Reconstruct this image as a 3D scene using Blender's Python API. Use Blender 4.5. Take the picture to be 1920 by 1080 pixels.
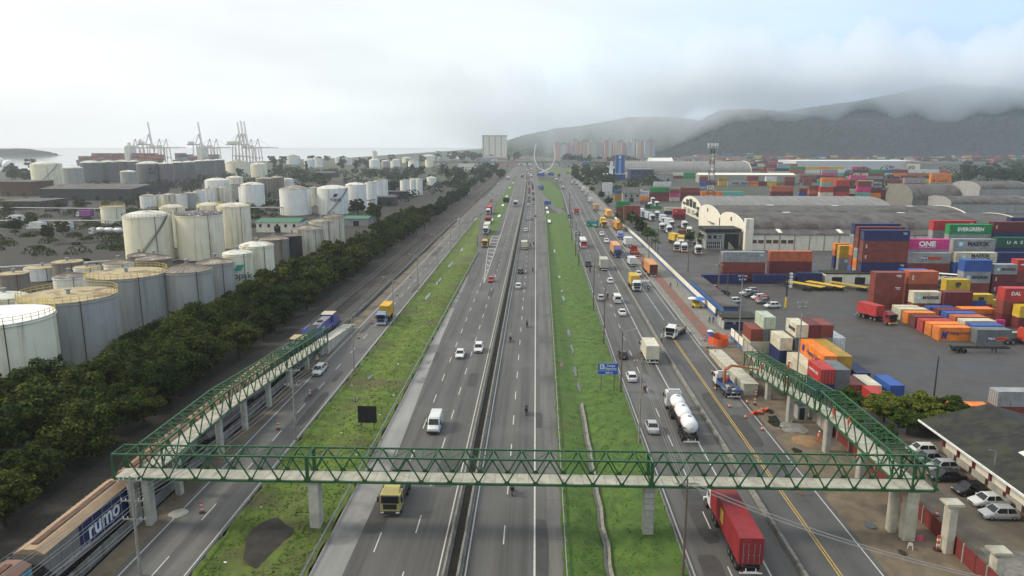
import bpy, math, random
import numpy as np
R = math.radians
SC = bpy.context.scene
COL = SC.collection
for o in list(bpy.data.objects): bpy.data.objects.remove(o)

# ------------------------------------------------------------------ camera
cam_d = bpy.data.cameras.new('camera'); cam = bpy.data.objects.new('camera', cam_d); COL.objects.link(cam)
cam.location = (0, 0, 43)
cam.rotation_euler = (R(90 - 11.229), 0, R(1.873))
cam_d.lens = 25.3125; cam_d.sensor_width = 36; cam_d.clip_start = 1; cam_d.clip_end = 20000
SC.camera = cam

# ------------------------------------------------------------------ sky, sun, exposure
SUN_AZ = R(-86)      # left of the road direction (+Y), in front of the camera
SUN_EL = R(38)
sun_dir = (math.sin(SUN_AZ) * math.cos(SUN_EL), math.cos(SUN_AZ) * math.cos(SUN_EL), math.sin(SUN_EL))
sd = bpy.data.lights.new('sun', 'SUN'); sun = bpy.data.objects.new('sun', sd); COL.objects.link(sun)
sd.energy = 1.5; sd.angle = R(11); sd.color = (1.0, 0.92, 0.78)
sun.rotation_euler = (R(90) - SUN_EL, 0, -SUN_AZ + math.pi)
sun.location = (-300, 300, 400)

W = bpy.data.worlds.new('World'); SC.world = W; W.use_nodes = True
nt = W.node_tree; nt.nodes.clear(); N = nt.nodes.new; LK = nt.links.new
sky = N('ShaderNodeTexSky'); sky.sky_type = 'NISHITA'; sky.sun_disc = False
sky.sun_elevation = SUN_EL; sky.sun_rotation = SUN_AZ
sky.air_density = 1.3; sky.dust_density = 4.0; sky.ozone_density = 1.5
tc = N('ShaderNodeTexCoord')
nrm = N('ShaderNodeVectorMath'); nrm.operation = 'NORMALIZE'; LK(tc.outputs['Generated'], nrm.inputs[0])
# overcast veil: brighter round the sun (forward scattering in thin cloud), bluish grey away from it
dot = N('ShaderNodeVectorMath'); dot.operation = 'DOT_PRODUCT'; LK(nrm.outputs[0], dot.inputs[0]); dot.inputs[1].default_value = sun_dir
hm = N('ShaderNodeMath'); hm.operation = 'MULTIPLY_ADD'; hm.inputs[1].default_value = .5; hm.inputs[2].default_value = .5; LK(dot.outputs['Value'], hm.inputs[0])
glow = N('ShaderNodeValToRGB'); LK(hm.outputs[0], glow.inputs[0])
cr = glow.color_ramp; cr.elements[0].position = 0.0; cr.elements[0].color = (3.3, 4.0, 5.0, 1)
cr.elements[1].position = 1.0; cr.elements[1].color = (8.8, 8.8, 8.5, 1)
for p_, c_ in ((0.22, (3.3, 4.9, 7.8)), (0.33, (4.3, 6.0, 8.6)), (0.47, (6.3, 7.7, 9.0)), (0.58, (7.3, 7.9, 8.2)), (0.82, (7.9, 8.1, 8.1))):
    e = cr.elements.new(p_); e.color = c_ + (1,)
mp = N('ShaderNodeMapping'); mp.inputs['Scale'].default_value = (1.6, 1.6, 6.0); LK(nrm.outputs[0], mp.inputs['Vector'])
cn = N('ShaderNodeTexNoise'); cn.inputs['Scale'].default_value = 1.9; cn.inputs['Detail'].default_value = 7; cn.inputs['Roughness'].default_value = 0.5
LK(mp.outputs[0], cn.inputs['Vector'])
cf = N('ShaderNodeMapRange'); cf.inputs['From Min'].default_value = 0.30; cf.inputs['From Max'].default_value = 0.72
cf.inputs['To Min'].default_value = 0.92; cf.inputs['To Max'].default_value = 1.12; LK(cn.outputs['Fac'], cf.inputs[0])
mul = N('ShaderNodeVectorMath'); mul.operation = 'SCALE'; LK(glow.outputs[0], mul.inputs[0]); LK(cf.outputs[0], mul.inputs['Scale'])
mx = N('ShaderNodeMix'); mx.data_type = 'RGBA'; mx.inputs[0].default_value = 0.9
LK(sky.outputs[0], mx.inputs['A']); LK(mul.outputs[0], mx.inputs['B'])
bg = N('ShaderNodeBackground'); bg.inputs['Strength'].default_value = 0.075; LK(mx.outputs['Result'], bg.inputs[0])
wo = N('ShaderNodeOutputWorld'); LK(bg.outputs[0], wo.inputs[0])

vs = SC.view_settings; vs.view_transform = 'Standard'; vs.look = 'None'; vs.gamma = 1; vs.use_curve_mapping = False
vs.exposure = 0.82
cy = SC.cycles
cy.max_bounces = 10; cy.diffuse_bounces = 2; cy.glossy_bounces = 2; cy.transmission_bounces = 2; cy.volume_bounces = 9; cy.transparent_max_bounces = 6
cy.use_denoising = True; cy.sample_clamp_indirect = 6; cy.caustics_reflective = False; cy.caustics_refractive = False
try: cy.denoiser = 'OPENIMAGEDENOISE'
except Exception: pass

# ------------------------------------------------------------------ mesh helpers
class MB:
    """collects faces for ONE mesh"""
    def __init__(s): s.v = []; s.f = []; s.m = []
    def add(s, vs_, fs_, mi=0):
        b = len(s.v); s.v += [tuple(p) for p in vs_]
        for f in fs_: s.f.append([b + i for i in f]); s.m.append(mi)
        return s
    def box(s, x0, x1, y0, y1, z0, z1, mi=0):
        return s.add([(x0,y0,z0),(x1,y0,z0),(x1,y1,z0),(x0,y1,z0),(x0,y0,z1),(x1,y0,z1),(x1,y1,z1),(x0,y1,z1)],
                     [(3,2,1,0),(4,5,6,7),(0,1,5,4),(1,2,6,5),(2,3,7,6),(3,0,4,7)], mi)
    def hexa(s, bot, top, mi=0):
        return s.add(list(bot) + list(top), [(3,2,1,0),(4,5,6,7),(0,1,5,4),(1,2,6,5),(2,3,7,6),(3,0,4,7)], mi)
    def bar(s, p, q, w, h=None, mi=0):
        h = w if h is None else h
        p = np.array(p, float); q = np.array(q, float); d = q - p; L = np.linalg.norm(d)
        if L < 1e-6: return s
        d /= L; up = np.array((0,0,1.)) if abs(d[2]) < .95 else np.array((0,1.,0))
        a = np.cross(d, up); a /= np.linalg.norm(a); b = np.cross(a, d)
        a = a * w / 2; b = b * h / 2
        return s.hexa([p-a-b, p+a-b, q+a-b, q-a-b], [p-a+b, p+a+b, q+a+b, q-a+b], mi)
    def cyl(s, p, q, r0, r1=None, n=12, mi=0, caps=True):
        r1 = r0 if r1 is None else r1
        p = np.array(p, float); q = np.array(q, float); d = q - p; d /= max(1e-9, np.linalg.norm(d))
        up = np.array((0,0,1.)) if abs(d[2]) < .95 else np.array((0,1.,0))
        a = np.cross(d, up); a /= np.linalg.norm(a); b = np.cross(d, a)
        vs_ = []
        for c, r in ((p, r0), (q, r1)):
            for i in range(n):
                t = 2 * math.pi * i / n; vs_.append(c + r * (math.cos(t) * a + math.sin(t) * b))
        fs_ = [(i, (i+1) % n, n + (i+1) % n, n + i) for i in range(n)]
        if caps: fs_ += [tuple(range(n-1, -1, -1)), tuple(range(n, 2*n))]
        return s.add(vs_, fs_, mi)
    def tube(s, pts, r, n=6, mi=0):
        for a, b in zip(pts, pts[1:]): s.cyl(a, b, r, r, n, mi)
        return s
    def lathe(s, prof, n=24, mi=0, c=(0,0,0), axis='z'):
        vs_ = []
        for r, z in prof:
            for i in range(n):
                t = 2 * math.pi * i / n; x, y_ = r * math.cos(t), r * math.sin(t)
                vs_.append((c[0]+x, c[1]+y_, c[2]+z) if axis == 'z' else (c[0]+x, c[1]+z, c[2]+y_) if axis == 'y' else (c[0]+z, c[1]+x, c[2]+y_))
        fs_ = []
        for j in range(len(prof) - 1):
            for i in range(n): fs_.append((j*n+i, j*n+(i+1) % n, (j+1)*n+(i+1) % n, (j+1)*n+i))
        return s.add(vs_, fs_, mi)
    def loft(s, rings, mi=0, caps=True):
        n = len(rings[0]); vs_ = [p for r in rings for p in r]; fs_ = []
        for j in range(len(rings) - 1):
            for i in range(n): fs_.append((j*n+i, j*n+(i+1) % n, (j+1)*n+(i+1) % n, (j+1)*n+i))
        if caps: fs_ += [tuple(range(n-1, -1, -1)), tuple(range((len(rings)-1)*n, len(rings)*n))]
        return s.add(vs_, fs_, mi)
    def prism_x(s, poly_yz, x0, x1, mi=0):
        return s.loft([[(x0, y_, z) for y_, z in poly_yz], [(x1, y_, z) for y_, z in poly_yz]], mi)
    def prism_y(s, poly_xz, y0, y1, mi=0):
        return s.loft([[(x, y0, z) for x, z in poly_xz], [(x, y1, z) for x, z in poly_xz]], mi)
    def prism_z(s, poly_xy, z0, z1, mi=0):
        return s.loft([[(x, y_, z0) for x, y_ in poly_xy], [(x, y_, z1) for x, y_ in poly_xy]], mi)
    def mesh(s, name, mats, smooth=False):
        me = bpy.data.meshes.new(name); me.from_pydata(s.v, [], s.f)
        for m in (mats if isinstance(mats, (list, tuple)) else [mats]): me.materials.append(m)
        if any(s.m): me.polygons.foreach_set('material_index', s.m)
        if smooth:
            me.polygons.foreach_set('use_smooth', [True] * len(s.f))
            try: me.set_sharp_from_angle(angle=R(40))
            except Exception: pass
        me.validate(); me.update()
        return me

def np_mesh(name, V, quads, mat):
    me = bpy.data.meshes.new(name); nq = len(quads)
    me.vertices.add(len(V)); me.vertices.foreach_set('co', np.asarray(V, np.float32).ravel())
    me.loops.add(nq * 4); me.loops.foreach_set('vertex_index', np.asarray(quads, np.int32).ravel())
    me.polygons.add(nq); me.polygons.foreach_set('loop_start', np.arange(0, nq * 4, 4, dtype=np.int32))
    me.update(calc_edges=True); me.validate(); me.materials.append(mat)
    return me

# ------------------------------------------------------------------ objects
def ob(name, me, parent=None, loc=(0,0,0), rot=(0,0,0), color=None, scale=None):
    o = bpy.data.objects.new(name, me); COL.objects.link(o)
    o.location = loc; o.rotation_euler = rot
    if scale is not None: o.scale = scale if isinstance(scale, (tuple, list)) else (scale,)*3
    if color is not None: o.color = tuple(color[:3]) + (1,)
    if parent is not None: o.parent = parent
    return o
def tag(o, label, cat, group=None):
    o['label'] = label; o['category'] = cat
    if group: o['group'] = group
    return o
def thing(name, label, cat, loc=(0,0,0), rz=0, group=None, scale=None):
    o = ob(name, None, None, loc, (0,0,rz), None, scale)
    return tag(o, label, cat, group)
def solo(name, me, label, cat, loc=(0,0,0), rz=0, group=None, color=None, scale=None):
    return tag(ob(name, me, None, loc, (0,0,rz), color, scale), label, cat, group)
def struct(name, me, parent=None, loc=(0,0,0)):
    o = ob(name, me, parent, loc)
    if parent is None: o['kind'] = 'structure'
    return o
def stuff(name, me, parent=None, label=None):
    o = ob(name, me, parent); o['kind'] = 'stuff'
    if label: o['label'] = label
    return o
def parts(root, proto, colors):
    """proto: list of (name, mesh, loc, rotz, colour key or None, [sub-parts])"""
    for name, me, loc, rz, key, subs in proto:
        c = ob(name, me, root, loc, (0,0,rz), colors.get(key) if key else None)
        for n2, m2, l2, r2, k2 in subs: ob(n2, m2, c, l2, (0,0,r2), colors.get(k2) if k2 else None)
ONES = 'zeroth first second third fourth fifth sixth seventh eighth ninth tenth eleventh twelfth thirteenth fourteenth fifteenth sixteenth seventeenth eighteenth nineteenth'.split()
TENS = {20:('twentieth','twenty'),30:('thirtieth','thirty'),40:('fortieth','forty'),50:('fiftieth','fifty'),60:('sixtieth','sixty'),70:('seventieth','seventy'),80:('eightieth','eighty'),90:('ninetieth','ninety')}
def nth(n):
    if n < 20: return ONES[n]
    if n >= 100: return 'hundred-and-' + nth(n - 100) if n > 100 else 'hundredth'
    a, b = TENS[n // 10 * 10]
    return a if n % 10 == 0 else b + '-' + ONES[n % 10]

# ------------------------------------------------------------------ materials
def new_mat(name):
    m = bpy.data.materials.new(name); m.use_nodes = True; t = m.node_tree
    return m, t, t.nodes['Principled BSDF']
def lin(c):
    f = lambda u: u/12.92 if u <= .04045 else ((u+.055)/1.055)**2.4
    return tuple(f(u/255) for u in c)
def mat(name, col=None, rough=.6, metal=0., var=.25, scale=3., stretch=(1,1,1), objcol=False, bump=0., bscale=None, space='Object', streak=None, streak_amt=.5, streak_scale=(3,3,.25), streak_lo=.5, detail=5, spec=.5, rvar=0., patch=None, patch_scale=.2, patch_lo=.5, patch_hi=.62, patch_rough=None):
    """procedural surface: colour broken up by noise, optional vertical streaks (rust, dirt), optional patches, fine relief"""
    m, t, b = new_mat(name); N = t.nodes.new; K = t.links.new
    if space == 'World':
        co = N('ShaderNodeNewGeometry').outputs['Position']
    else:
        tcn = N('ShaderNodeTexCoord'); oi0 = N('ShaderNodeObjectInfo')
        ofs = N('ShaderNodeVectorMath'); ofs.operation = 'ADD'
        sc_ = N('ShaderNodeVectorMath'); sc_.operation = 'SCALE'; sc_.inputs[0].default_value = (37, 53, 71)
        K(oi0.outputs['Random'], sc_.inputs['Scale']); K(tcn.outputs['Object'], ofs.inputs[0]); K(sc_.outputs[0], ofs.inputs[1])
        co = ofs.outputs[0]
    def noise(scl, st, det=detail, rg=.6):
        mpn = N('ShaderNodeMapping'); mpn.inputs['Scale'].default_value = st; K(co, mpn.inputs['Vector'])
        nn = N('ShaderNodeTexNoise'); nn.inputs['Scale'].default_value = scl; nn.inputs['Detail'].default_value = det; nn.inputs['Roughness'].default_value = rg
        K(mpn.outputs[0], nn.inputs['Vector']); return nn.outputs['Fac']
    def rng(src, a, b_, c, d):
        r_ = N('ShaderNodeMapRange'); r_.inputs[1].default_value = a; r_.inputs[2].default_value = b_; r_.inputs[3].default_value = c; r_.inputs[4].default_value = d
        K(src, r_.inputs[0]); return r_.outputs[0]
    def mixc(fac, A, B):
        x = N('ShaderNodeMix'); x.data_type = 'RGBA'
        if isinstance(fac, float): x.inputs[0].default_value = fac
        else: K(fac, x.inputs[0])
        for s_, v_ in (('A', A), ('B', B)):
            if isinstance(v_, tuple): x.inputs[s_].default_value = v_[:3] + (1,)
            else: K(v_, x.inputs[s_])
        return x.outputs['Result']
    nz = noise(scale, stretch)
    if objcol: base = N('ShaderNodeObjectInfo').outputs['Color']
    else:
        rgb = N('ShaderNodeRGB'); rgb.outputs[0].default_value = tuple(col[:3]) + (1,); base = rgb.outputs[0]
    vm = N('ShaderNodeVectorMath'); vm.operation = 'SCALE'; K(base, vm.inputs[0]); K(rng(nz, .25, .75, 1 - var, 1 + var), vm.inputs['Scale'])
    out = vm.outputs[0]
    if streak:
        sn = noise(1., streak_scale, 6, .65)
        out = mixc(rng(sn, streak_lo, streak_lo + .2, 0., streak_amt), out, streak)
    rr = None
    if patch:
        pn = noise(patch_scale, (1, 1, 1), 4, .55); pf = rng(pn, patch_lo, patch_hi, 0., 1.)
        out = mixc(pf, out, patch)
        if patch_rough is not None: rr = rng(pf, 0., 1., rough, patch_rough)
    K(out, b.inputs['Base Color'])
    b.inputs['Metallic'].default_value = metal; b.inputs['Specular IOR Level'].default_value = spec
    if rr is not None: K(rr, b.inputs['Roughness'])
    elif rvar: K(rng(nz, .3, .7, max(.03, rough - rvar), min(1., rough + rvar)), b.inputs['Roughness'])
    else: b.inputs['Roughness'].default_value = rough
    if bump:
        bn = noise(bscale or scale * 6, (1, 1, 1), 4); bp = N('ShaderNodeBump'); bp.inputs['Strength'].default_value = bump; bp.inputs['Distance'].default_value = .05
        K(bn, bp.inputs['Height']); K(bp.outputs[0], b.inputs['Normal'])
    return m
def leaf_mat(name, c1, c2, c3):
    m, t, b = new_mat(name); N = t.nodes.new; K = t.links.new
    ge = N('ShaderNodeNewGeometry'); oi = N('ShaderNodeObjectInfo')
    rp = N('ShaderNodeValToRGB'); K(ge.outputs['Random Per Island'], rp.inputs[0])
    e = rp.color_ramp.elements; e[0].color = c1 + (1,); e[1].color = c3 + (1,); q = e.new(.55); q.color = c2 + (1,)
    hs = N('ShaderNodeHueSaturation'); K(rp.outputs[0], hs.inputs['Color'])
    r1 = N('ShaderNodeMapRange'); r1.inputs[3].default_value = .462; r1.inputs[4].default_value = .525; K(oi.outputs['Random'], r1.inputs[0]); K(r1.outputs[0], hs.inputs['Hue'])
    r2 = N('ShaderNodeMapRange'); r2.inputs[3].default_value = 1.6; r2.inputs[4].default_value = .75; K(oi.outputs['Random'], r2.inputs[0]); K(r2.outputs[0], hs.inputs['Value'])
    K(hs.outputs[0], b.inputs['Base Color']); b.inputs['Roughness'].default_value = .8; b.inputs['Specular IOR Level'].default_value = .12
    tr = N('ShaderNodeBsdfTranslucent'); K(hs.outputs[0], tr.inputs[0]); ms = N('ShaderNodeMixShader'); ms.inputs[0].default_value = .3
    K(b.outputs[0], ms.inputs[1]); K(tr.outputs[0], ms.inputs[2]); K(ms.outputs[0], t.nodes['Material Output'].inputs[0])
    return m
M = {}
M['asphalt'] = mat('asphalt', (.09,.086,.079), .75, streak=(.048,.045,.041), streak_amt=.9, streak_scale=(.75,.006,1), streak_lo=.46, var=.35, scale=.5, stretch=(1,.06,1), space='World', bump=.25, bscale=9, patch=(.115,.112,.105), patch_scale=.045, patch_lo=.52, patch_hi=.7)
M['asphalt_old'] = mat('asphalt_old', (.12,.115,.105), .8, streak=(.062,.059,.054), streak_amt=.85, streak_scale=(.8,.008,1), streak_lo=.48, var=.3, scale=.6, stretch=(1,.08,1), space='World', bump=.25, bscale=9, patch=(.07,.068,.066), patch_scale=.06, patch_lo=.53, patch_hi=.66)
M['asphalt_service'] = mat('asphalt_service', (.074,.071,.066), .7, streak=(.042,.04,.038), streak_amt=.6, streak_scale=(.8,.01,1), streak_lo=.47, var=.3, scale=.5, stretch=(1,.08,1), space='World', bump=.2, bscale=9, patch=(.09,.088,.085), patch_scale=.07)
M['shoulder'] = mat('pale_shoulder', (.23,.225,.21), .85, var=.3, scale=.4, stretch=(1,.1,1), space='World', bump=.3, bscale=6, patch=(.13,.127,.12), patch_scale=.12, patch_lo=.5, patch_hi=.6)
M['paint'] = mat('road_paint', (.5,.49,.45), .7, var=.35, scale=2.5, space='World', streak=(.12,.12,.115), streak_amt=.8, streak_scale=(2.5,2.5,2.5), streak_lo=.55)
M['paint_y'] = mat('road_paint_yellow', (.52,.34,.06), .7, var=.3, scale=2.5, space='World', streak=(.1,.09,.07), streak_amt=.8, streak_scale=(2.5,2.5,2.5), streak_lo=.55)
M['concrete'] = mat('concrete', (.34,.325,.28), .85, var=.22, scale=.9, bump=.2, bscale=9, streak=(.12,.11,.09), streak_amt=.55, streak_scale=(1.1,1.1,.12), streak_lo=.53)
M['concrete_new'] = mat('fresh_concrete', (.44,.415,.33), .8, var=.25, patch=(.26,.24,.18), patch_scale=.5, patch_lo=.52, patch_hi=.72, scale=.8, bump=.12, bscale=9, streak=(.24,.22,.17), streak_amt=.5, streak_scale=(.9,.9,.15), streak_lo=.55)
M['concrete_dark'] = mat('stained_concrete', (.2,.19,.165), .85, var=.35, scale=1.2, bump=.3, bscale=8, streak=(.05,.05,.04), streak_amt=.7, streak_scale=(1.,1.,.15), streak_lo=.5)
M['grass'] = mat('grass', (.06,.112,.013), .9, var=.45, scale=.55, space='World', bump=.6, bscale=5, patch=(.09,.10,.03), patch_scale=.13, patch_lo=.55, patch_hi=.75)
M['grass_dry'] = mat('rough_grass', (.085,.13,.012), .9, var=.5, scale=.5, space='World', bump=.6, bscale=4, patch=(.085,.075,.03), patch_scale=.09, patch_lo=.5, patch_hi=.66)
M['soil'] = mat('dark_soil', (.03,.026,.02), .95, var=.5, scale=.8, space='World', bump=.7, bscale=4)
M['dirt'] = mat('dirt', (.15,.115,.075), .9, var=.35, scale=.5, space='World', bump=.6, bscale=3, patch=(.085,.068,.048), patch_scale=.12, patch_lo=.5, patch_hi=.6)
M['ballast'] = mat('ballast', (.04,.034,.027), .95, var=.45, scale=1.6, space='World', bump=.8, bscale=6, patch=(.05,.034,.022), patch_scale=.1)
M['yard'] = mat('yard_paving', (.064,.058,.052), .75, var=.35, scale=.25, space='World', bump=.3, bscale=2.5, patch=(.044,.04,.036), patch_scale=.09, patch_lo=.42, patch_hi=.66, patch_rough=.5, streak=(.15,.14,.125), streak_amt=.35, streak_scale=(.5,1.6,1), streak_lo=.55)
M['lot'] = mat('lot_gravel', (.14,.115,.085), .9, var=.3, scale=.5, space='World', bump=.7, bscale=2.2, patch=(.1,.083,.062), patch_scale=.12)
M['ground'] = mat('ground', (.05,.053,.034), .95, var=.5, scale=.06, space='World', bump=.3, bscale=.6, patch=(.045,.06,.025), patch_scale=.012, patch_lo=.48, patch_hi=.55)
M['brickwalk'] = mat('red_paver', (.2,.085,.06), .85, var=.35, scale=1.2, space='World', bump=.3, bscale=6, patch=(.13,.1,.08), patch_scale=.3)
M['water'] = mat('water', (.03,.04,.04), .08, var=.1, scale=.3, space='World', bump=.15, bscale=.6)
M['puddle'] = mat('puddle_water', (.03,.032,.025), .04, var=.1, scale=.5, space='World')
M['steel_green'] = mat('green_steel', (.016,.085,.026), .5, var=.25, scale=1.2, streak=(.03,.05,.02), streak_amt=.5, streak_scale=(1.5,1.5,.6), streak_lo=.55)
M['vpaint'] = mat('vehicle_paint', None, .32, var=.08, scale=1.5, objcol=True, streak=(.1,.09,.08), streak_amt=.22, streak_scale=(1.5,1.5,1.2), streak_lo=.52)
M['cargo'] = mat('cargo_paint', None, .6, var=.14, scale=.8, objcol=True, streak=(.14,.09,.06), streak_amt=.4, streak_scale=(2.2,2.2,.3), streak_lo=.54)
M['cont'] = mat('container_paint', None, .6, var=.28, scale=.6, objcol=True, streak=(.1,.05,.03), streak_amt=.6, streak_scale=(1.6,1.6,.35), streak_lo=.56)
M['plain'] = mat('plain_paint', None, .6, var=.12, scale=1.5, objcol=True)
M['glass'] = mat('vehicle_glass', (.012,.015,.018), .06, var=.1)
M['tyre'] = mat('tyre_rubber', (.014,.014,.014), .85, var=.2)
M['rim'] = mat('wheel_rim', (.3,.3,.31), .4, .6, var=.2)
M['black'] = mat('black_metal', (.018,.018,.019), .6, var=.3)
M['steel'] = mat('galvanised_steel', (.3,.31,.31), .5, .5, var=.25, scale=2)
M['rust'] = mat('rusty_steel', (.11,.055,.03), .8, .2, var=.4, scale=2)
M['rail'] = mat('rail_steel', (.16,.12,.09), .4, .6, var=.3)
M['lamp'] = mat('headlamp', (.8,.8,.78), .1, var=.05)
M['tail'] = mat('tail_lamp', (.42,.02,.015), .2, var=.1)
M['amber'] = mat('amber_lamp', (.6,.25,.03), .2, var=.1)
M['white'] = mat('white_paint', (.72,.72,.69), .55, var=.1, scale=1.2, streak=(.35,.33,.28), streak_amt=.35, streak_scale=(1.5,1.5,.2))
M['letter'] = mat('lettering', None, .6, var=.06, objcol=True)
M['trunk'] = mat('bark', (.055,.04,.028), .9, var=.4, scale=4, bump=.5)
M['leaf'] = leaf_mat('leaf', (.009,.02,.005), (.024,.05,.008), (.085,.105,.015))
M['leaf_far'] = leaf_mat('leaf_far', (.012,.028,.012), (.022,.045,.015), (.045,.065,.02))
M['leaf_palm'] = leaf_mat('palm_leaf', (.03,.06,.015), (.05,.09,.02), (.09,.13,.04))
M['wood'] = mat('pole_wood', (.11,.085,.06), .9, var=.35, scale=2, stretch=(1,1,.2), bump=.3)
M['pole_c'] = mat('pole_concrete', (.27,.25,.21), .85, var=.25, scale=1.2, streak=(.13,.11,.08), streak_amt=.5, streak_scale=(2,2,.2))
M['cable'] = mat('cable', (.03,.03,.03), .7, var=.1)
M['cable_light'] = mat('aluminium_cable', (.22,.22,.22), .5, .3, var=.1)
M['skin'] = mat('skin', (.3,.17,.11), .6, var=.1)
M['roof_sheet'] = mat('weathered_roof_sheet', (.095,.088,.08), .85, var=.35, scale=.35, stretch=(1,.25,.25), bump=.3, bscale=2, patch=(.055,.045,.038), patch_scale=.12)
M['roof_pale'] = mat('pale_roof_sheet', (.2,.195,.185), .8, var=.25, scale=.35, stretch=(1,.2,.2), bump=.2, bscale=2)
M['roof_dark'] = mat('mossy_dark_roof', (.022,.022,.018), .9, var=.55, scale=.8, bump=.5, bscale=3, patch=(.034,.036,.02), patch_scale=.4)
M['wall_white'] = mat('white_wall', (.74,.7,.58), .8, var=.12, scale=.5, streak=(.3,.26,.18), streak_amt=.5, streak_scale=(.7,.7,.1), streak_lo=.54)
M['wall_grey'] = mat('grey_wall', (.3,.3,.28), .8, var=.2, scale=.5, streak=(.12,.11,.1), streak_amt=.5, streak_scale=(.7,.7,.1), streak_lo=.52)
M['window'] = mat('dark_window', (.02,.025,.03), .15, var=.2)
M['mesh_o'] = mat('orange_plastic', (.6,.09,.02), .6, var=.2, scale=2)

# lettering: a flat mesh made from Blender's own font
_tx = {}
def text_mesh(s, bold=.0, ext=.01):
    if (s, bold) in _tx: return _tx[(s, bold)]
    cu = bpy.data.curves.new('lettering', 'FONT'); cu.body = s; cu.size = 1; cu.extrude = ext; cu.offset = bold
    cu.align_x = 'CENTER'; cu.align_y = 'CENTER'; cu.resolution_u = 3
    o = bpy.data.objects.new('lettering', cu); COL.objects.link(o)
    me = bpy.data.meshes.new_from_object(o.evaluated_get(bpy.context.evaluated_depsgraph_get()))
    bpy.data.objects.remove(o); bpy.data.curves.remove(cu)
    me.materials.clear(); me.materials.append(M['letter']); _tx[(s, bold)] = me
    return me
def text(s, parent, loc, size, rot=(R(90),0,0), color=(.8,.8,.8), bold=.02, name='lettering', wide=1.):
    return ob(name, text_mesh(s, bold), parent, loc, rot, color, (size*wide, size, 1))

for s_, bo in (('MAERSK',.03),('SEALAND',.03),('Hapag-Lloyd',.015),('ONE',.05),('OCEAN NETWORK EXPRESS',.01),('EVERGREEN',.04),('U  A  S  C',.03),('P&O',.02),('Nedlloyd',.01),('m',.06),('SC',.05),('HAMBURG SÜD',.01),('DAL',.03),('tex',.01),('Vopak',.02),('rumo',.02),('rumo',.01),('KIDDY TONY',.0),('E',.02),('Cargas',.012),('Especiais',.012),('600 m',.012),('80',.02),('SAMEXPRESS',.05)): text_mesh(s_, bo)

# ------------------------------------------------------------------ the setting: ground, roads, verges
def interp(tab):
    xs = [a for a, b in tab]; ys_ = [b for a, b in tab]
    return lambda y: float(np.interp(y, xs, ys_))
off_m = interp([(0,0),(150,0),(210,.8),(331,2),(450,4.2),(504,5.6),(720,9),(880,10.8),(1300,13)])     # the service side swings right with distance
off_c = interp([(0,0),(560,0),(760,-1.5),(1000,-5),(1300,-7),(2400,-9)])                            # the highway swings slightly left far away
def yy(y0, y1, step): return list(np.linspace(y0, y1, max(2, int((y1 - y0) / step) + 1)))
def strip(name, fl, fr, ys_, z, m, nx=1, zf=None, seed=0, jit=0.):
    rnd = random.Random(seed); b = MB(); V = []
    for y in ys_:
        a, c = fl(y), fr(y)
        for i in range(nx + 1):
            t = i / nx; x = a + (c - a) * t
            V.append((x, y, z + (zf(x, y, t) if zf else 0) + (rnd.uniform(-jit, jit) if jit and 0 < i < nx else 0)))
    F = []
    for j in range(len(ys_) - 1):
        for i in range(nx): k = j * (nx + 1) + i; F.append((k, k + 1, k + nx + 2, k + nx + 1))
    b.add(V, F); return b.mesh(name, m, smooth=bool(zf))
cst = lambda v: (lambda y: v)
m_ = lambda v: (lambda y: v + off_m(y))
c_ = lambda v: (lambda y: v + off_c(y))
NEAR, FAR = 20, 2400
Y_ALL = yy(NEAR, 300, 20) + yy(320, FAR, 40)

b = MB()   # the road corridor lies lower so that ditches can dip
for x0, x1, y0, y1, z in ((-2090,-60,-110,2440,-.05),(46.3,1890,-110,2440,-.05),(-60,46.3,-110,430,-1.4),(-60,46.3,430,2440,-.05)):
    b.add([(x0,y0,z),(x1,y0,z),(x1,y1,z),(x0,y1,z)], [(0,1,2,3)])
struct('ground', b.mesh('ground', M['ground']))
for nm, x0, x1, mm in (('terrain', -650, 9000, 'ground'), ('sea', -9000, -650, 'water')): struct(nm, MB().add([(x0,2456,-.05),(x1,2456,-.05),(x1,12000,-.05),(x0,12000,-.05)], [(0,1,2,3)]).mesh(nm, M[mm]))
struct('water', (lambda b: b.add([(-2080,1080,.25),(-980,1080,.25),(-760,1500,.25),(-700,2436,.25),(-2080,2436,.25)], [(0,1,2,3,4)]).mesh('water', M['water']))(MB()))

hw_l = struct('highway_left_carriageway', strip('hl', c_(-22.9), c_(-9.3), Y_ALL, .0, M['asphalt']))
sh_fn = interp([(0,-19.6),(95,-19.4),(130,-20.5),(160,-21.2),(235,-22.2),(400,-22.6)])
struct('hard_shoulder', strip('sh', cst(-22.85), sh_fn, yy(NEAR, 236, 8), .004, M['shoulder']))
hw_r = struct('highway_right_carriageway', strip('hr', c_(-7.3), lambda y: interp([(0,0.9),(2400,2.2)])(y)+off_c(y), Y_ALL, .0, M['asphalt']))
edge_r = interp([(0,3.1),(70,3.3),(126,3.8),(330,5.3),(550,6.4),(700,7)])
struct('concrete_shoulder', strip('shr', lambda y: interp([(0,.9),(2400,2.2)])(y)+off_c(y), lambda y: edge_r(y)+off_c(y), Y_ALL, .0, M['asphalt_old']))
struct('median_drain', strip('md', c_(-9.3), c_(-7.3), Y_ALL, -.03, M['soil']))
fr_l = struct('frontage_road', strip('fl', cst(-42.9), interp([(0,-34.9),(300,-35.3),(420,-35.6),(520,-34),(640,-28),(2400,-31)]), Y_ALL, .0, M['asphalt_old']))
mg = struct('marginal_road', strip('mg', m_(15.95), m_(27.2), Y_ALL, .0, M['asphalt']))
sv = struct('service_road', strip('sv', m_(27.75), m_(36.1), Y_ALL, .12, M['asphalt_service']))
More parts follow.
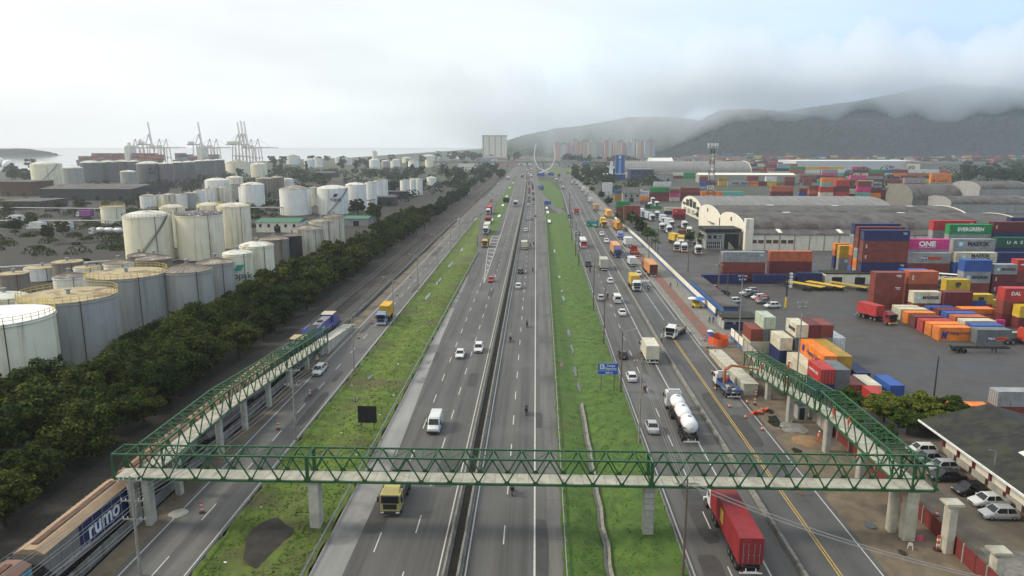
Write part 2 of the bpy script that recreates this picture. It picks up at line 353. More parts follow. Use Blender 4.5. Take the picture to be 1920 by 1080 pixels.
# slip roads
slip = struct('slip_road', strip('slip', interp([(290,-24.4),(310,-25),(380,-30.2),(480,-36)]), interp([(290,-22.6),(330,-22.8),(420,-25.5),(520,-29),(640,-29)]), yy(290, 640, 12), .008, M['asphalt']))
struct('crossing_slip_road', strip('cross', interp([(440,17.3),(470,13.8),(520,9.6),(600,4.6),(700,2)]), interp([(440,20.5),(470,19.6),(520,15.5),(600,9.4),(700,5)]), yy(440, 700, 10), .012, M['asphalt_old']))

# verges
def swale(c, w, d): return lambda x, y, t: -d * math.exp(-((x - c) / w) ** 2)
vr = swale(8.1, 2.2, .9)
VERGE_R = lambda x, y: .05 + (vr(x, y, 0) if y < 440 else 0)
rag = lambda f, k=1.: (lambda y: f(y) + k*(.13*math.sin(y*.71) + .1*math.sin(y*2.33+1) + .08*math.sin(y*5.1)))
struct('grass_verge_right', strip('gvr', rag(lambda y: edge_r(y)-.12), rag(m_(16.0)), yy(NEAR, 465, 1.6), .05, M['grass'], 14, lambda x, y, t: vr(x, y, t) * min(1, t*6, (1-t)*6, max(0, (428-y)/20)), 3, .07))
struct('grass_island', strip('gi', interp([(500,14.4),(560,12),(690,5.5),(900,4)]), interp([(500,20),(700,24),(900,16)]), yy(500, 900, 20), .05, M['grass'], 4, None, 4))
vl = swale(-31.2, 2.0, .5)
VERGE_L = lambda x, y: .05 + vl(x, y, 0) + .25 * math.exp(-((x + 26.5) / 2.5) ** 2)
struct('grass_verge_left', strip('gvl', rag(cst(-34.9)), rag(interp([(0,-22.95),(290,-23.1),(300,-24.6),(380,-30),(470,-35)])), yy(NEAR, 470, 1.6), .05, M['grass_dry'], 14, lambda x, y, t: (vl(x, y, t) + .25 * math.exp(-((x + 26.5) / 2.5) ** 2)) * min(1, t*6, (1-t)*6, max(0, (425-y)/20)), 5, .08))
struct('grass_verge_far', strip('gvf', interp([(330,-22.2),(420,-25),(520,-28.5),(640,-28.6),(1000,-28),(1100,-27)]), interp([(330,-21.4),(380,-19.5),(500,-20.5),(700,-23),(1000,-27)]), yy(330, 1080, 16), .06, M['grass'], 4))
b = MB()   # bare dark soil beside the pillar
pts = [(-36.5+2.2*math.cos(a)*(1+.25*math.sin(3*a)) + 7 , 71.5+5.2*math.sin(a)*(1+.2*math.cos(2*a+1))) for a in np.linspace(0, 2*math.pi, 28, endpoint=False)]
b.add([(x*1.0-.2*0, y, .19 + .1*math.sin(i)) for i, (x, y) in enumerate(pts)] + [(-29.5, 71.5, .35)], [(i, (i+1) % 28, 28) for i in range(28)])
struct('soil_heap', b.mesh('soil_heap', M['soil'], True))
struct('dirt_strip_left', strip('dsl', cst(-45.4), cst(-42.9), yy(NEAR, 600, 20), .02, M['dirt']))
struct('railway_ballast', strip('rb', cst(-60), cst(-45.8), yy(NEAR, 1300, 20), .05, M['ballast'], 6, lambda x, y, t: .12 * math.sin(t * 9), 6, .05))
struct('tank_farm_ground', strip('tf', cst(-420), cst(-60), yy(NEAR, 900, 20), -.01, M['soil']))
struct('dirt_strip_right', strip('dsr', cst(36.1), cst(46.4), yy(NEAR, 152, 4), .08, M['dirt'], 6, None, 8, .12))
struct('pavement', strip('pv', m_(36.1), interp([(152,46.4),(250,46.6),(600,52),(900,58)]), yy(152, 900, 12), .15, M['concrete_dark']))
bw = struct('brick_footpath', strip('bw', m_(38.0), m_(40.9), yy(158, 420, 10), .156, M['brickwalk']))
struct('container_yard', strip('cyard', cst(46.2), cst(420), yy(103, 640, 30), .03, M['yard'], 4))
struct('parking_lot', strip('plot', cst(46.2), cst(110), yy(NEAR, 103, 10), .04, M['lot'], 3))
b = MB(); b.add([(47.2,62,.046),(58,62,.046),(58,71.5,.046),(48.5,73,.046)], [(0,1,2,3)]); struct('concrete_apron', b.mesh('apron', M['concrete_dark']))
# roundabout lawn and link road beyond the highway
struct('roundabout_lawn', strip('rl', cst(20), cst(170), yy(1120, 1420, 60), .06, M['grass_dry'], 2))
struct('link_road', strip('lr', cst(18), cst(260), yy(1010, 1105, 40), .03, M['asphalt_old']))

# kerbs and the low wall between the two right-hand roads
def ribbon(name, f, prof, ys_, m):
    b = MB(); b.loft([[(f(y) + dx, y, z) for dx, z in prof] for y in ys_], 0); return b.mesh(name, m)
JERSEY = [(-.3,0),(.3,0),(.3,.08),(.14,.33),(.09,.82),(-.09,.82),(-.14,.33),(-.3,.08)]
for f, lab in ((c_(-9.05), 'long concrete median barrier beside the oncoming carriageway'), (c_(-7.55), 'long concrete median barrier beside the outgoing carriageway')):
    t = thing('concrete_barrier', lab, 'barrier', (0,0,0), 0, 'median barriers')
    ys_ = yy(NEAR, 330, 6); 
    for a, c in zip(ys_, ys_[1:]): ob('barrier_segment', ribbon('seg', f, JERSEY, [a + .02, c - .02], M['concrete_dark']), t)
    ob('barrier_run', ribbon('run', f, JERSEY, yy(330, 2400, 40), M['concrete_dark']), t)
t = thing('retaining_kerb', 'low concrete wall between marginal road and service road', 'wall')
for a, c in zip(yy(NEAR, 330, 6), yy(NEAR, 330, 6)[1:]): ob('kerb_segment', ribbon('seg', m_(27.45), [(-.22,-.02),(.28,-.02),(.28,.5),(-.1,.5)], [a + .02, c - .02], M['concrete_dark']), t)
ob('kerb_run', ribbon('run', m_(27.45), [(-.22,-.02),(.28,-.02),(.28,.5),(-.1,.5)], yy(330, 900, 30), M['concrete_dark']), t)
struct('kerb_service', ribbon('kerb', m_(36.15), [(-.1,.05),(.12,.05),(.12,.26),(-.1,.26)], yy(152, 900, 12), M['concrete']))

# painted markings: every near dash is a piece of its own
dash_me = MB().add([(-.07,0,0),(.07,0,0),(.07,4,0),(-.07,4,0)], [(0,1,2,3)]).mesh('lane_dash', M['paint'])
def dashes(road, f, z, y0, y1, y_near=330, gap=11.5):
    y = y0; b = MB()
    while y < y1:
        if y < y_near: ob('lane_dash', dash_me, road, (f(y + 2), y, z))
        else: b.add([(f(y)-.1,y,z),(f(y)+.1,y,z),(f(y+4)+.1,y+4,z),(f(y+4)-.1,y+4,z)], [(0,1,2,3)])
        y += gap
    if b.v: ob('far_lane_dashes', b.mesh('dashes', M['paint']), road)['kind'] = 'stuff'
def solid(road, f, z, y0, y1, w=.15, m='paint', step=20):
    ob('edge_line', strip('line', lambda y: f(y) - w/2, lambda y: f(y) + w/2, yy(y0, y1, step), z, M[m]), road)
dashes(hw_l, c_(-17.2), .006, 24, 1200); dashes(hw_l, c_(-13.3), .006, 28, 1200); solid(hw_l, c_(-9.75), .006, NEAR, 1500)
solid(hw_l, interp([(0,-17.2),(224,-15.9),(225,-16.3),(360,-17.0),(500,-19),(800,-22)]), .0065, 225, 800, .18)
solid(hw_l, interp([(224,-16.3),(300,-20),(352,-20.9),(420,-20.6)]), .0065, 224, 420, .18)
for i in range(11):
    y = 236 + i * 10.5; x1 = -16.4 - (y - 224) * .005; x0 = -16.3 - (y - 224) * .045
    ob('hatch_stripe', MB().add([(x0,y+3,.007),(x1,y,.007),(x1,y+1.1,.007),(x0,y+4.1,.007)], [(0,1,2,3)]).mesh('hatch', M['paint']), hw_l)
dashes(hw_r, c_(-3.3), .006, 26, 1200); solid(hw_r, c_(.12), .006, NEAR, 1500, .2); solid(hw_r, c_(-6.95), .006, NEAR, 1500)
dashes(fr_l, cst(-38.8), .006, 30, 330); solid(fr_l, cst(-42.2), .006, NEAR, 420, .14); solid(fr_l, cst(-35.5), .006, NEAR, 420, .14)
dashes(mg, m_(20.2), .006, 30, 760, 330, 11.5); solid(mg, m_(16.45), .006, NEAR, 800, .18); solid(mg, m_(24.2), .006, NEAR, 800, .16)
for dx in (-.16, .16): solid(sv, m_(31.2 + dx), .126, NEAR, 168, .12, 'paint_y', 10)
solid(sv, m_(35.5), .126, NEAR, 170, .14, 'paint', 10); solid(sv, m_(31.9), .126, 176, 520, .13, 'paint', 10); solid(sv, m_(35.0), .126, 176, 300, .13, 'paint', 10)
for i in range(7): ob('zebra_bar', MB().add([(32.6+i*.62,228,.127),(32.95+i*.62,228,.127),(32.95+i*.62,231,.127),(32.6+i*.62,231,.127)], [(0,1,2,3)]).mesh('bar', M['paint']), sv)

# ditch in the right verge, puddles, litter-white water glints
ditch = struct('drain_channel', strip('dc', rag(cst(7.6),.5), rag(cst(8.35),.5), yy(NEAR, 118, 4), -.72, M['concrete_dark'], 4, lambda x, y, t: .3 * abs(t - .5) * 2, 9, .03))
def puddle(x, y, w, l, z, seed):
    rnd = random.Random(seed); n = 18
    pts = [(x + w/2*math.cos(a)*rnd.uniform(.55,1.15), y + l/2*math.sin(a)*rnd.uniform(.6,1.1), z) for a in np.linspace(0, 2*math.pi, n, endpoint=False)]
    struct('puddle', MB().add(pts + [(x,y,z)], [(i,(i+1) % n,n) for i in range(n)]).mesh('puddle', M['puddle']))
for i, (x, y, w, l) in enumerate([(8.2,127,.7,7),(8.0,136,.8,9),(8.2,152,.7,10),(8.1,166,.9,8),(8.3,205,.9,10),(8.1,216,.9,4),(8.2,240,1.0,7),(8.0,62,.7,7),(7.9,73,.6,5),(8.1,92,.5,8),(8.1,300,.8,14)]):
    puddle(x, y, w, l, -.62 if y < 120 else -.7, i)
for i, (x, y, w, l) in enumerate([(-31.2,130,.9,3),(-31,118,1.1,2.5),(-31.3,205,1.2,13),(-31.2,228,1.1,14),(-31.2,262,1.2,15),(-31,300,1.0,12)]): puddle(x, y, w, l, -.28, 40+i)
for i, (x, y, w, l) in enumerate([(38.2,108.5,3.2,6),(38.6,113.2,1.4,2.4),(37.4,97.5,1.5,2.5),(38.6,77,1.2,2),(39.5,71.5,1,1.2),(40.4,66,1.4,3)]): puddle(x, y, w, l, .215, 60+i)

# repair patches, joints and oil stains in the paving
rq_ = random.Random(77); M['patch_dark'] = mat('asphalt_patch', (.05,.048,.045), .8, var=.3, scale=.8, space='World', bump=.3, bscale=7); M['patch_pale'] = mat('asphalt_patch_pale', (.125,.12,.11), .85, var=.3, scale=.8, space='World', bump=.3, bscale=7)
for i in range(34):
    x = rq_.choice([rq_.uniform(-22,-11), rq_.uniform(-6.4,2.6), rq_.uniform(17,26), rq_.uniform(28.5,35), rq_.uniform(-42,-36)]); y = 50 + 260 * rq_.random() ** 1.4; w = rq_.uniform(.5,1.7); l = rq_.uniform(1.5,9); z = (.1214 if x > 28 else .0022) + i * .0001
    n_ = 14; pts = [(x + w*(abs(math.cos(a))**.5)*(1 if math.cos(a) > 0 else -1)*rq_.uniform(.92,1.05), y + l*(abs(math.sin(a))**.5)*(1 if math.sin(a) > 0 else -1)*rq_.uniform(.95,1.03), z - .0014) for a in np.linspace(.1, 2*math.pi+.1, n_, endpoint=False)]
    struct('asphalt_patch', MB().add(pts, [tuple(range(n_))]).mesh('patch', M['patch_dark' if rq_.random() < .6 else 'patch_pale']))
for y in yy(46, 300, 9): struct('paving_joint', MB().box(1.0, edge_r(y)-.05, y, y+.05, .0, .005).mesh('joint', M['patch_dark']))

# ------------------------------------------------------------------ green truss footbridge and its ramps
TR_H, TR_W = 3.05, 2.6
def truss(root, p0, p1, zb0, zb1, side, npan, axis, deck_n, end0=True, end1=True, bays=True):
    """one box-truss span. axis 'x' or 'y'; side = coordinate of the near chord on the other axis; zb = bottom chord height at both ends"""
    def P(s_, w, h):
        a = p0 + (p1 - p0) * s_; z = zb0 + (zb1 - zb0) * s_ + h
        return (a, side + w, z) if axis == 'x' else (side + w, a, z)
    m = M['steel_green']
    for w in (0, TR_W):
        ob('bottom_chord', MB().bar(P(0,w,.11), P(1,w,.11), .2, .22).mesh('chord', m), root)
        ob('top_chord', MB().bar(P(0,w,TR_H), P(1,w,TR_H), .18, .18).mesh('chord', m), root)
        for i in range(npan):
            a, c = i / npan, (i + 1) / npan; mid = (a + c) / 2
            ob('diagonal', MB().bar(P(a,w,.2), P(mid,w,TR_H-.08), .11, .15).mesh('diagonal', m), root)
            ob('diagonal', MB().bar(P(mid,w,TR_H-.08), P(c,w,.2), .11, .15).mesh('diagonal', m), root)
        for s_, on in ((0, end0), (1, end1)):
            if on: ob('end_post', MB().bar(P(s_,w,.2), P(s_,w,TR_H-.08), .18, .18).mesh('post', m), root)
    for i in range(2 * npan + 1):
        s_ = i / (2 * npan)
        ob('top_beam', MB().bar(P(s_,.1,TR_H+.01), P(s_,TR_W-.1,TR_H+.01), .11, .11).mesh('beam', m), root)
        if i < 2 * npan:
            s2 = (i + 1) / (2 * npan)
            if i % 2 == 0: ob('top_brace', MB().bar(P(s_,.1,TR_H-.02), P(s2,TR_W-.1,TR_H-.02), .06, .06).mesh('brace', m), root)
            else: ob('top_brace', MB().bar(P(s_,TR_W-.1,TR_H-.02), P(s2,.1,TR_H-.02), .06, .06).mesh('brace', m), root)
    gp_ = MB().prism_y([(-.38,.18),(.38,.18),(.2,.55),(-.2,.55)], -.012, .012).mesh('gusset', m)
    for i in range(npan + 1):
        for w in (-.105, TR_W + .105): ob('gusset_plate', gp_, root, P(i/npan, w, 0), (0, 0, 0 if axis == 'x' else R(90)))
    for i in range(npan + 1): ob('floor_beam', MB().bar(P(i/npan,.11,.0), P(i/npan,TR_W-.11,.0), .12, .16).mesh('floor', m), root)
    rr = random.Random(int(p0 * 10))
    for i in range(deck_n):
        a, c = (i + .012) / deck_n, (i + 1 - .012) / deck_n; dz = rr.uniform(0, .018)
        ob('deck_slab', MB().hexa([P(a,.14,.1+dz), P(c,.14,.1+dz), P(c,TR_W-.14,.1+dz), P(a,TR_W-.14,.1+dz)], [P(a,.14,.24+dz), P(c,.14,.24+dz), P(c,TR_W-.14,.24+dz), P(a,TR_W-.14,.24+dz)]).mesh('slab', M['concrete_new']), root)
def pier(root, x, y, h, w=1.0, d=1.3, cap=None, seams=0, m='concrete_new'):
    mm = M[m]; b = MB(); c = .12
    pl = [(-w/2+c,-d/2),(w/2-c,-d/2),(w/2,-d/2+c),(w/2,d/2-c),(w/2-c,d/2),(-w/2+c,d/2),(-w/2,d/2-c),(-w/2,-d/2+c)]
    if seams:
        for i in range(seams):
            z0, z1 = h * i / seams, h * (i + 1) / seams - .05
            ob('pier_block', MB().prism_z([(x+a, y+e) for a, e in pl], z0, z1).mesh('block', mm), root)
    else: ob('pier', b.prism_z([(x+a, y+e) for a, e in pl], -.1, h).mesh('pier', mm), root)
    if cap: ob('pier_cap', MB().hexa([(x-w/2-.02,y-d/2-.02,h),(x+w/2+.02,y-d/2-.02,h),(x+w/2+.02,y+d/2+.02,h),(x-w/2-.02,y+d/2+.02,h)],
                                     [(x-w/2-cap,y-d/2-cap/2,h+.45),(x+w/2+cap,y-d/2-cap/2,h+.45),(x+w/2+cap,y+d/2+cap/2,h+.45),(x-w/2-cap,y+d/2+cap/2,h+.45)]).mesh('cap', mm), root)
BY = 73.9
fb = thing('footbridge', 'long green steel truss footbridge crossing over the whole highway', 'footbridge')
truss(fb, -47.3, -25.35, 6.0, 6.0, BY, 7, 'x', 18)
truss(fb, -25.15, 12.85, 6.0, 6.0, BY, 12, 'x', 31)
truss(fb, 13.05, 41.1, 6.0, 6.0, BY, 9, 'x', 23, True, True)
truss(fb, 41.1, 43.6, 6.0, 6.0, BY, 1, 'x', 2, False, True)
pier(fb, -24.9, 75.1, 5.45, 1.25, 1.5, .18); pier(fb, 12.9, 75.1, 5.9, 1.2, 1.2, 0, 8, 'concrete')
for x in (-46.0, -44.3): pier(fb, x, 75.2, 5.6, .85, 1.3, .12)
ob('bearing_beam', MB().box(-47.1, -43.4, 74.6, 75.8, 5.62, 5.86).mesh('beam', M['concrete_new']), fb)
pier(fb, 40.6, 76.3, 5.8, .9, 1.1); pier(fb, 41.5, 74.6, 5.85, 1.35, 1.2)

lr_ = thing('footbridge_ramp', 'green truss ramp descending beside the train on the left', 'ramp', (0,0,0), 0, 'footbridge ramps')
LX = -45.75
truss(lr_, 76.8, 95.5, 6.0, 6.0, LX, 6, 'y', 15); truss(lr_, 95.6, 119, 6.0, 4.35, LX, 8, 'y', 19); truss(lr_, 119.1, 143.8, 4.35, 2.6, LX, 9, 'y', 20)
for y, h in ((82.3, 5.9), (94.4, 5.9), (103.1, 5.35), (113.2, 4.65), (123.3, 3.95), (133.7, 3.2), (143.6, 2.5)): pier(lr_, -44.45, y, h, .8, .9, .3 if y < 150 else 0)
ob('abutment', MB().prism_x([(144.4,0),(166,0),(166,.85),(144.4,2.6)], -45.6, -43.3).mesh('abut', M['concrete_new']), lr_)
ob('ramp_slab', MB().prism_x([(144.4,2.6),(166,.85),(166,1.0),(144.4,2.75)], -45.8, -43.1).mesh('rs', M['concrete_new']), lr_)
for k in range(7): ob('wall_joint', MB().box(-43.295, -43.275, 147+k*2.8, 147.05+k*2.8, 0, 2.25-k*.22).mesh('joint', M['concrete_dark']), lr_)

rr_ = thing('footbridge_ramp', 'green truss ramp with orange-clad workers beside the container yard', 'ramp', (0,0,0), 0, 'footbridge ramps')
RX = 39.25
truss(rr_, 76.7, 97.8, 6.0, 6.0, RX + 1.0, 7, 'y', 16); truss(rr_, 97.9, 109, 6.0, 4.7, RX + .4, 4, 'y', 9); truss(rr_, 109.1, 131, 4.7, 2.1, RX, 8, 'y', 17)
for x, y, h in ((41.4,86.5,5.9),(41.6,97.6,5.85),(40.2,108.8,4.55),(40.2,119.4,3.3),(40.2,130,2)): pier(rr_, x, y, h, .85, 1.1, 0, 0, 'concrete')
ab = thing('concrete_abutment', 'long pale concrete ramp abutment beside the crane truck', 'abutment')
ob('wall', MB().prism_x([(121,.05),(146.5,.05),(146.5,.9),(121,2.1)], 36.5, 38.9).mesh('abut', M['concrete_new']), ab)
ob('top_slab', MB().prism_x([(120.9,2.1),(146.6,.9),(146.6,1.05),(120.9,2.25)], 36.35, 39.05).mesh('slab', M['concrete_new']), ab)
for k in range(9): ob('wall_joint', MB().box(36.475, 36.495, 123+k*2.6, 123.06+k*2.6, .05, 1.9-k*.12).mesh('joint', M['concrete_dark']), ab)
# lone finished piers waiting for their span
for x, y, h, lab in ((44.4,72.0,5.3,'free-standing concrete pier just in front of the footbridge corner'),(46.0,66.3,3.2,'short concrete pier at the bottom edge beside the red fence')):
    t = thing('concrete_pier', lab, 'pier'); pier(t, x, y, h, 1.0, 1.15, .45)
    ob('pier_seat', MB().box(x-.9, x+.9, y-.75, y+.75, h+.45, h+.62).mesh('seat', M['concrete_new']), t)

# retaining wall along the railway
rw = thing('retaining_wall', 'low stained concrete wall between the railway and frontage road', 'wall')
ys_ = yy(NEAR, 330, 5)
for a, c in zip(ys_, ys_[1:]): ob('wall_panel', MB().box(-46.0, -45.82, a+.03, c-.03, -.1, 1.25 if a < 170 else .9).mesh('panel', M['concrete_dark']), rw)
ob('wall_run', MB().box(-46.0, -45.82, 330, 900, -.1, .8).mesh('run', M['concrete_dark']), rw)

# ------------------------------------------------------------------ railway and train
sleeper_me = MB().box(-1.35,1.35,-.12,.12,0,.14).mesh('sleeper', M['concrete_dark'])
RAILP = [(-.07,0),(.07,0),(.035,.06),(.035,.14),(-.035,.14),(-.035,.06)]
for cx, lab, y1 in ((-48.2,'railway track carrying the train beside the retaining wall',900),(-54.2,'empty railway track nearest the row of trees',900)):
    t = thing('railway_track', lab, 'railway track', (0,0,0), 0, 'railway tracks')
    for dx in (-.8,.8): ob('rail', MB().loft([[(cx+dx+a, y, .32+z) for a, z in RAILP] for y in yy(NEAR, y1, 60)]).mesh('rail', M['rail']), t)
    y = 60.
    while y < 330 and cx < -50: ob('sleeper', sleeper_me, t, (cx, y, .18)); y += .9 if y < 200 else 1.8
    if cx > -50:
        y = 168.
        while y < 330: ob('sleeper', sleeper_me, t, (cx, y, .18)); y += .9 if y < 220 else 1.8
wheel_rail = MB().lathe([(0,-.07),(.4,-.07),(.46,-.07),(.46,.0),(.42,.0),(.42,.07),(0,.07)], 16, 0, (0,0,0), 'x').mesh('rail_wheel', M['rust'])
def bogie(root, y):
    t = ob('bogie', MB().box(-1.1,-.9,y-1.15,y+1.15,.62,.95).box(.9,1.1,y-1.15,y+1.15,.62,.95).box(-.9,.9,y-.3,y+.3,.6,.95).mesh('bogie', M['black']), root)
    for dy in (-.9,.9):
        for s_ in (-.8,.8): ob('wheel', wheel_rail, t, (s_, y+dy, .78))
def hopper(y0, y1, roofcol, sidecol, label, logo=None):
    t = thing('hopper_wagon', label, 'wagon', (-48.2, 0, .1), 0, 'hopper wagons of the freight train')
    L = y1 - y0; w = 1.5; zt = 5.0; ze = 4.5; zs = 1.25
    b = MB(); sec = lambda y, cut: [(-w,y,zs+cut),(w,y,zs+cut),(w,y,ze),(.62,y,zt),(-.62,y,zt),(-w,y,ze)]
    b.loft([sec(y0+.4,1.9), sec(y0+1.9,0), sec(y1-1.9,0), sec(y1-.4,1.9)])
    ob('body', b.mesh('body', M['cargo']), t, color=sidecol)
    ob('roof', MB().loft([[(-w-.03,y,ze+.02),(w+.03,y,ze+.02),(w+.03,y,ze+.08),(.64,y,zt+.06),(-.64,y,zt+.06),(-w-.03,y,ze+.08)] for y in (y0+.35, y1-.35)]).mesh('roof', M['cargo']), t, color=roofcol)
    for dx in (-.34,): 
        n = 6
        for i in range(n):
            a = y0 + 1.2 + (L - 2.4) * i / n
            ob('hatch_cover', MB().box(-.3,.34,a+.03,a+(L-2.4)/n-.03,zt+.06,zt+.17).mesh('hatch', M['rust']), t)
    for i in range(9):
        a = y0 + 1 + (L - 2) * i / 8
        for s_ in (-1,1): ob('side_rib', MB().box(s_*w-.05, s_*w+.05, a-.05, a+.05, zs+(1.5 if i in (0,8) else .1), ze).mesh('rib', M['cargo']), t, color=sidecol)
    ob('sill', MB().box(-w-.02,w+.02,y0,y1,1.02,1.24).mesh('sill', M['black']), t)
    for a in (y0+.3, y1-.3): ob('end_frame', MB().bar((-1.3,a,1.2),(-1.3,a,3.4),.1).bar((1.3,a,1.2),(1.3,a,3.4),.1).bar((-1.3,a,3.4),(1.3,a,3.4),.1).bar((-1.3,a,1.2),(1.3,a,3.4),.07).mesh('frame', M['black']), t)
    bogie(t, y0+1.9); bogie(t, y1-1.9)
    if logo:
        ob('logo_panel', MB().box(w+.006,w+.012,y0+5.6,y1-1.2,zs+.3,ze-.06).mesh('panel', M['plain']), t, color=(.012,.018,.085))
        text('rumo', t, (w+.025, y0+9.9, 3.0), 2.6, (R(90),0,R(90)), (.8,.8,.78), .02, 'logo')
        text('KIDDY TONY', t, (w+.025, y0+5.4, 1.75), .75, (R(90),0,R(90)), (.55,.55,.5), .0, 'graffiti', .8)
    return t
TAN = (.36,.24,.14); RUSTR = (.24,.12,.075)
hopper(44.4,59.6,(.2,.1,.07),(.19,.17,.15),'rust-roofed hopper wagon with a blue end panel at lower left corner')
ob('end_panel', MB().box(1.51,1.52,57.6,59.1,1.6,4.4).mesh('panel', M['plain']), bpy.data.objects['hopper_wagon'], color=(.03,.25,.38))
hopper(60.6,76.4,TAN,(.2,.185,.165),'grey hopper wagon with navy lettered side in front of footbridge', True)
hopper(77.4,93.2,RUSTR,(.2,.17,.15),'first rust-roofed hopper wagon behind the footbridge')
hopper(94.2,110,(.27,.13,.08),(.2,.17,.15),'second rust-roofed hopper wagon behind the footbridge')
hopper(111,126.3,(.36,.22,.12),(.17,.15,.15),'tan-roofed hopper wagon coupled to the rear locomotive')
def loco(y0, y1, roofcol, sidecol, label):
    t = thing('locomotive', label, 'locomotive', (-48.2, 0, .1), 0, 'locomotives')
    L = y1 - y0
    ob('frame', MB().box(-1.5,1.5,y0,y1,1.0,1.5).mesh('frame', M['black']), t)
    ob('hood', MB().prism_x([(y0+.5,1.5),(y1-6.6,1.5),(y1-6.6,3.95),(y0+1.1,3.95),(y0+.5,3.3)], -1.05, 1.05).mesh('hood', M['vpaint']), t, color=sidecol)
    ob('radiator', MB().prism_x([(y0+.45,3.1),(y0+5.2,3.1),(y0+5.2,4.25),(y0+1.0,4.25)], -1.45, 1.45).mesh('rad', M['vpaint']), t, color=sidecol)
    for i in range(3): ob('fan_grille', MB().box(-1.05,1.05,y0+1.3+i*1.3,y0+2.35+i*1.3,4.25,4.32).mesh('fan', M['black']), t)
    ob('exhaust', MB().box(-.5,.5,y0+8,y0+9.3,3.95,4.35).mesh('ex', M['black']), t)
    ob('hood_roof', MB().box(-1.0,1.0,y0+5.4,y1-6.7,3.96,4.05).mesh('hr', M['plain']), t, color=(.2,.19,.19))
    cab = ob('cab', MB().prism_x([(y1-6.6,1.5),(y1-3.1,1.5),(y1-3.1,3.2),(y1-3.4,4.35),(y1-6.6,4.35)], -1.5, 1.5).mesh('cab', M['vpaint']), t, color=sidecol)
    ob('roof', MB().prism_x([(y1-6.7,4.35),(y1-3.2,4.35),(y1-3.6,4.55),(y1-6.3,4.55)], -1.4, 1.4).mesh('cr', M['plain']), cab, color=roofcol)
    for s_ in (-1,1):
        for k in range(2): ob('window', MB().box(s_*1.5-.012,s_*1.5+.012,y1-6.1+k*1.5,y1-5.0+k*1.5,3.3,4.05).mesh('win', M['glass']), cab)
    for s_ in (-1,1): ob('windscreen', MB().hexa([(s_*.2,y1-3.08,3.3),(s_*1.3,y1-3.08,3.3),(s_*1.3,y1-3.05,3.3),(s_*.2,y1-3.05,3.3)],[(s_*.2,y1-3.31,4.15),(s_*1.3,y1-3.31,4.15),(s_*1.3,y1-3.28,4.15),(s_*.2,y1-3.28,4.15)]).mesh('ws', M['glass']), cab)
    ob('nose', MB().prism_x([(y1-3.1,1.5),(y1-.5,1.5),(y1-.5,2.6),(y1-3.1,3.0)], -1.2, 1.2).mesh('nose', M['vpaint']), t, color=sidecol)
    for s_ in (-1,1):
        b = MB().bar((s_*1.45,y0+.4,2.5),(s_*1.45,y1-6.8,2.5),.05)
        for i in range(9): y = y0+.4+(L-7.2)*i/8; b.bar((s_*1.45,y,1.5),(s_*1.45,y,2.5),.04)
        ob('handrail', b.mesh('handrail', M['white']), t)
    ob('fuel_tank', MB().box(-1.3,1.3,y0+L/2-2.5,y0+L/2+2.2,.5,1.0).mesh('tank', M['black']), t)
    bogie(t, y0+2.6); bogie(t, y0+4.6); bogie(t, y1-2.6); bogie(t, y1-4.6)
    if sidecol[2] > .2: text('rumo', t, (1.075, y0+7.2, 2.9), 1.3, (R(90),0,R(90)), (.75,.75,.75), .01, 'logo')
    return t
loco(127.2,146,(.42,.3,.16),(.045,.045,.06),'dark grey locomotive with a tan cab roof next to the ramp')
loco(146.8,167.6,(.5,.42,.3),(.035,.06,.26),'blue locomotive with pale cab roof heading the freight train')

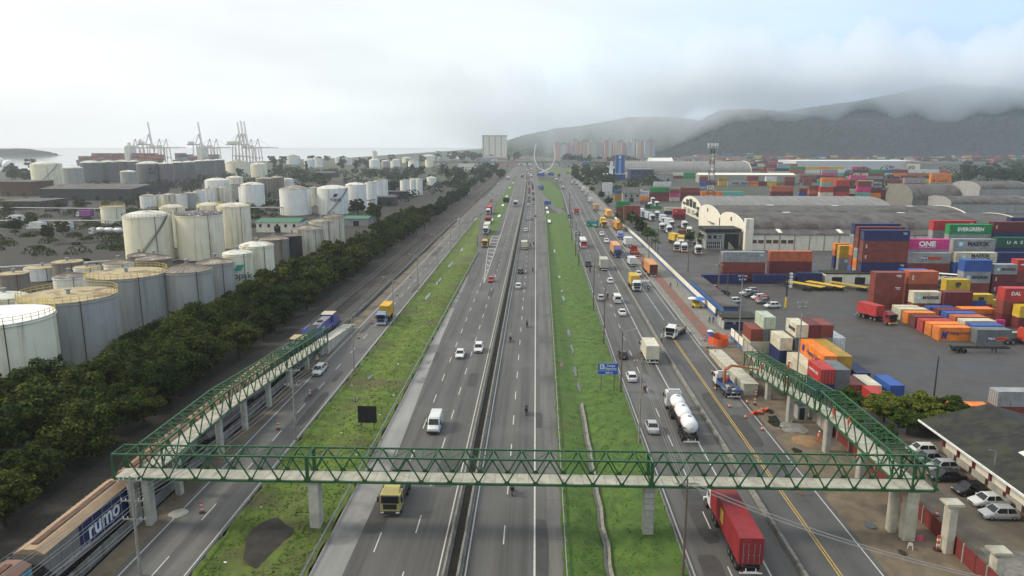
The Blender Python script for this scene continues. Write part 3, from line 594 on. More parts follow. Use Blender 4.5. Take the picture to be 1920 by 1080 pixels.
# ------------------------------------------------------------------ vehicle prototypes (front faces local +Y, wheels on z = 0)
def wheel_me(r, w, n=16):
    return MB().lathe([(r*.55,-w/2),(r*.95,-w/2),(r,-w*.35),(r,w*.35),(r*.95,w/2),(r*.55,w/2)], n, 0, (0,0,0), 'x').mesh('tyre', M['tyre'], True), \
           MB().lathe([(0,-w*.42),(r*.3,-w*.46),(r*.56,-w*.38),(r*.56,w*.38),(r*.3,w*.46),(0,w*.42)], n, 0, (0,0,0), 'x').mesh('rim', M['rim'], True)
WC = wheel_me(.31, .2); WT = wheel_me(.5, .3, 18); WTD = wheel_me(.5, .55, 18); WM = wheel_me(.3, .12); WV = wheel_me(.35, .24)
def wheel(pair, x, y, r): return ('wheel', pair[0], (x, y, r), 0, None, [('rim', pair[1], (0,0,0), 0, None)])
def car_proto(L=4.1, W_=1.72, H_=1.5, hood=1.0, boot=.35, rear=.35, kind='hatch'):
    hw = W_/2; f, r = L/2, -L/2; belt = .92 if kind != 'suv' else 1.05; gb = .2 if kind != 'suv' else .27
    def ring(y, w, z0, z1, ch=.1): return [(-w+ch,y,z0),(w-ch,y,z0),(w,y,z0+ch*1.6),(w,y,z1-ch*1.2),(w-ch*.9,y,z1),(-w+ch*.9,y,z1),(-w,y,z1-ch*1.2),(-w,y,z0+ch*1.6)]
    wsb = f - hood; rb = r + boot
    b = MB(); hz = belt - .1
    b.loft([ring(f, hw*.78, gb+.12, hz-.24), ring(f-.12, hw*.93, gb, hz-.16), ring(f-.55, hw, gb, hz-.06), ring(wsb, hw, gb, belt), ring(rb, hw, gb, belt), ring(r+.1, hw*.95, gb, belt-.03), ring(r, hw*.82, gb+.15, belt-.12)])
    body = b.mesh('body', M['vpaint'], True)
    tw, ws_t, rt = hw*.74, wsb - .62, (rb + rear)
    bw_ = hw*.93
    B4 = [(-bw_,wsb,belt),(bw_,wsb,belt),(bw_,rb,belt),(-bw_,rb,belt)]; T4 = [(-tw,ws_t,H_-.03),(tw,ws_t,H_-.03),(tw,rt,H_-.03),(-tw,rt,H_-.03)]
    glass = MB().hexa(B4, T4).mesh('windows', M['glass'])
    roof = MB().loft([[(-tw-.02,ws_t+.06,H_-.05),(tw+.02,ws_t+.06,H_-.05),(tw+.02,rt-.05,H_-.05),(-tw-.02,rt-.05,H_-.05)],[(-tw+.08,ws_t-.05,H_+.01),(tw-.08,ws_t-.05,H_+.01),(tw-.08,rt+.06,H_+.01),(-tw+.08,rt+.06,H_+.01)]])
    e = .012
    for i, j in ((0,0),(1,1),(2,2),(3,3)):
        p, q = np.array(B4[i]), np.array(T4[j]); roof.bar(p*(1.005,1,1), q*(1.01,1,1), .09, .09)
    ym = (ws_t + rt) / 2 - .05
    for s_ in (-1,1): roof.bar((s_*(bw_+e), ym, belt), (s_*(tw+e), ym, H_-.03), .09, .05)
    roof = roof.mesh('roof', M['vpaint'])
    P = [('body', body, (0,0,0), 0, 'A', []), ('windows', glass, (0,0,0), 0, None, []), ('roof', roof, (0,0,0), 0, 'A', [])]
    for s_ in (-1,1):
        P.append(('headlight', MB().box(s_*hw*.62-.17, s_*hw*.62+.17, f-.16, f-.05, hz-.34, hz-.17).mesh('hl', M['lamp']), (0,0,0), 0, None, []))
        P.append(('tail_light', MB().box(s_*hw*.78-.11, s_*hw*.78+.11, r+.01, r+.1, belt-.32, belt-.06).mesh('tl', M['tail']), (0,0,0), 0, None, []))
        P.append(('mirror', MB().box(s_*(hw+.09)-.09, s_*(hw+.09)+.09, wsb-.3, wsb-.16, belt+.02, belt+.17).mesh('mirror', M['vpaint']), (0,0,0), 0, 'A', []))
        for y in (f-.78, r+.72): P.append(wheel(WC if kind != 'suv' else WV, s_*(hw-.1), y, .31 if kind != 'suv' else .35))
    P.append(('grille', MB().box(-.45,.45,f-.03,f+.012,gb+.16,gb+.34).mesh('grille', M['black']), (0,0,0), 0, None, []))
    P.append(('number_plate', MB().box(-.22,.22,r-.012,r+.02,belt-.42,belt-.3).mesh('plate', M['white']), (0,0,0), 0, None, []))
    return P
HATCH = car_proto(); SEDAN = car_proto(4.5, 1.75, 1.47, 1.1, .95, .45, 'sedan'); SUV = car_proto(4.45, 1.84, 1.7, 1.05, .2, .3, 'suv')
def pickup_proto():
    P = car_proto(5.1, 1.82, 1.75, 1.2, 1.75, .12, 'suv')
    P.append(('cargo_bed', MB().box(-.75,.75,-2.45,-.95,1.0,1.062).mesh('bed', M['black']), (0,0,0), 0, None, [])); return P
PICKUP = pickup_proto()
def van_proto():
    L, hw, H_ = 5.4, .98, 2.3; f, r = L/2, -L/2; b = MB()
    def ring(y, w, z0, z1): return [(-w+.08,y,z0),(w-.08,y,z0),(w,y,z0+.12),(w-.1,y,z1-.12),(w-.22,y,z1),(-w+.22,y,z1),(-w+.1,y,z1-.12),(-w,y,z0+.12)]
    b.loft([ring(f,hw*.85,.32,.95), ring(f-.25,hw*.96,.25,1.12), ring(f-.85,hw,.25,1.28), ring(f-1.6,hw,.25,H_-.03), ring(r+.2,hw,.25,H_), ring(r,hw*.96,.3,H_-.08)])
    P = [('body', b.mesh('body', M['vpaint'], True), (0,0,0), 0, 'A', [])]
    P.append(('windscreen', MB().hexa([(-.8,f-.84,1.3),(.8,f-.84,1.3),(.8,f-.9,1.3),(-.8,f-.9,1.3)],[(-.7,f-1.5,2.1),(.7,f-1.5,2.1),(.7,f-1.6,2.1),(-.7,f-1.6,2.1)]).mesh('ws', M['glass']), (0,0,.03), 0, None, []))
    for s_ in (-1,1):
        P.append(('side_window', MB().hexa([(s_*.93,f-2.3,1.3),(s_*.985,f-2.3,1.3),(s_*.985,f-1.15,1.3),(s_*.93,f-1.15,1.3)],[(s_*.86,f-2.3,1.95),(s_*.925,f-2.3,1.95),(s_*.925,f-1.6,1.95),(s_*.86,f-1.6,1.95)]).mesh('sw', M['glass']), (0,0,0), 0, None, []))
        P.append(('headlight', MB().box(s_*.66-.16,s_*.66+.16,f-.16,f-.02,.72,.98).mesh('hl', M['lamp']), (0,0,0), 0, None, []))
        P.append(('tail_light', MB().box(s_*.85-.08,s_*.85+.08,r-.01,r+.06,.8,1.3).mesh('tl', M['tail']), (0,0,0), 0, None, []))
        P.append(('mirror', MB().box(s_*1.13-.1,s_*1.13+.1,f-1.15,f-1.0,1.3,1.62).mesh('mirror', M['black']), (0,0,0), 0, None, []))
        for y in (f-.95, r+1.1): P.append(wheel(WV, s_*.86, y, .35))
    P.append(('rear_window', MB().box(-.7,.7,r-.015,r+.03,1.3,1.9).mesh('rw', M['glass']), (0,0,0), 0, None, []))
    P.append(('bumper', MB().box(-.9,.9,f-.1,f+.05,.28,.62).mesh('bumper', M['black']), (0,0,0), 0, None, [])); return P
VAN = van_proto()

def cab_parts(yf, kind='over', high=True):
    """truck cab whose front is at y = yf"""
    P = []; hw = 1.22; zt = 3.1 if high else 2.65; d = 2.1
    if kind == 'over':
        c = MB().loft([[(-hw,yf-d,.75),(hw,yf-d,.75),(hw,yf-d,zt),(-hw,yf-d,zt)],[(-hw,yf-.5,.75),(hw,yf-.5,.75),(hw,yf-.5,zt),(-hw,yf-.5,zt)],[(-hw*.96,yf-.06,.75),(hw*.96,yf-.06,.75),(hw*.93,yf-.28,zt-.12),(-hw*.93,yf-.28,zt-.12)]])
        P.append(('cab', c.mesh('cab', M['vpaint']), (0,0,0), 0, 'A', [
            ('windscreen', MB().hexa([(-1.05,yf-.1,1.72),(1.05,yf-.1,1.72),(1.05,yf-.14,1.72),(-1.05,yf-.14,1.72)],[(-1.02,yf-.2,2.5),(1.02,yf-.2,2.5),(1.02,yf-.26,2.5),(-1.02,yf-.26,2.5)]).mesh('ws', M['glass']), (0,.04,0), 0, None),
            ('grille', MB().box(-.8,.8,yf-.09,yf-.02,.98,1.6).mesh('grille', M['black']), (0,0,0), 0, None),
            ('side_window', MB().box(-hw-.012,-hw+.01,yf-1.35,yf-.5,1.75,2.4).mesh('sw', M['glass']), (0,0,0), 0, None),
            ('side_window', MB().box(hw-.01,hw+.012,yf-1.35,yf-.5,1.75,2.4).mesh('sw', M['glass']), (0,0,0), 0, None),
            ('roof_fairing', MB().prism_x([(yf-d+.05,zt),(yf-.75,zt),(yf-1.5,zt+.45),(yf-d+.05,zt+.5)], -.95, .95).mesh('fairing', M['vpaint']), (0,0,0), 0, 'A'),
            ('sun_visor', MB().box(-1.05,1.05,yf-.24,yf+.04,2.55,2.66).mesh('visor', M['black']), (0,0,0), 0, None)]))
    else:
        c = MB().box(-1.1,1.1,yf-3.2,yf-1.45,.8,2.75); c.loft([[(-1.0,yf-1.5,.8),(1.0,yf-1.5,.8),(1.0,yf-1.5,1.75),(-1.0,yf-1.5,1.75)],[(-.85,yf-.05,.8),(.85,yf-.05,.8),(.8,yf-.1,1.5),(-.8,yf-.1,1.5)]])
        P.append(('cab', c.mesh('cab', M['vpaint']), (0,0,0), 0, 'A', [
            ('windscreen', MB().box(-.95,.95,yf-1.46,yf-1.42,1.8,2.55).mesh('ws', M['glass']), (0,0,0), 0, None),
            ('grille', MB().box(-.6,.6,yf-.06,yf-.02,.9,1.4).mesh('grille', M['black']), (0,0,0), 0, None),
            ('side_window', MB().box(-1.112,1.112,yf-2.5,yf-1.65,1.85,2.5).mesh('sw', M['glass']), (0,0,0), 0, None)]))
    P.append(('bumper', MB().box(-1.2,1.2,yf-.3,yf+.02,.38,.74).mesh('bumper', M['plain']), (0,0,0), 0, 'C', []))
    for s_ in (-1,1):
        P.append(('headlight', MB().box(s_*.92-.2,s_*.92+.2,yf-.05,yf+.035,.52,.7).mesh('hl', M['lamp']), (0,0,0), 0, None, []))
        P.append(('mirror', MB().box(s_*1.42-.1,s_*1.42+.1,yf-.35,yf-.22,1.8,2.45).bar((s_*1.2,yf-.3,2.4),(s_*1.42,yf-.3,2.4),.05).mesh('mirror', M['black']), (0,0,0), 0, None, []))
    return P
def chassis(y0, y1, z=.8): return ('chassis', MB().box(-.48,-.34,y0,y1,z-.12,z+.12).box(.34,.48,y0,y1,z-.12,z+.12).box(-.9,-.5,y0+(y1-y0)*.42,y0+(y1-y0)*.6,.45,.9).box(-.34,.34,y0,y0+.3,z-.1,z+.1).mesh('chassis', M['black']), (0,0,0), 0, None, [])
def axle(y, dual=True): return [wheel(WTD if dual else WT, s_*(.95 if dual else 1.05), y, .5) for s_ in (-1,1)]
def corr_box(L, W_, H_, pitch=.28, depth=.035, z0=0., roofcorr=True):
    """corrugated container body, long axis Y, base at z0, with corner posts and rails"""
    b = MB(); n = max(4, int(L / pitch)); hw, hl = W_/2, L/2; ys_ = []
    for i in range(n):
        a = -hl + .12 + (L - .24) * i / n; p = (L - .24) / n
        ys_ += [(a, 0), (a + p*.3, 0), (a + p*.5, depth), (a + p*.8, depth)]
    ys_ += [(hl - .12, 0)]
    for s_ in (-1, 1):
        V = []; F = []
        for y, d in ys_: V += [(s_*(hw - .015 - d), y, z0 + .14), (s_*(hw - .015 - d), y, z0 + H_ - .1)]
        for i in range(len(ys_) - 1): F.append((2*i, 2*i+2, 2*i+3, 2*i+1) if s_ > 0 else (2*i+1, 2*i+3, 2*i+2, 2*i))
        b.add(V, F)
    V = []; F = []
    for y, d in ys_: V += [(-hw + .05, y, z0 + H_ - .02 - d*.5), (hw - .05, y, z0 + H_ - .02 - d*.5)]
    for i in range(len(ys_) - 1): F.append((2*i, 2*i+1, 2*i+3, 2*i+2))
    b.add(V, F)
    nx = 8; xs = []
    for i in range(nx):
        a = -hw + .1 + (W_ - .2) * i / nx; p = (W_ - .2) / nx; xs += [(a, 0), (a + p*.3, 0), (a + p*.5, depth), (a + p*.8, depth)]
    xs += [(hw - .1, 0)]
    for s_ in (-1, 1):
        V = []; F = []
        for x, d in xs: V += [(x, s_*(hl - .015 - d), z0 + .14), (x, s_*(hl - .015 - d), z0 + H_ - .1)]
        for i in range(len(xs) - 1): F.append((2*i, 2*i+2, 2*i+3, 2*i+1) if s_ < 0 else (2*i+1, 2*i+3, 2*i+2, 2*i))
        b.add(V, F)
    for sx in (-1, 1):
        for sy in (-1, 1): b.box(min(sx*hw, sx*(hw-.14)), max(sx*hw, sx*(hw-.14)), min(sy*hl, sy*(hl-.14)), max(sy*hl, sy*(hl-.14)), z0, z0 + H_)
        b.box(min(sx*hw, sx*(hw-.08)), max(sx*hw, sx*(hw-.08)), -hl+.14, hl-.14, z0, z0+.16); b.box(min(sx*hw, sx*(hw-.08)), max(sx*hw, sx*(hw-.08)), -hl+.14, hl-.14, z0+H_-.11, z0+H_-.003)
    for sy in (-1, 1):
        b.box(-hw+.14, hw-.14, min(sy*hl, sy*(hl-.08)), max(sy*hl, sy*(hl-.08)), z0, z0+.16); b.box(-hw+.14, hw-.14, min(sy*hl, sy*(hl-.08)), max(sy*hl, sy*(hl-.08)), z0+H_-.11, z0+H_-.003)
    return b
def door_me(W_, H_):
    b = MB().box(0, W_/2-.14, -.03, .02, .16, H_-.12)
    for k in range(1, 4): b.box(.02, W_/2-.16, -.045, -.03, .16 + (H_-.28)*k/4 - .03, .16 + (H_-.28)*k/4 + .03)
    return b.mesh('door', M['cont'])
rod_me = MB().cyl((0,-.07,.2),(0,-.07,2.35),.03,.03,6).box(-.16,.02,-.09,-.05,1.05,1.12).mesh('lock_rod', M['steel'])
C40 = corr_box(12.19, 2.44, 2.59).mesh('container_body', M['cont']); C40H = corr_box(12.19, 2.44, 2.9).mesh('container_body', M['cont']); C20 = corr_box(6.06, 2.44, 2.59).mesh('container_body', M['cont'])
DOOR, DOORH = door_me(2.44, 2.59), door_me(2.44, 2.9)
def add_doors(root, L, key='D', h='', at=-1, col=None, z=0, y=0):
    """two doors at local end -Y (at=-1) or +Y"""
    for s_ in (0, 1):
        d = ob('door', DOORH if h else DOOR, root, (0, y + at*L/2, z), (0,0,0 if at < 0 else math.pi), col)
        if s_: d.scale = (-1, 1, 1)
        for x in (.3, .82): ob('lock_rod', rod_me, d, (x,0,0))
def rear_bar(y): return [('rear_bumper', MB().box(-1.15,1.15,y,y+.12,.42,.6).bar((-.5,y+.06,.5),(-.5,y+.06,.95),.08).bar((.5,y+.06,.5),(.5,y+.06,.95),.08).mesh('rb', M['white']), (0,0,0), 0, None, [])] + \
    [('tail_light', MB().box(s_*.95-.2,s_*.95+.2,y-.03,y,.62,.75).mesh('tl', M['tail']), (0,0,0), 0, None, []) for s_ in (-1,1)]
def boxbody(L, y1, z0, H_, W_=2.5, ribs=True, m='cargo'):
    b = MB().box(-W_/2, W_/2, y1-L, y1, z0, z0+H_)
    for sx in (-1,1):
        for sy in (y1-L, y1): b.box(sx*W_/2-.06, sx*W_/2+.06, sy-.06, sy+.06, z0-.02, z0+H_+.03)
        b.box(sx*W_/2-.05, sx*W_/2+.05, y1-L+.06, y1-.06, z0+H_-.07, z0+H_+.03); b.box(sx*W_/2-.05, sx*W_/2+.05, y1-L+.06, y1-.06, z0-.08, z0+.06)
        if ribs:
            for k in range(1, int(L)): b.box(sx*W_/2-.02, sx*W_/2+.02, y1-L+k-.03, y1-L+k+.03, z0+.06, z0+H_-.07)
    for sy in (y1-L-.045, y1-.005): b.box(-W_/2+.07, W_/2-.07, sy, sy+.05, z0+H_-.09, z0+H_+.03)
    return b.mesh('cargo_box', M[m])
_vp = {}
def truck_proto(kind):
    if kind in _vp: return _vp[kind]
    P = []
    if kind == 'box':            # rigid lorry with a box body
        P = cab_parts(4.6, high=False) + [chassis(-4.4, 3.2), ('cargo_box', boxbody(6.6, 2.3, 1.05, 2.75), (0,0,0), 0, 'B', [('rear_door', MB().box(-1.15,-.03,-4.36,-4.31,1.15,3.65).box(.03,1.15,-4.36,-4.31,1.15,3.65).mesh('rd', M['cargo']), (0,0,0), 0, 'B')])] + axle(3.3, False) + axle(-1.6) + axle(-2.9) + rear_bar(-4.45)
    elif kind == 'smallbox':
        P = cab_parts(3.2, high=False) + [chassis(-2.9, 2), ('cargo_box', boxbody(4.4, 1.0, .95, 2.1, 2.2), (0,0,0), 0, 'B', [('rear_door', MB().box(-1.0,-.03,-3.46,-3.41,1.05,2.95).box(.03,1.0,-3.46,-3.41,1.05,2.95).mesh('rd', M['cargo']), (0,0,0), 0, 'B')])] + axle(2.1, False) + axle(-2.0) + rear_bar(-3.5)
    elif kind in ('semi_box', 'semi40', 'semi20', 'skeletal', 'nose40'):
        cabk = 'nose' if kind == 'nose40' else 'over'
        P = cab_parts(8.2, cabk, kind != 'semi20') + [chassis(2.2, 7)] + axle(6.9, False) + axle(3.6) + axle(2.4)
        if kind == 'semi_box': P += [('cargo_box', boxbody(12.4, 4.9, 1.2, 2.85), (0,0,0), 0, 'B', [('rear_door', MB().box(-1.18,-.03,-7.56,-7.51,1.3,3.95).box(.03,1.18,-7.56,-7.51,1.3,3.95).mesh('rd', M['cargo']), (0,0,0), 0, 'E')])]
        elif kind in ('semi40', 'nose40'): P += [('cargo_container', C40H, (0,-1.25,1.3), 0, 'B', [])]
        elif kind == 'semi20': P += [('cargo_container', C20, (0,.9,1.3), 0, 'B', [])]
        if kind == 'semi20': P += [chassis(-2.6, 4.2, 1.1)] + axle(.0) + axle(-1.3) + rear_bar(-2.7)
        else: P += [chassis(-7.4, 4.6, 1.08)] + axle(-3.6) + axle(-4.85) + axle(-6.1) + rear_bar(-7.6)
    elif kind == 'tanker':
        P = cab_parts(9.2) + [chassis(3.2, 8)] + axle(7.9, False) + axle(4.6) + axle(3.4) + [chassis(-6.8, 5.4, 1.05)] + axle(-3.0) + axle(-4.25) + axle(-5.5) + rear_bar(-7.0)
        for y0, y1 in ((2.4, 5.9), (-2.3, 1.9), (-6.6, -2.8)):
            r_ = 1.12; P.append(('tank_pod', MB().lathe([(.05,0),(r_*.6,.14),(r_*.92,.5),(r_,.95),(r_,(y1-y0)-.95),(r_*.92,(y1-y0)-.5),(r_*.6,(y1-y0)-.14),(.05,(y1-y0))], 22, 0, (0,y0,2.45), 'y').mesh('pod', M['vpaint'], True), (0,0,0), 0, 'B', [('hatch', MB().cyl((0,(y0+y1)/2,3.5),(0,(y0+y1)/2,3.68),.28).mesh('hatch', M['steel']), (0,0,0), 0, None)]))
        P.append(('catwalk', MB().box(-1.2,-.85,-6.6,5.6,2.35,2.42).mesh('cw', M['rust']), (0,0,0), 0, None, []))
    elif kind == 'dump':
        P = cab_parts(4.0, high=False) + [chassis(-3.8, 3)] + axle(2.8, False) + axle(-1.6) + axle(-2.9) + rear_bar(-3.9)
        b = MB(); b.hexa([(-1.0,-3.8,1.05),(1.0,-3.8,1.05),(1.0,1.6,1.05),(-1.0,1.6,1.05)],[(-1.2,-3.9,1.12),(1.2,-3.9,1.12),(1.2,1.7,1.12),(-1.2,1.7,1.12)])
        for sx in (-1,1): b.box(sx*1.2-.05,sx*1.2+.05,-3.9,1.7,1.1,2.3)
        b.box(-1.15,1.15,1.6,1.7,1.12,2.7).box(-1.15,1.15,-3.9,-3.8,1.12,2.3); P.append(('tipper_body', b.mesh('dump', M['cargo']), (0,0,0), 0, 'B', []))
    elif kind == 'flatbed':
        P = cab_parts(4.2, high=False) + [chassis(-4.0, 3)] + axle(3.0, False) + axle(-1.6) + axle(-2.9) + rear_bar(-4.05)
        b = MB().box(-1.2,1.2,-4.0,1.9,1.05,1.2)
        for sx in (-1,1): b.box(sx*1.2-.03,sx*1.2+.03,-4.0,1.9,1.2,1.65)
        b.box(-1.2,1.2,1.84,1.9,1.2,1.95).box(-1.2,1.2,-4.0,-3.94,1.2,1.65); P.append(('load_bed', b.mesh('bed', M['cargo']), (0,0,0), 0, 'B', []))
    elif kind == 'tractor':
        P = cab_parts(3.2) + [chassis(-2.8, 2)] + axle(1.9, False) + axle(-1.0) + axle(-2.2)
        P.append(('fifth_wheel', MB().cyl((0,-1.6,.95),(0,-1.6,1.1),.5).mesh('fw', M['black']), (0,0,0), 0, None, []))
    elif kind == 'bus':
        b = MB().loft([[(-1.22,y,.35),(1.22,y,.35),(1.25,y,1.2),(1.22,y,2.9),(1.0,y,3.15),(-1.0,y,3.15),(-1.22,y,2.9),(-1.25,y,1.2)] for y in (-5.6, 5.5)])
        P = [('body', b.mesh('body', M['vpaint']), (0,0,0), 0, 'A', [])]
        P.append(('rear_panel', MB().box(-1.15,1.15,-5.64,-5.61,.9,2.6).mesh('panel', M['plain']), (0,0,0), 0, 'B', [('rear_window', MB().box(-.9,.9,-5.67,-5.645,1.9,2.55).mesh('rw', M['glass']), (0,0,0), 0, None)]))
        P.append(('windscreen', MB().box(-1.1,1.1,5.51,5.54,1.2,2.7).mesh('ws', M['glass']), (0,0,0), 0, None, []))
        for s_ in (-1,1):
            for k in range(7): P.append(('side_window', MB().box(s_*1.235-.015,s_*1.235+.02,-5+k*1.45,-3.75+k*1.45,1.55,2.6).mesh('sw', M['glass']), (0,0,0), 0, None, []))
            P.append(('tail_light', MB().box(s_*1.0-.1,s_*1.0+.1,-5.67,-5.61,.6,.95).mesh('tl', M['tail']), (0,0,0), 0, None, []))
        P += axle(3.2, False) + axle(-3.2)
        P.append(('roof_hatch', MB().box(-.5,.5,-1.5,-.5,3.15,3.28).mesh('rh', M['plain']), (0,0,0), 0, 'A', []))
    _vp[kind] = P; return P
def vehicle(name, proto, xy, rz, label, cat, group, A, B=None, C=None, E=None, scale=None, z=0):
    k_ = 1 + .17 * min(1, max(0, (xy[1] - 150) / 250))
    t = thing(name, label, cat, (xy[0], xy[1], z), rz, group, (scale or 1) * k_)
    parts(t, proto, {'A': A, 'B': B or A, 'C': C or (.03,.03,.03), 'E': E or B or A})
    return t
# motorcycle + rider
def moto_proto():
    P = [('frame', MB().bar((0,-.45,.6),(0,.35,.72),.16,.22).bar((0,.35,.75),(0,.62,.35),.07).bar((0,-.2,.5),(0,-.65,.32),.08).box(-.14,.14,-.12,.25,.3,.62).mesh('frame', M['vpaint']), (0,0,0), 0, 'A', []),
         ('fuel_tank', MB().lathe([(.02,-.25),(.14,-.15),(.17,.05),(.1,.25),(.02,.3)], 10, 0, (0,.18,.86), 'y').mesh('ft', M['vpaint'], True), (0,0,0), 0, 'A', []),
         ('seat', MB().box(-.13,.13,-.75,-.02,.76,.85).mesh('seat', M['black']), (0,0,0), 0, None, []),
         ('handlebar', MB().bar((-.36,.42,1.05),(.36,.42,1.05),.035).bar((0,.38,.8),(0,.42,1.05),.06).mesh('hb', M['black']), (0,0,0), 0, None, []),
         ('headlight', MB().cyl((0,.55,.9),(0,.64,.9),.1).mesh('hl', M['lamp']), (0,0,0), 0, None, []),
         ('tail_light', MB().box(-.08,.08,-.83,-.76,.72,.8).mesh('tl', M['tail']), (0,0,0), 0, None, []),
         wheel(WM, 0, .68, .3), wheel(WM, 0, -.62, .3),
         ('luggage_box', MB().box(-.22,.22,-.98,-.6,.9,1.28).mesh('box', M['black']), (0,0,0), 0, None, [])]
    return P
MOTO = moto_proto()
# people: one continuous skinned body per pose
def body_mesh(name, J, E_, zones):
    """J: joint -> (pos, radius); E_: edges; zones(co)->material index (0 shirt, 1 trousers, 2 skin, 3 shoes, 4 hair)"""
    ks = list(J); me = bpy.data.meshes.new(name); me.from_pydata([J[k][0] for k in ks], [(ks.index(a), ks.index(c)) for a, c in E_], [])
    o = bpy.data.objects.new(name, me); COL.objects.link(o)
    o.modifiers.new('s', 'SKIN'); sv_ = me.skin_vertices[0].data
    for i, k in enumerate(ks): r_ = J[k][1]; sv_[i].radius = r_ if isinstance(r_, tuple) else (r_, r_)
    sv_[ks.index('pelvis')].use_root = True
    o.modifiers.new('d', 'SUBSURF').levels = 1
    out = bpy.data.meshes.new_from_object(o.evaluated_get(bpy.context.evaluated_depsgraph_get()))
    bpy.data.objects.remove(o); bpy.data.meshes.remove(me)
    out.materials.clear()
    for m in (M['plain'], M['trouser'], M['skin'], M['black'], M['hair']): out.materials.append(m)
    for p in out.polygons: p.material_index = zones(p.center); p.use_smooth = True
    return out
M['trouser'] = mat('dark_trousers', (.03,.035,.05), .8, var=.2); M['hair'] = mat('hair', (.015,.012,.01), .7, var=.2)
def standing(arms=0., stride=0., bend=0.):
    q = bend; J = {'pelvis':((0,0,.95),(.16,.12)),'waist':((0,q*.1,1.1),(.145,.1)),'chest':((0,q*.3,1.33),(.18,.12)),'neck':((0,q*.45,1.5),.06),'head':((0,q*.5+.02,1.62),(.085,.1)),'crown':((0,q*.5+.01,1.72),(.07,.08))}
    E_ = [('pelvis','waist'),('waist','chest'),('chest','neck'),('neck','head'),('head','crown')]
    for s_, n in ((-1,'l'),(1,'r')):
        J['sh'+n] = ((s_*.2,q*.33,1.42),.065); J['el'+n] = ((s_*(.27+arms*.1),q*.35+arms*.15,1.14),.048); J['wr'+n] = ((s_*(.28-arms*.1),q*.5+.05+arms*.38,.9+arms*.25),.035); J['ha'+n] = ((s_*(.28-arms*.12),q*.5+.08+arms*.46,.82+arms*.27),(.04,.025))
        J['hi'+n] = ((s_*.1,0,.88),.1); J['kn'+n] = ((s_*.11,s_*stride*.16+.03,.5),.065); J['an'+n] = ((s_*.11,s_*stride*.3-.03,.09),.045); J['to'+n] = ((s_*.12,s_*stride*.3+.14,.04),(.045,.03))
        E_ += [('chest','sh'+n),('sh'+n,'el'+n),('el'+n,'wr'+n),('wr'+n,'ha'+n),('pelvis','hi'+n),('hi'+n,'kn'+n),('kn'+n,'an'+n),('an'+n,'to'+n)]
    def zn(c):
        if c.z > 1.47 and abs(c.x) < .13: return 4 if (c.z > 1.66 or c.y < q*.5-.05) else 2
        if c.z < .12: return 3
        if abs(c.x) > .2 and c.z < .95 + arms*.2 and c.z > .7: return 2
        return 0 if c.z > .95 else 1
    return J, E_, zn
def riding():
    J = {'pelvis':((0,-.25,.95),(.16,.13)),'waist':((0,-.2,1.1),(.145,.11)),'chest':((0,-.06,1.34),(.18,.13)),'neck':((0,0,1.49),.06),'head':((0,.04,1.6),(.085,.1)),'crown':((0,.04,1.7),(.07,.08))}
    E_ = [('pelvis','waist'),('waist','chest'),('chest','neck'),('neck','head'),('head','crown')]
    for s_, n in ((-1,'l'),(1,'r')):
        J['sh'+n] = ((s_*.2,-.03,1.4),.065); J['el'+n] = ((s_*.3,.16,1.18),.05); J['wr'+n] = ((s_*.3,.38,1.1),.035); J['ha'+n] = ((s_*.29,.44,1.08),.04)
        J['hi'+n] = ((s_*.12,-.2,.9),.1); J['kn'+n] = ((s_*.22,.2,.78),.07); J['an'+n] = ((s_*.2,.0,.38),.05); J['to'+n] = ((s_*.2,.16,.33),(.045,.035))
        E_ += [('chest','sh'+n),('sh'+n,'el'+n),('el'+n,'wr'+n),('wr'+n,'ha'+n),('pelvis','hi'+n),('hi'+n,'kn'+n),('kn'+n,'an'+n),('an'+n,'to'+n)]
    def zn(c):
        if c.z > 1.47 and abs(c.x) < .13: return 2
        if c.z < .4: return 3
        if c.y > .36 and c.z > 1: return 2
        return 0 if c.z > .98 else 1
    return J, E_, zn
POSE = {'stand': body_mesh('body', *standing()), 'work': body_mesh('body', *standing(1., .3, .25)), 'walk': body_mesh('body', *standing(.2, 1.)), 'ride': body_mesh('body', *riding())}
suit = {k: me.copy() for k, me in POSE.items()}
for me in suit.values(): me.materials[1] = M['plain']          # overalls: trousers in the jacket colour
helmet_me = MB().lathe([(.0,.16),(.06,.15),(.1,.11),(.13,.04),(.135,.0),(.155,-.01),(.0,-.012)], 14).mesh('helmet', M['vpaint'], True)
full_helmet = MB().lathe([(.0,.17),(.07,.155),(.125,.09),(.14,0),(.125,-.09),(.09,-.13),(0,-.13)], 14).mesh('helmet', M['vpaint'], True)
visor_me = MB().box(-.1,.1,.1,.145,-.04,.05).mesh('visor', M['glass'])
stripe_me = MB().lathe([(.2,-.035),(.205,-.03),(.205,.03),(.2,.035)], 12).mesh('reflective_band', M['white'], True)
def person(xy, z, rz, label, pose='stand', col=(.3,.3,.3), group=None, hat=None, over=False, vest=False):
    t = thing('person', label, 'person', (xy[0], xy[1], z), rz, group)
    ob('body', (suit if over else POSE)[pose], t, color=col)
    hy = {'stand': .02, 'work': .13, 'walk': .02, 'ride': .05}[pose]
    if hat and pose == 'ride':
        h = ob('helmet', full_helmet, t, (0, hy, 1.64), color=hat); ob('visor', visor_me, h)
    elif hat: ob('helmet', helmet_me, t, (0, hy, 1.68), color=hat)
    if vest: ob('reflective_band', stripe_me, t, (0, {'work': .04}.get(pose, 0), 1.2), scale=(.95,.68,1))
    return t

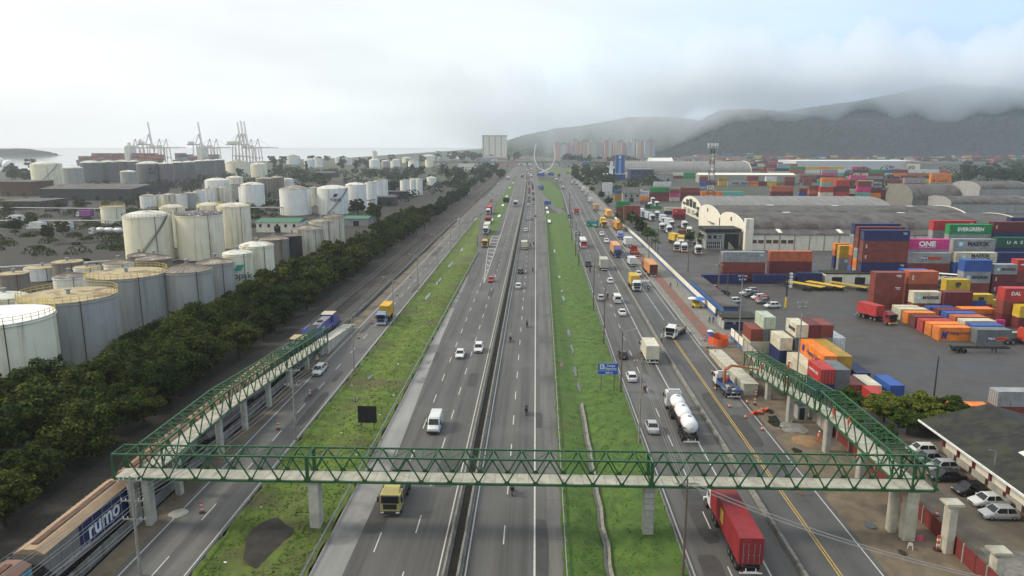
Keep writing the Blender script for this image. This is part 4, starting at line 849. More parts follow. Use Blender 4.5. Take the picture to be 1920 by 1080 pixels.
# ------------------------------------------------------------------ traffic
WH = (.62,.62,.6); SI = (.38,.39,.4); BK = (.018,.018,.02); RD = (.42,.02,.025); BL = (.03,.07,.3); YE = (.62,.36,.03); OR = (.7,.2,.03); GY = (.16,.165,.17); MAR = (.13,.02,.02); NAVY = (.02,.025,.12); CREAM = (.58,.54,.42)
TO, AW = math.pi, 0.      # towards the camera / away from it
CNAME = {id(WH):'white',id(SI):'silver',id(BK):'black',id(RD):'red',id(BL):'blue',id(YE):'yellow',id(OR):'orange',id(GY):'grey',id(MAR):'maroon'}
PR = {'hatchback':('car',HATCH),'sedan':('car',SEDAN),'suv':('car',SUV),'pickup':('pickup',PICKUP),'van':('van',VAN)}
def car(kind, xy, rz, col, where, group, z=0, scale=None):
    cat, pr = PR[kind]; nm = {'suv':'off-road car','pickup':'pickup truck','van':'delivery van','hatchback':'hatchback','sedan':'saloon car'}[kind]
    return vehicle({'car':'parked_car' if 'parked' in group else 'car','pickup':'pickup_truck','van':'delivery_van'}[cat], pr, xy, rz, CNAME[id(col)] + ' ' + nm + ' ' + where, cat, group, col, z=z, scale=scale)
g1 = 'vehicles coming towards the footbridge'; g2 = 'vehicles driving away on the highway'; g3 = 'vehicles on the marginal road'; g4 = 'vehicles on the service road'
car('van', (-15.3,104.6), TO, WH, 'nearest the footbridge on the oncoming carriageway', g1)
car('sedan', (-15.4,143.4), TO, WH, 'left of a pair on the oncoming carriageway', g1); car('suv', (-11.9,147.5), TO, WH, 'right of a pair beside the median', g1)
car('hatchback', (-14.1,226.8), TO, RD, 'alone below the hatched road marking', g1)
car('suv', (-41.3,131.2), TO, WH, 'on the frontage road beside the footbridge ramp', g1)
vehicle('tipper_truck', truck_proto('dump'), (-16.9,81.4), TO, 'olive-nosed truck passing beneath the footbridge', 'truck', g1, (.42,.36,.12), (.05,.06,.05))
vehicle('container_truck', truck_proto('semi20'), (-37.3,176.6), TO, 'blue and white truck carrying a yellow container on the frontage road', 'truck', g1, (.2,.28,.42), YE, (.5,.5,.5))
vehicle('tipper_truck', truck_proto('dump'), (-21.6,308.5), TO, 'yellow-cabbed tipper truck leading the slip road queue', 'truck', g1, YE, (.1,.05,.04))
vehicle('lorry', truck_proto('semi_box'), (-24.3,358.8), TO, 'white lorry directly behind the yellow tipper on the slip road', 'truck', g1, WH, CREAM)
vehicle('lorry', truck_proto('dump'), (-26.9,406.9), TO, 'bright red truck between two white lorries on the slip road', 'truck', g1, RD, RD)
vehicle('lorry', truck_proto('semi_box'), (-29.6,458.5), TO, 'white-cabbed lorry with red trailer furthest along the slip road', 'truck', g1, WH, RD)
car('hatchback', (-34.4,559.9), TO, RD, 'on the slip road behind the red-trailered lorry', g1)
car('hatchback', (-38.8,646.4), TO, SI, 'nearest of the far cars on the slip road', g1)
car('sedan', (-33.6,709.0), TO, SI, 'beside the slip road edge far ahead', g1)
car('hatchback', (-41.8,805.9), TO, WH, 'far ahead on the frontage road bend', g1)
vehicle('lorry', truck_proto('box'), (-34.8,919.1), TO, 'white box lorry far away on the frontage road', 'truck', g1, WH, WH)
vehicle('coach', truck_proto('bus'), (-14.3,520.6), TO, 'white and purple coach alone on the oncoming carriageway', 'bus', g1, (.5,.45,.5), MAR)
car('sedan', (-11.6,806.9), TO, YE, 'like a taxi far ahead beside the median', g1); car('hatchback', (-12.6,878.8), TO, WH, 'just behind the yellow taxi', g1)
vehicle('lorry', truck_proto('box'), (-18.4,980.5), TO, 'grey box lorry far ahead on the oncoming carriageway', 'truck', g1, GY, SI)
vehicle('lorry', truck_proto('box'), (-12.6,1174.8), TO, 'white box lorry farthest on the oncoming carriageway', 'truck', g1, WH, WH)
MO = []
# highway, away
vehicle('box_truck', truck_proto('smallbox'), (-4.7,302.5), AW, 'small cream box truck beside two motorcycles on the highway', 'truck', g2, WH, CREAM)
car('sedan', (-5.0,242.8), AW, BK, 'on the left lane below the small cream truck', g2); car('hatchback', (-5.1,216.6), AW, WH, 'on the left lane nearest the footbridge', g2)
car('hatchback', (-4.9,364.0), AW, WH, 'on the left lane above the small cream truck', g2); car('sedan', (-4.4,422.5), AW, SI, 'leading the white hatchback on the left lane', g2)
rq = random.Random(4); cols = [WH, SI, BK, GY, RD, WH, BK]; kk = ['hatchback','sedan','suv']
for i in range(26):     # the queue towards the town
    y = 520 + i * 17 + rq.uniform(-3, 3); ln = i % 2; c = cols[rq.randrange(7)]
    car(kk[rq.randrange(3)], ((-5.1 if ln == 0 else -1.6) + off_c(y), y), AW, c, ('in the left' if ln == 0 else 'in the right') + ' lane of the queue, ' + nth(i // 2 + 1) + ' from its tail', g2)
for i in range(12):
    y = 960 + i * 26; vehicle('lorry' if i % 3 else 'coach', truck_proto('box' if i % 3 else 'bus'), ((-5.1 if i % 2 else -1.4) + off_c(y), y), AW, 'far ' + ('box lorry' if i % 3 else 'coach') + ' near the viaduct, ' + nth(i + 1) + ' vehicle beyond the car queue', 'truck' if i % 3 else 'bus', g2, WH, (RD, SI, WH, GY)[i % 4])
vehicle('lorry', truck_proto('box'), (5.0,710.3), R(-16), 'blue box lorry leaving the highway for the crossing slip road', 'truck', g2, BL, (.12,.14,.45))
# marginal road
tk = vehicle('container_truck', truck_proto('nose40'), (22.0,74.2), AW, 'white-cabbed truck hauling a dark red container under the footbridge', 'truck', g3, WH, (.24,.018,.022), WH)
cc = [c for c in tk.children if c.name.startswith('cargo_container')][0]; add_doors(cc, 12.19, h='H', at=-1, col=(.24,.018,.022))
ob('logo', MB().box(-1.235,-1.225,.3,1.5,.7,2.3).mesh('lg', M['plain']), cc, color=(.5,.32,.04))
vehicle('tanker_truck', truck_proto('tanker'), (23.0,106.5), AW, 'white bulk tanker truck with three rounded pods near the footbridge', 'truck', g3, WH, (.75,.75,.74), GY)
vehicle('box_truck', truck_proto('box'), (23.5,143.2), AW, 'cream box truck passing the person in yellow on the kerb', 'truck', g3, WH, CREAM)
car('sedan', (18.1,105.1), AW, SI, 'beside the white tanker truck', g3); car('hatchback', (18.1,129.3), AW, WH, 'behind the blue road sign', g3); car('hatchback', (18.2,143.7), AW, BK, 'beside the cream box truck', g3)
car('hatchback', (18.6,200.2), AW, SI, 'hugging the guardrail beside a motorcycle', g3); car('van', (22.9,197.5), AW, WH, 'small and alone in the right lane', g3)
car('sedan', (22.5,182.0), AW, WH, 'right behind the small white van', g3); car('hatchback', (23.9,226.2), AW, WH, 'just behind the violet box truck', g3)
car('pickup', (19.2,258.0), AW, BK, 'beside the guardrail next to the violet truck', g3)
vehicle('box_truck', truck_proto('box'), (24.1,252.5), AW, 'violet-doored box truck with cream roof on the marginal road', 'truck', g3, BL, (.45,.42,.36), None, (.06,.04,.2))
vehicle('city_bus', truck_proto('bus'), (20.6,309.9), AW, 'white bus with a red rear panel beside the guardrail', 'bus', g3, (.66,.66,.64), (.5,.02,.03))
car('hatchback', (20.1,351.5), AW, SI, 'ahead of the white and red bus', g3); car('pickup', (20.3,436.0), AW, GY, 'under the green gantry sign', g3)
vehicle('box_truck', truck_proto('smallbox'), (26.1,460.3), AW, 'red box truck behind the green gantry sign', 'truck', g3, RD, (.35,.03,.03))
vehicle('tanker_truck', truck_proto('tanker'), (27.2,719.7), AW, 'silver tanker with red tail far along the marginal road', 'truck', g3, RD, SI, scale=.8)
vehicle('box_truck', truck_proto('box'), (28.7,842.7), AW, 'grey box truck far ahead of the silver tanker', 'truck', g3, GY, SI); vehicle('city_bus', truck_proto('bus'), (24.4,867.2), AW, 'green-tailed bus far along the marginal road', 'bus', g3, WH, (.05,.3,.08)); vehicle('box_truck', truck_proto('box'), (31.7,998.7), AW, 'brown box truck entering the far junction', 'truck', g3, GY, (.12,.07,.05)); car('pickup', (49.1,1132.1), R(-60), GY, 'turning at the far junction', g3)
# service road
Z4 = .12
vehicle('flatbed_truck', truck_proto('flatbed'), (32.3,161.1), R(150), 'white flatbed truck turning across the service road', 'truck', g4, WH, (.24,.21,.17), z=Z4)
vehicle('container_truck', truck_proto('semi20'), (30.3,219.4), TO, 'white truck bringing a yellow container down the service road', 'truck', g4, WH, (.55,.36,.05), z=Z4)
vehicle('lorry', truck_proto('semi_box'), (39.0,243.2), AW, 'lorry with an orange roof and dark red rear doors at the stop line', 'truck', g4, MAR, (.55,.24,.08), None, (.08,.012,.012), z=Z4)
vehicle('lorry', truck_proto('semi_box'), (32.0,285.6), TO, 'blue-cabbed lorry with an orange roof on the service road', 'truck', g4, (.06,.08,.28), (.6,.3,.14), z=Z4)
vehicle('box_truck', truck_proto('smallbox'), (35.0,259.7), AW, 'white small box truck ahead of the orange-roofed lorry', 'truck', g4, WH, WH, z=Z4); car('sedan', (34.6,239.0), AW, WH, 'between the small box truck and orange-roofed lorry', g4, Z4)
vehicle('tow_truck', truck_proto('flatbed'), (39.4,284.4), AW, 'red open-backed truck beside the footpath', 'truck', g4, (.3,.02,.02), (.32,.05,.04), z=Z4)
vehicle('box_truck', truck_proto('smallbox'), (39.9,310.5), AW, 'tall white box truck between a red and a police-blue truck', 'truck', g4, WH, WH, z=Z4, scale=1.2); vehicle('flatbed_truck', truck_proto('flatbed'), (39.9,335.8), AW, 'white truck with blue tarpaulin parked on the service road', 'truck', g4, WH, (.1,.16,.45), z=Z4)
vehicle('lorry', truck_proto('semi_box'), (42.2,370.2), AW, 'orange-yellow lorry behind the white and blue truck', 'truck', g4, YE, (.55,.25,.04), z=Z4)
car('hatchback', (31.9,322.4), TO, WH, 'nearest on the service road left lane', g4, Z4); car('hatchback', (32.0,347.6), TO, WH, 'second on the service road left lane', g4, Z4); car('suv', (32.1,384.5), TO, SI, 'third on the service road left lane', g4, Z4)
vehicle('container_truck', truck_proto('semi20'), (36.3,389.8), TO, 'truck with a bright yellow container on the service road', 'truck', g4, YE, (.62,.42,.05), z=Z4); vehicle('lorry', truck_proto('semi_box'), (43.8,436.8), AW, 'orange-boxed lorry parked beside the palm', 'truck', g4, YE, (.66,.36,.08), z=Z4)
vehicle('lorry', truck_proto('box'), (40.5,483.6), AW, 'dusty orange box lorry parked along the kerb', 'truck', g4, OR, (.5,.3,.12), z=Z4)
for i, (x, y) in enumerate([]): pass
vehicle('box_truck', truck_proto('smallbox'), (41.7,551.8), AW, 'white truck in the kerbside line, first from the dusty orange lorry', 'truck', g4, WH, WH, z=Z4)
vehicle('box_truck', truck_proto('smallbox'), (43.6,621.7), AW, 'white truck in the kerbside line, second from the dusty orange lorry', 'truck', g4, WH, SI, z=Z4)
vehicle('box_truck', truck_proto('box'), (44.6,678.9), AW, 'white truck in the kerbside line, third from the dusty orange lorry', 'truck', g4, WH, WH, z=Z4)
vehicle('tractor_unit', truck_proto('tractor'), (45.2,738.2), AW, 'white truck in the kerbside line, fourth from the dusty orange lorry', 'truck', g4, WH, WH, z=Z4)
vehicle('tractor_unit', truck_proto('tractor'), (45.3,797.9), AW, 'white truck in the kerbside line, fifth from the dusty orange lorry', 'truck', g4, WH, WH, z=Z4)
vehicle('tractor_unit', truck_proto('tractor'), (45.3,855.4), AW, 'white truck in the kerbside line, sixth from the dusty orange lorry', 'truck', g4, WH, GY, z=Z4)
vehicle('tractor_unit', truck_proto('tractor'), (40.5,808.6), AW, 'white truck in the kerbside line, seventh from the dusty orange lorry', 'truck', g4, WH, WH, z=Z4)
car('hatchback', (35.5,728.8), AW, WH, 'passing the kerbside line of white trucks', g4, Z4)
MO.append(((-2.2,307.5), 0, AW, 'first of two beside the small cream truck'))
MO.append(((-0.7,312.6), 0, AW, 'second of two beside the small cream truck'))
MO.append(((-0.8,245.1), 0, AW, 'right of the black saloon on the highway'))
MO.append(((-1.9,168.4), 0, AW, 'alone in the right lane mid-highway'))
MO.append(((-5.4,155.3), 0, AW, 'close to the median left lane'))
MO.append(((-1.3,111.2), 0, AW, 'next to the solid white line near the footbridge'))
MO.append(((-2.7,83.8), 0, AW, 'just in front of the footbridge pier'))
MO.append(((-1.9,416.5), 0, AW, 'overtaking the silver saloon'))
MO.append(((-0.0,435.4), 0, AW, 'far ahead in the right lane'))
MO.append(((19.6,122.8), 0, AW, 'behind the white hatchback on the marginal road'))
MO.append(((20.7,202.5), 0, AW, 'beside the silver hatchback at the guardrail'))
MO.append(((18.9,245.7), 0, AW, 'behind the black pickup'))
MO.append(((26.3,561.8), 0, AW, 'far along the marginal road'))
MO.append(((34.0,213.7), .12, TO, 'riding down the service road beside the yellow-container truck'))

rc = [(.02,.02,.025),(.05,.05,.06),(.3,.04,.03),(.03,.05,.12),(.2,.2,.2)]
for i, (xy, z, rz, w_) in enumerate(MO):
    vehicle('motorcycle', MOTO, xy, rz, 'motorcycle ' + w_, 'motorcycle', 'motorcycles', (RD, BK, BL)[i % 3], z=z)
    person(xy, z, rz, 'helmeted rider on the motorcycle ' + w_, 'ride', rc[i % 5], 'motorcycle riders', ((.02,.02,.02),(.5,.5,.5),(.3,.02,.02))[i % 3])

# ------------------------------------------------------------------ trees
def crown_mesh(seed, rx, rz, zc, nclump, nleaf, size, mat_, flat=.6):
    """leaf-sized quads gathered in clumps through the crown's volume"""
    g = np.random.default_rng(seed); C = []
    while len(C) < nclump:
        p = g.uniform(-1, 1, 3); d = np.linalg.norm(p)
        if .35 < d < 1: C.append(p * (g.uniform(.75, 1.0)))
    C = np.array(C); cr_ = g.uniform(.15, .33, nclump)
    k = g.integers(0, nclump, nleaf); d = g.normal(size=(nleaf, 3)); d /= np.linalg.norm(d, axis=1)[:, None]
    d[:, 2] = np.abs(d[:, 2]) * g.choice([1, 1, 1, -.5], nleaf)
    p = C[k] + d * (cr_[k] * g.uniform(.55, 1.08, nleaf))[:, None]
    p = p * np.array([rx, rx, rz]) + np.array([0, 0, zc])
    nrm_ = d + g.normal(scale=.55, size=(nleaf, 3)); nrm_[:, 2] += flat; nrm_ /= np.linalg.norm(nrm_, axis=1)[:, None]
    a = np.cross(nrm_, g.normal(size=(nleaf, 3))); a /= np.linalg.norm(a, axis=1)[:, None]; b_ = np.cross(nrm_, a)
    s1 = (size * g.uniform(.6, 1.3, nleaf))[:, None]; s2 = s1 * g.uniform(.45, .8, nleaf)[:, None]
    V = np.stack([p - a*s1, p - b_*s2*.9 + a*s1*.1, p + a*s1, p + b_*s2], 1).reshape(-1, 3)
    return np_mesh('crown', V, np.arange(nleaf * 4).reshape(-1, 4), mat_)
def trunk_mesh(seed, h, r, spread):
    g = random.Random(seed); b = MB(); top = (g.uniform(-.4,.4), g.uniform(-.4,.4), h * .55)
    b.cyl((0,0,-.2), top, r, r*.65, 8)
    for i in range(6):
        a = i * 1.05 + g.uniform(-.3,.3); q = (top[0] + spread*.5*math.cos(a), top[1] + spread*.5*math.sin(a), h*(.72+g.uniform(-.05,.1)))
        b.cyl(top, q, r*.45, r*.28, 6); b.cyl(q, (q[0]+spread*.4*math.cos(a+.4), q[1]+spread*.4*math.sin(a+.4), h*(.9+g.uniform(-.08,.05))), r*.26, r*.1, 5)
    return b.mesh('trunk', M['trunk'])
NT = [(crown_mesh(i, 4.6, 3.7, 5.0, 58 + i * 6, 10500, .24, M['leaf']), trunk_mesh(i, 8.6, .28, 4)) for i in range(5)]
M['leaf_y'] = leaf_mat('leaf_bright', (.03,.055,.01), (.06,.1,.014), (.14,.16,.02))
YT = [(crown_mesh(30+i, 4.4, 3.4, 5.2, 52, 8000, .3, M['leaf_y']), trunk_mesh(i, 8.4, .25, 4)) for i in range(2)]
MT = [(crown_mesh(20+i, 4.6, 3.8, 5.0, 40 + 4*i, 3200, .44, M['leaf']), trunk_mesh(20+i, 8.6, .28, 4)) for i in range(4)]
FT = [(crown_mesh(40+i, 4.8, 3.6, 5.0, 16 + 3*i, 700, 1.0, M['leaf_far']), trunk_mesh(40+i, 8.0, .3, 3.5)) for i in range(3)]
BT = [(crown_mesh(50+i, 2.8, 8.0, 9.5, 30, 1100, .75, M['leaf_far'], .2), trunk_mesh(50+i, 15, .3, 2)) for i in range(2)]   # tall casuarinas
rt_ = random.Random(11)
def tree(x, y, k, label, group, pool, i=0, z=0, name='broadleaf_tree', squash=1.):
    t = thing(name, label, 'tree', (x, y, z), rt_.uniform(0, 6.28), group, (k, k, k * squash))
    cm, tm = pool[i % len(pool)]; ob('crown', cm, t); ob('trunk', tm, t)
    return t
gt = 'trees between the railway and the tanks'
n = 0
rows = (('front', -61.6, 7.2), ('middle', -70.5, 8.2), ('back', -78.5, 8.8))
for rn, x0, st in rows:
    y = {'front': 66, 'middle': 69, 'back': 73}[rn]; c = 0
    while y < {'front': 640, 'middle': 420, 'back': 250}[rn]:
        c += 1; pool = NT if y < 190 else MT if y < 420 else FT
        k = rt_.uniform(.7, 1.2) * (1.0 if rn == 'front' else 1.05 if rn == 'middle' else .92) * (1 if y < 300 else .95)
        if rn == 'back' and y > 150: k *= .8
        tree(x0 + rt_.uniform(-1.4, 1.4), y, k, 'dense dark green tree in the ' + rn + ' row beside the railway, ' + nth(c) + ' along from the camera', gt, pool, rt_.randrange(9))
        y += st * rt_.uniform(.85, 1.15) * (1 if y < 300 else 1.4)
# outermost near trees filling the lower left
for c, (x, y, k) in enumerate([(-84,88,1.0),(-86,97,.95),(-90,80,1.1),(-84,108,.9),(-87,119,.85),(-95,92,1.0),(-62.5,58,.9),(-71,60,1.0)]):
    tree(x, y, k, 'dense tree in the lower left corner thicket, ' + nth(c+1) + ' of the clump before the white tank', gt, NT, c)
# right-hand clump between the ramp and the low building
for c, (x, y, k) in enumerate([(50.5,112,.62),(55,109,.75),(60,108.5,.72),(48.8,106,.5),(64.5,108.5,.66),(56.5,104.6,.6),(61,104.2,.55),(51,100.5,.45)]):
    tree(x, y, k, ('leafy bush-like tree','yellow-green tree')[c % 2] + ' behind the dark-roofed building, ' + nth(c+1) + ' in the clump', 'trees beside the right-hand ramp', YT, c+1, 0, 'broadleaf_tree', .85)
# trees standing among the tanks (pixel spots on the ground)
spots = [(-93,411,1.2),(-107,432,1.3),(-131,658,1.3),(-122,674,1.2),(-401,1117,1.4),(-381,1020,1.2),(-347,1292,1.6),(-333,1353,1.8),(-313,1353,1.6),(-336,1021,1.2),(-162,1027,1.6),(-166,1298,1.3),(-201,1192,1.4),(-493,1652,1.6),(-419,1019,1.3),(-306,453,0.9),(-262,365,0.9),(-254,342,1.0),(-231,343,0.8),(-215,344,0.7),(-225,323,0.8),(-324,435,1.0),(-312,484,0.8),(-337,584,1.0),(-744,1008,2.0),(-900,1274,2.2)]
for c, (x, y, k) in enumerate(spots): tree(x, y, k, 'tree growing among the storage tanks, ' + nth(c+1) + ' of those scattered there', 'trees among the tanks', MT if y < 450 else FT, c)
for c, (x, y, k) in enumerate([(-116,946,1.0),(-133,1028,0.9),(-466,1289,1.2),(-418,1185,1.0),(-377,1187,1.1),(-307,1239,1.1),(-90,816,0.8),(-239,1356,1.1),(-400,1488,1.3)]): tree(x, y, k, 'tall slender feathery tree rising over the tanks, ' + nth(c+1) + ' of them', 'tall feathery trees', BT, c, 0, 'casuarina_tree')
for c, (x, y, k) in enumerate([(-113,1103,1.2),(-79,1062,1.0),(-116,965,1.1),(-93,905,1.2),(-64,1142,1.3),(-115,1056,1.4),(-81,1007,1.3),(-116,999,1.3),(-143,1466,1.4),(-86,1017,1.4),(-61,933,1.2),(-68,1160,1.5),(-75,1408,1.1),(-95,916,1.2),(-91,1251,1.3),(-111,1217,1.3),(-71,940,1.3),(-47,959,1.5),(-93,1353,1.4),(-44,940,1.3),(-86,1316,1.4),(-97,1262,1.0),(86,824,1.0),(106,1053,1.1),(63,898,1.4),(52,958,1.0),(105,1094,1.4),(113,1007,1.5),(88,1250,1.3),(62,1170,1.2),(107,1197,1.0),(116,1103,1.5),(114,1069,1.2),(79,946,1.3),(82,956,1.5),(86,1042,1.4),(73,1109,1.5),(83,987,1.0),(75,973,1.0),(85,951,1.0),(93,1025,1.3),(68,921,1.4),(66,1261,1.3),(126,1139,1.2),(97,1099,1.2),(76,1073,1.3),(75,1068,1.4),(52,977,1.4),(115,1869,2.2),(101,1889,1.9),(207,1945,1.9),(101,1570,2.0),(238,1904,1.9),(157,1551,2.0),(100,1929,2.0),(76,1580,2.3),(86,1836,2.2),(159,1583,1.9),(74,1828,2.2),(103,1799,1.9),(132,1766,2.3),(88,2004,2.4),(193,1512,1.9),(209,1535,1.8),(176,1571,2.1),(158,1832,1.9),(-254,2359,2.6),(-202,2007,2.0),(-54,2060,2.9),(-53,1976,2.6),(-272,2031,2.2),(-205,2068,2.5),(-167,1957,2.6),(-212,2261,2.9),(-157,2019,2.4),(-237,2124,2.8),(-231,2013,2.9),(-76,2005,2.0),(-118,1988,2.0),(-231,2252,2.5),(-181,2154,2.8),(-319,2364,2.1),(689,1185,2.0),(760,1178,1.7),(639,1067,1.5),(605,962,1.6),(624,1061,1.4),(570,918,1.6),(652,1129,1.6),(561,898,1.6),(610,950,1.6),(601,994,1.8),(563,925,1.6),(581,979,1.8),(590,1021,1.6),(555,853,1.6),(583,896,1.5),(708,1157,1.9),(547,867,1.9),(576,913,1.7),(558,960,1.3),(526,899,1.3),(676,1168,1.9),(709,1209,1.9),(512,878,1.8),(548,849,1.7),(-377,1906,2.2),(-423,1590,1.7),(-317,1513,1.6),(-511,1648,2.3),(-601,1823,1.8),(-380,1577,1.9),(-516,1721,1.9),(-540,1875,2.0),(-269,1722,2.2),(-557,1595,2.2),(-380,1672,2.0),(-358,1525,1.7),(-574,1573,2.3),(-450,1702,2.2),(144,1163,1.2),(169,1149,1.2),(150,980,1.2),(173,1120,1.5),(171,1164,1.2),(126,1099,1.3),(140,1134,1.3),(190,1205,1.6),(-688,940,1.4),(-613,857,1.4),(-653,892,1.5),(-653,887,1.6),(-820,1121,1.3),(-656,910,1.6)]): tree(x, y, k, 'distant dark tree in the belts beyond the yards, ' + nth(c+1) + ' of the far trees', 'far trees', FT, c)
for c, (x, y, k) in enumerate([(52,353,0.75),(51,329,0.70),(54,380,0.70),(53,401,0.80),(69,324,0.60),(51,664,0.70),(54,597,0.70),(53,527,0.70),(54,472,0.60),(52,748,0.80),(53,832,0.90),(53,908,1.00),(97,426,0.75),(75,485,0.50),(71,748,0.70)]): tree(x, y, k, 'small street tree by the boundary wall of the truck yards, ' + nth(c+1) + ' of the row', 'street trees', MT, c)

# palms
def palm_mesh(seed):
    g = random.Random(seed); b = MB()
    for i in range(22):
        a = i * 2.4 + g.uniform(-.2,.2); el = g.uniform(-.1, 1.0); L = g.uniform(2.2, 3.1); pts = []
        for j in range(7):
            t = j / 6; rr = L * t * math.cos(el * (1 - t * .3)); zz = L * t * math.sin(el) - 1.6 * t * t * (1.1 - el * .5); pts.append((rr*math.cos(a), rr*math.sin(a), zz))
        for j in range(6):
            p, q = np.array(pts[j]), np.array(pts[j+1]); d = q - p; s_ = np.array((-math.sin(a), math.cos(a), 0)); w = .55 * math.sin(math.pi * (j + 1) / 7.5)
            for sg in (-1, 1):
                for h in (0, .5): o = p + d * h; b.add([o, o + d * .42, o + d * .75 + s_ * sg * w + np.array((0,0,-.25*w)), o + d * .35 + s_ * sg * w + np.array((0,0,-.25*w))], [(0,1,2,3)])
    return b.mesh('fronds', M['leaf_palm'])
PM = [palm_mesh(1), palm_mesh(2)]
ptr = MB().cyl((0,0,-.1),(.1,.05,4.2),.2,.14,8).cyl((.1,.05,4.2),(0,0,6.0),.14,.12,8).mesh('trunk', M['wood'])
def palm(x, y, k, label):
    t = thing('palm_tree', label, 'palm tree', (x, y, 0), rt_.uniform(0,6), 'palm trees', k)
    ob('crown', PM[int(x) % 2], t, (0,0,6)); ob('trunk', ptr, t)
palm(48.3, 297.9, 1.25, 'palm tree nearest the white gate wall')
palm(47.3, 283.2, 1.00, 'short palm leaning beside the boundary wall')
palm(68.2, 298.6, 1.05, 'palm in front of the grey two-storey house')
palm(67.2, 311.4, 0.95, 'palm left of the grey two-storey house')
palm(43.0, 379.9, 1.15, 'palm beside the orange-boxed lorry')
palm(42.5, 356.5, 1.00, 'palm next to the stacked red container')

# grass tufts over both verges: nobody could count them
g = np.random.default_rng(5); nq = 26000
xs = np.concatenate([g.uniform(-34.5,-23.5,nq//2), g.uniform(4.3,15.6,nq//2)]); ysq = 60 + (g.uniform(0,1,nq) ** 1.6) * 200
zz = np.array([VERGE_L(x, y) if x < 0 else VERGE_R(x, y) for x, y in zip(xs, ysq)])
keep = ~((xs > 3) & ((np.abs(xs - 8.0) < 1.0) | (xs < 4.4 + (ysq-70)*.008))); keep &= ~((np.abs(xs+29.5) < 2.6) & (np.abs(ysq-71.5) < 5.4))
xs, ysq, zz = xs[keep], ysq[keep], zz[keep]; nq = len(xs)
an = g.uniform(0, math.pi, nq); hh = g.uniform(.03, .13, nq) * np.where(xs < 0, 1.5, 1); ww = g.uniform(.05,.13,nq); tl = g.normal(scale=.14, size=(nq,2))
P0 = np.stack([xs-ww*np.cos(an), ysq-ww*np.sin(an), zz-.05],1); P1 = np.stack([xs+ww*np.cos(an), ysq+ww*np.sin(an), zz-.05],1)
P2 = P1 + np.stack([tl[:,0], tl[:,1], hh],1); P3 = P0 + np.stack([tl[:,0], tl[:,1], hh*.8],1)
M['tuft'] = leaf_mat('grass_tuft', (.07,.13,.02), (.09,.17,.025), (.14,.18,.04))
stuff('grass', np_mesh('grass', np.stack([P0,P1,P2,P3],1).reshape(-1,3), np.arange(nq*4).reshape(-1,4), M['tuft']), None, 'short green grass covering the highway verges')

# rough scrub between the pipe racks, uncountable
nb = 420; cx = g.uniform(-430,-150,nb); cy2 = g.uniform(255,560,nb); okk = cx > -cy2*.82 - 30; cx, cy2 = cx[okk], cy2[okk]
idx = g.integers(0, len(cx), 36000); q = len(idx); rr = g.uniform(1.2,3.8,len(cx))[idx]; dd = g.normal(size=(q,3)); dd /= np.linalg.norm(dd,axis=1)[:,None]
C3 = np.stack([cx[idx]+dd[:,0]*rr*1.3, cy2[idx]+dd[:,1]*rr*1.3, np.abs(dd[:,2])*rr*.85],1); a3 = g.normal(size=(q,3)); a3 /= np.linalg.norm(a3,axis=1)[:,None]; b3 = np.cross(a3, dd)*.42; a3 *= .5
stuff('scrub', np_mesh('scrub', np.stack([C3-a3,C3-b3,C3+a3,C3+b3],1).reshape(-1,3), np.arange(q*4).reshape(-1,4), M['leaf']), None, 'rough green scrub between the pipe racks and tanks')

def wood(name, x0, x1, y0, y1, nb, nq, r0, r1, sz, label, test):
    cx = g.uniform(x0,x1,nb); cy_ = g.uniform(y0,y1,nb); k = test(cx, cy_); cx, cy_ = cx[k], cy_[k]; idx = g.integers(0,len(cx),nq); rr = g.uniform(r0,r1,len(cx))[idx]; dd = g.normal(size=(nq,3)); dd /= np.linalg.norm(dd,axis=1)[:,None]
    C = np.stack([cx[idx]+dd[:,0]*rr*1.2, cy_[idx]+dd[:,1]*rr*1.2, rr*.7+dd[:,2]*rr*.7],1); a = g.normal(size=(nq,3)); a /= np.linalg.norm(a,axis=1)[:,None]; b_ = np.cross(a, dd)*sz*.8; a = a*sz
    stuff(name, np_mesh(name, np.stack([C-a,C-b_,C+a,C+b_],1).reshape(-1,3), np.arange(nq*4).reshape(-1,4), M['leaf_far']), None, label)
wood('woodland', -700, -62, 520, 1250, 520, 30000, 2.5, 6, 1.1, 'low woodland and bushes between the distant tanks', lambda x, y: (x > -y*.62) & ((x < -100) | (y > 640)))
wood('woodland', 60, 1300, 640, 2200, 620, 30000, 4, 9, 1.7, 'dark woodland around the farthest yards', lambda x, y: (x > y*.02 + 40) & (x < y*.72 + 40) & ((x > y*.42) | (y > 1500) | (x < y*.1+50)))

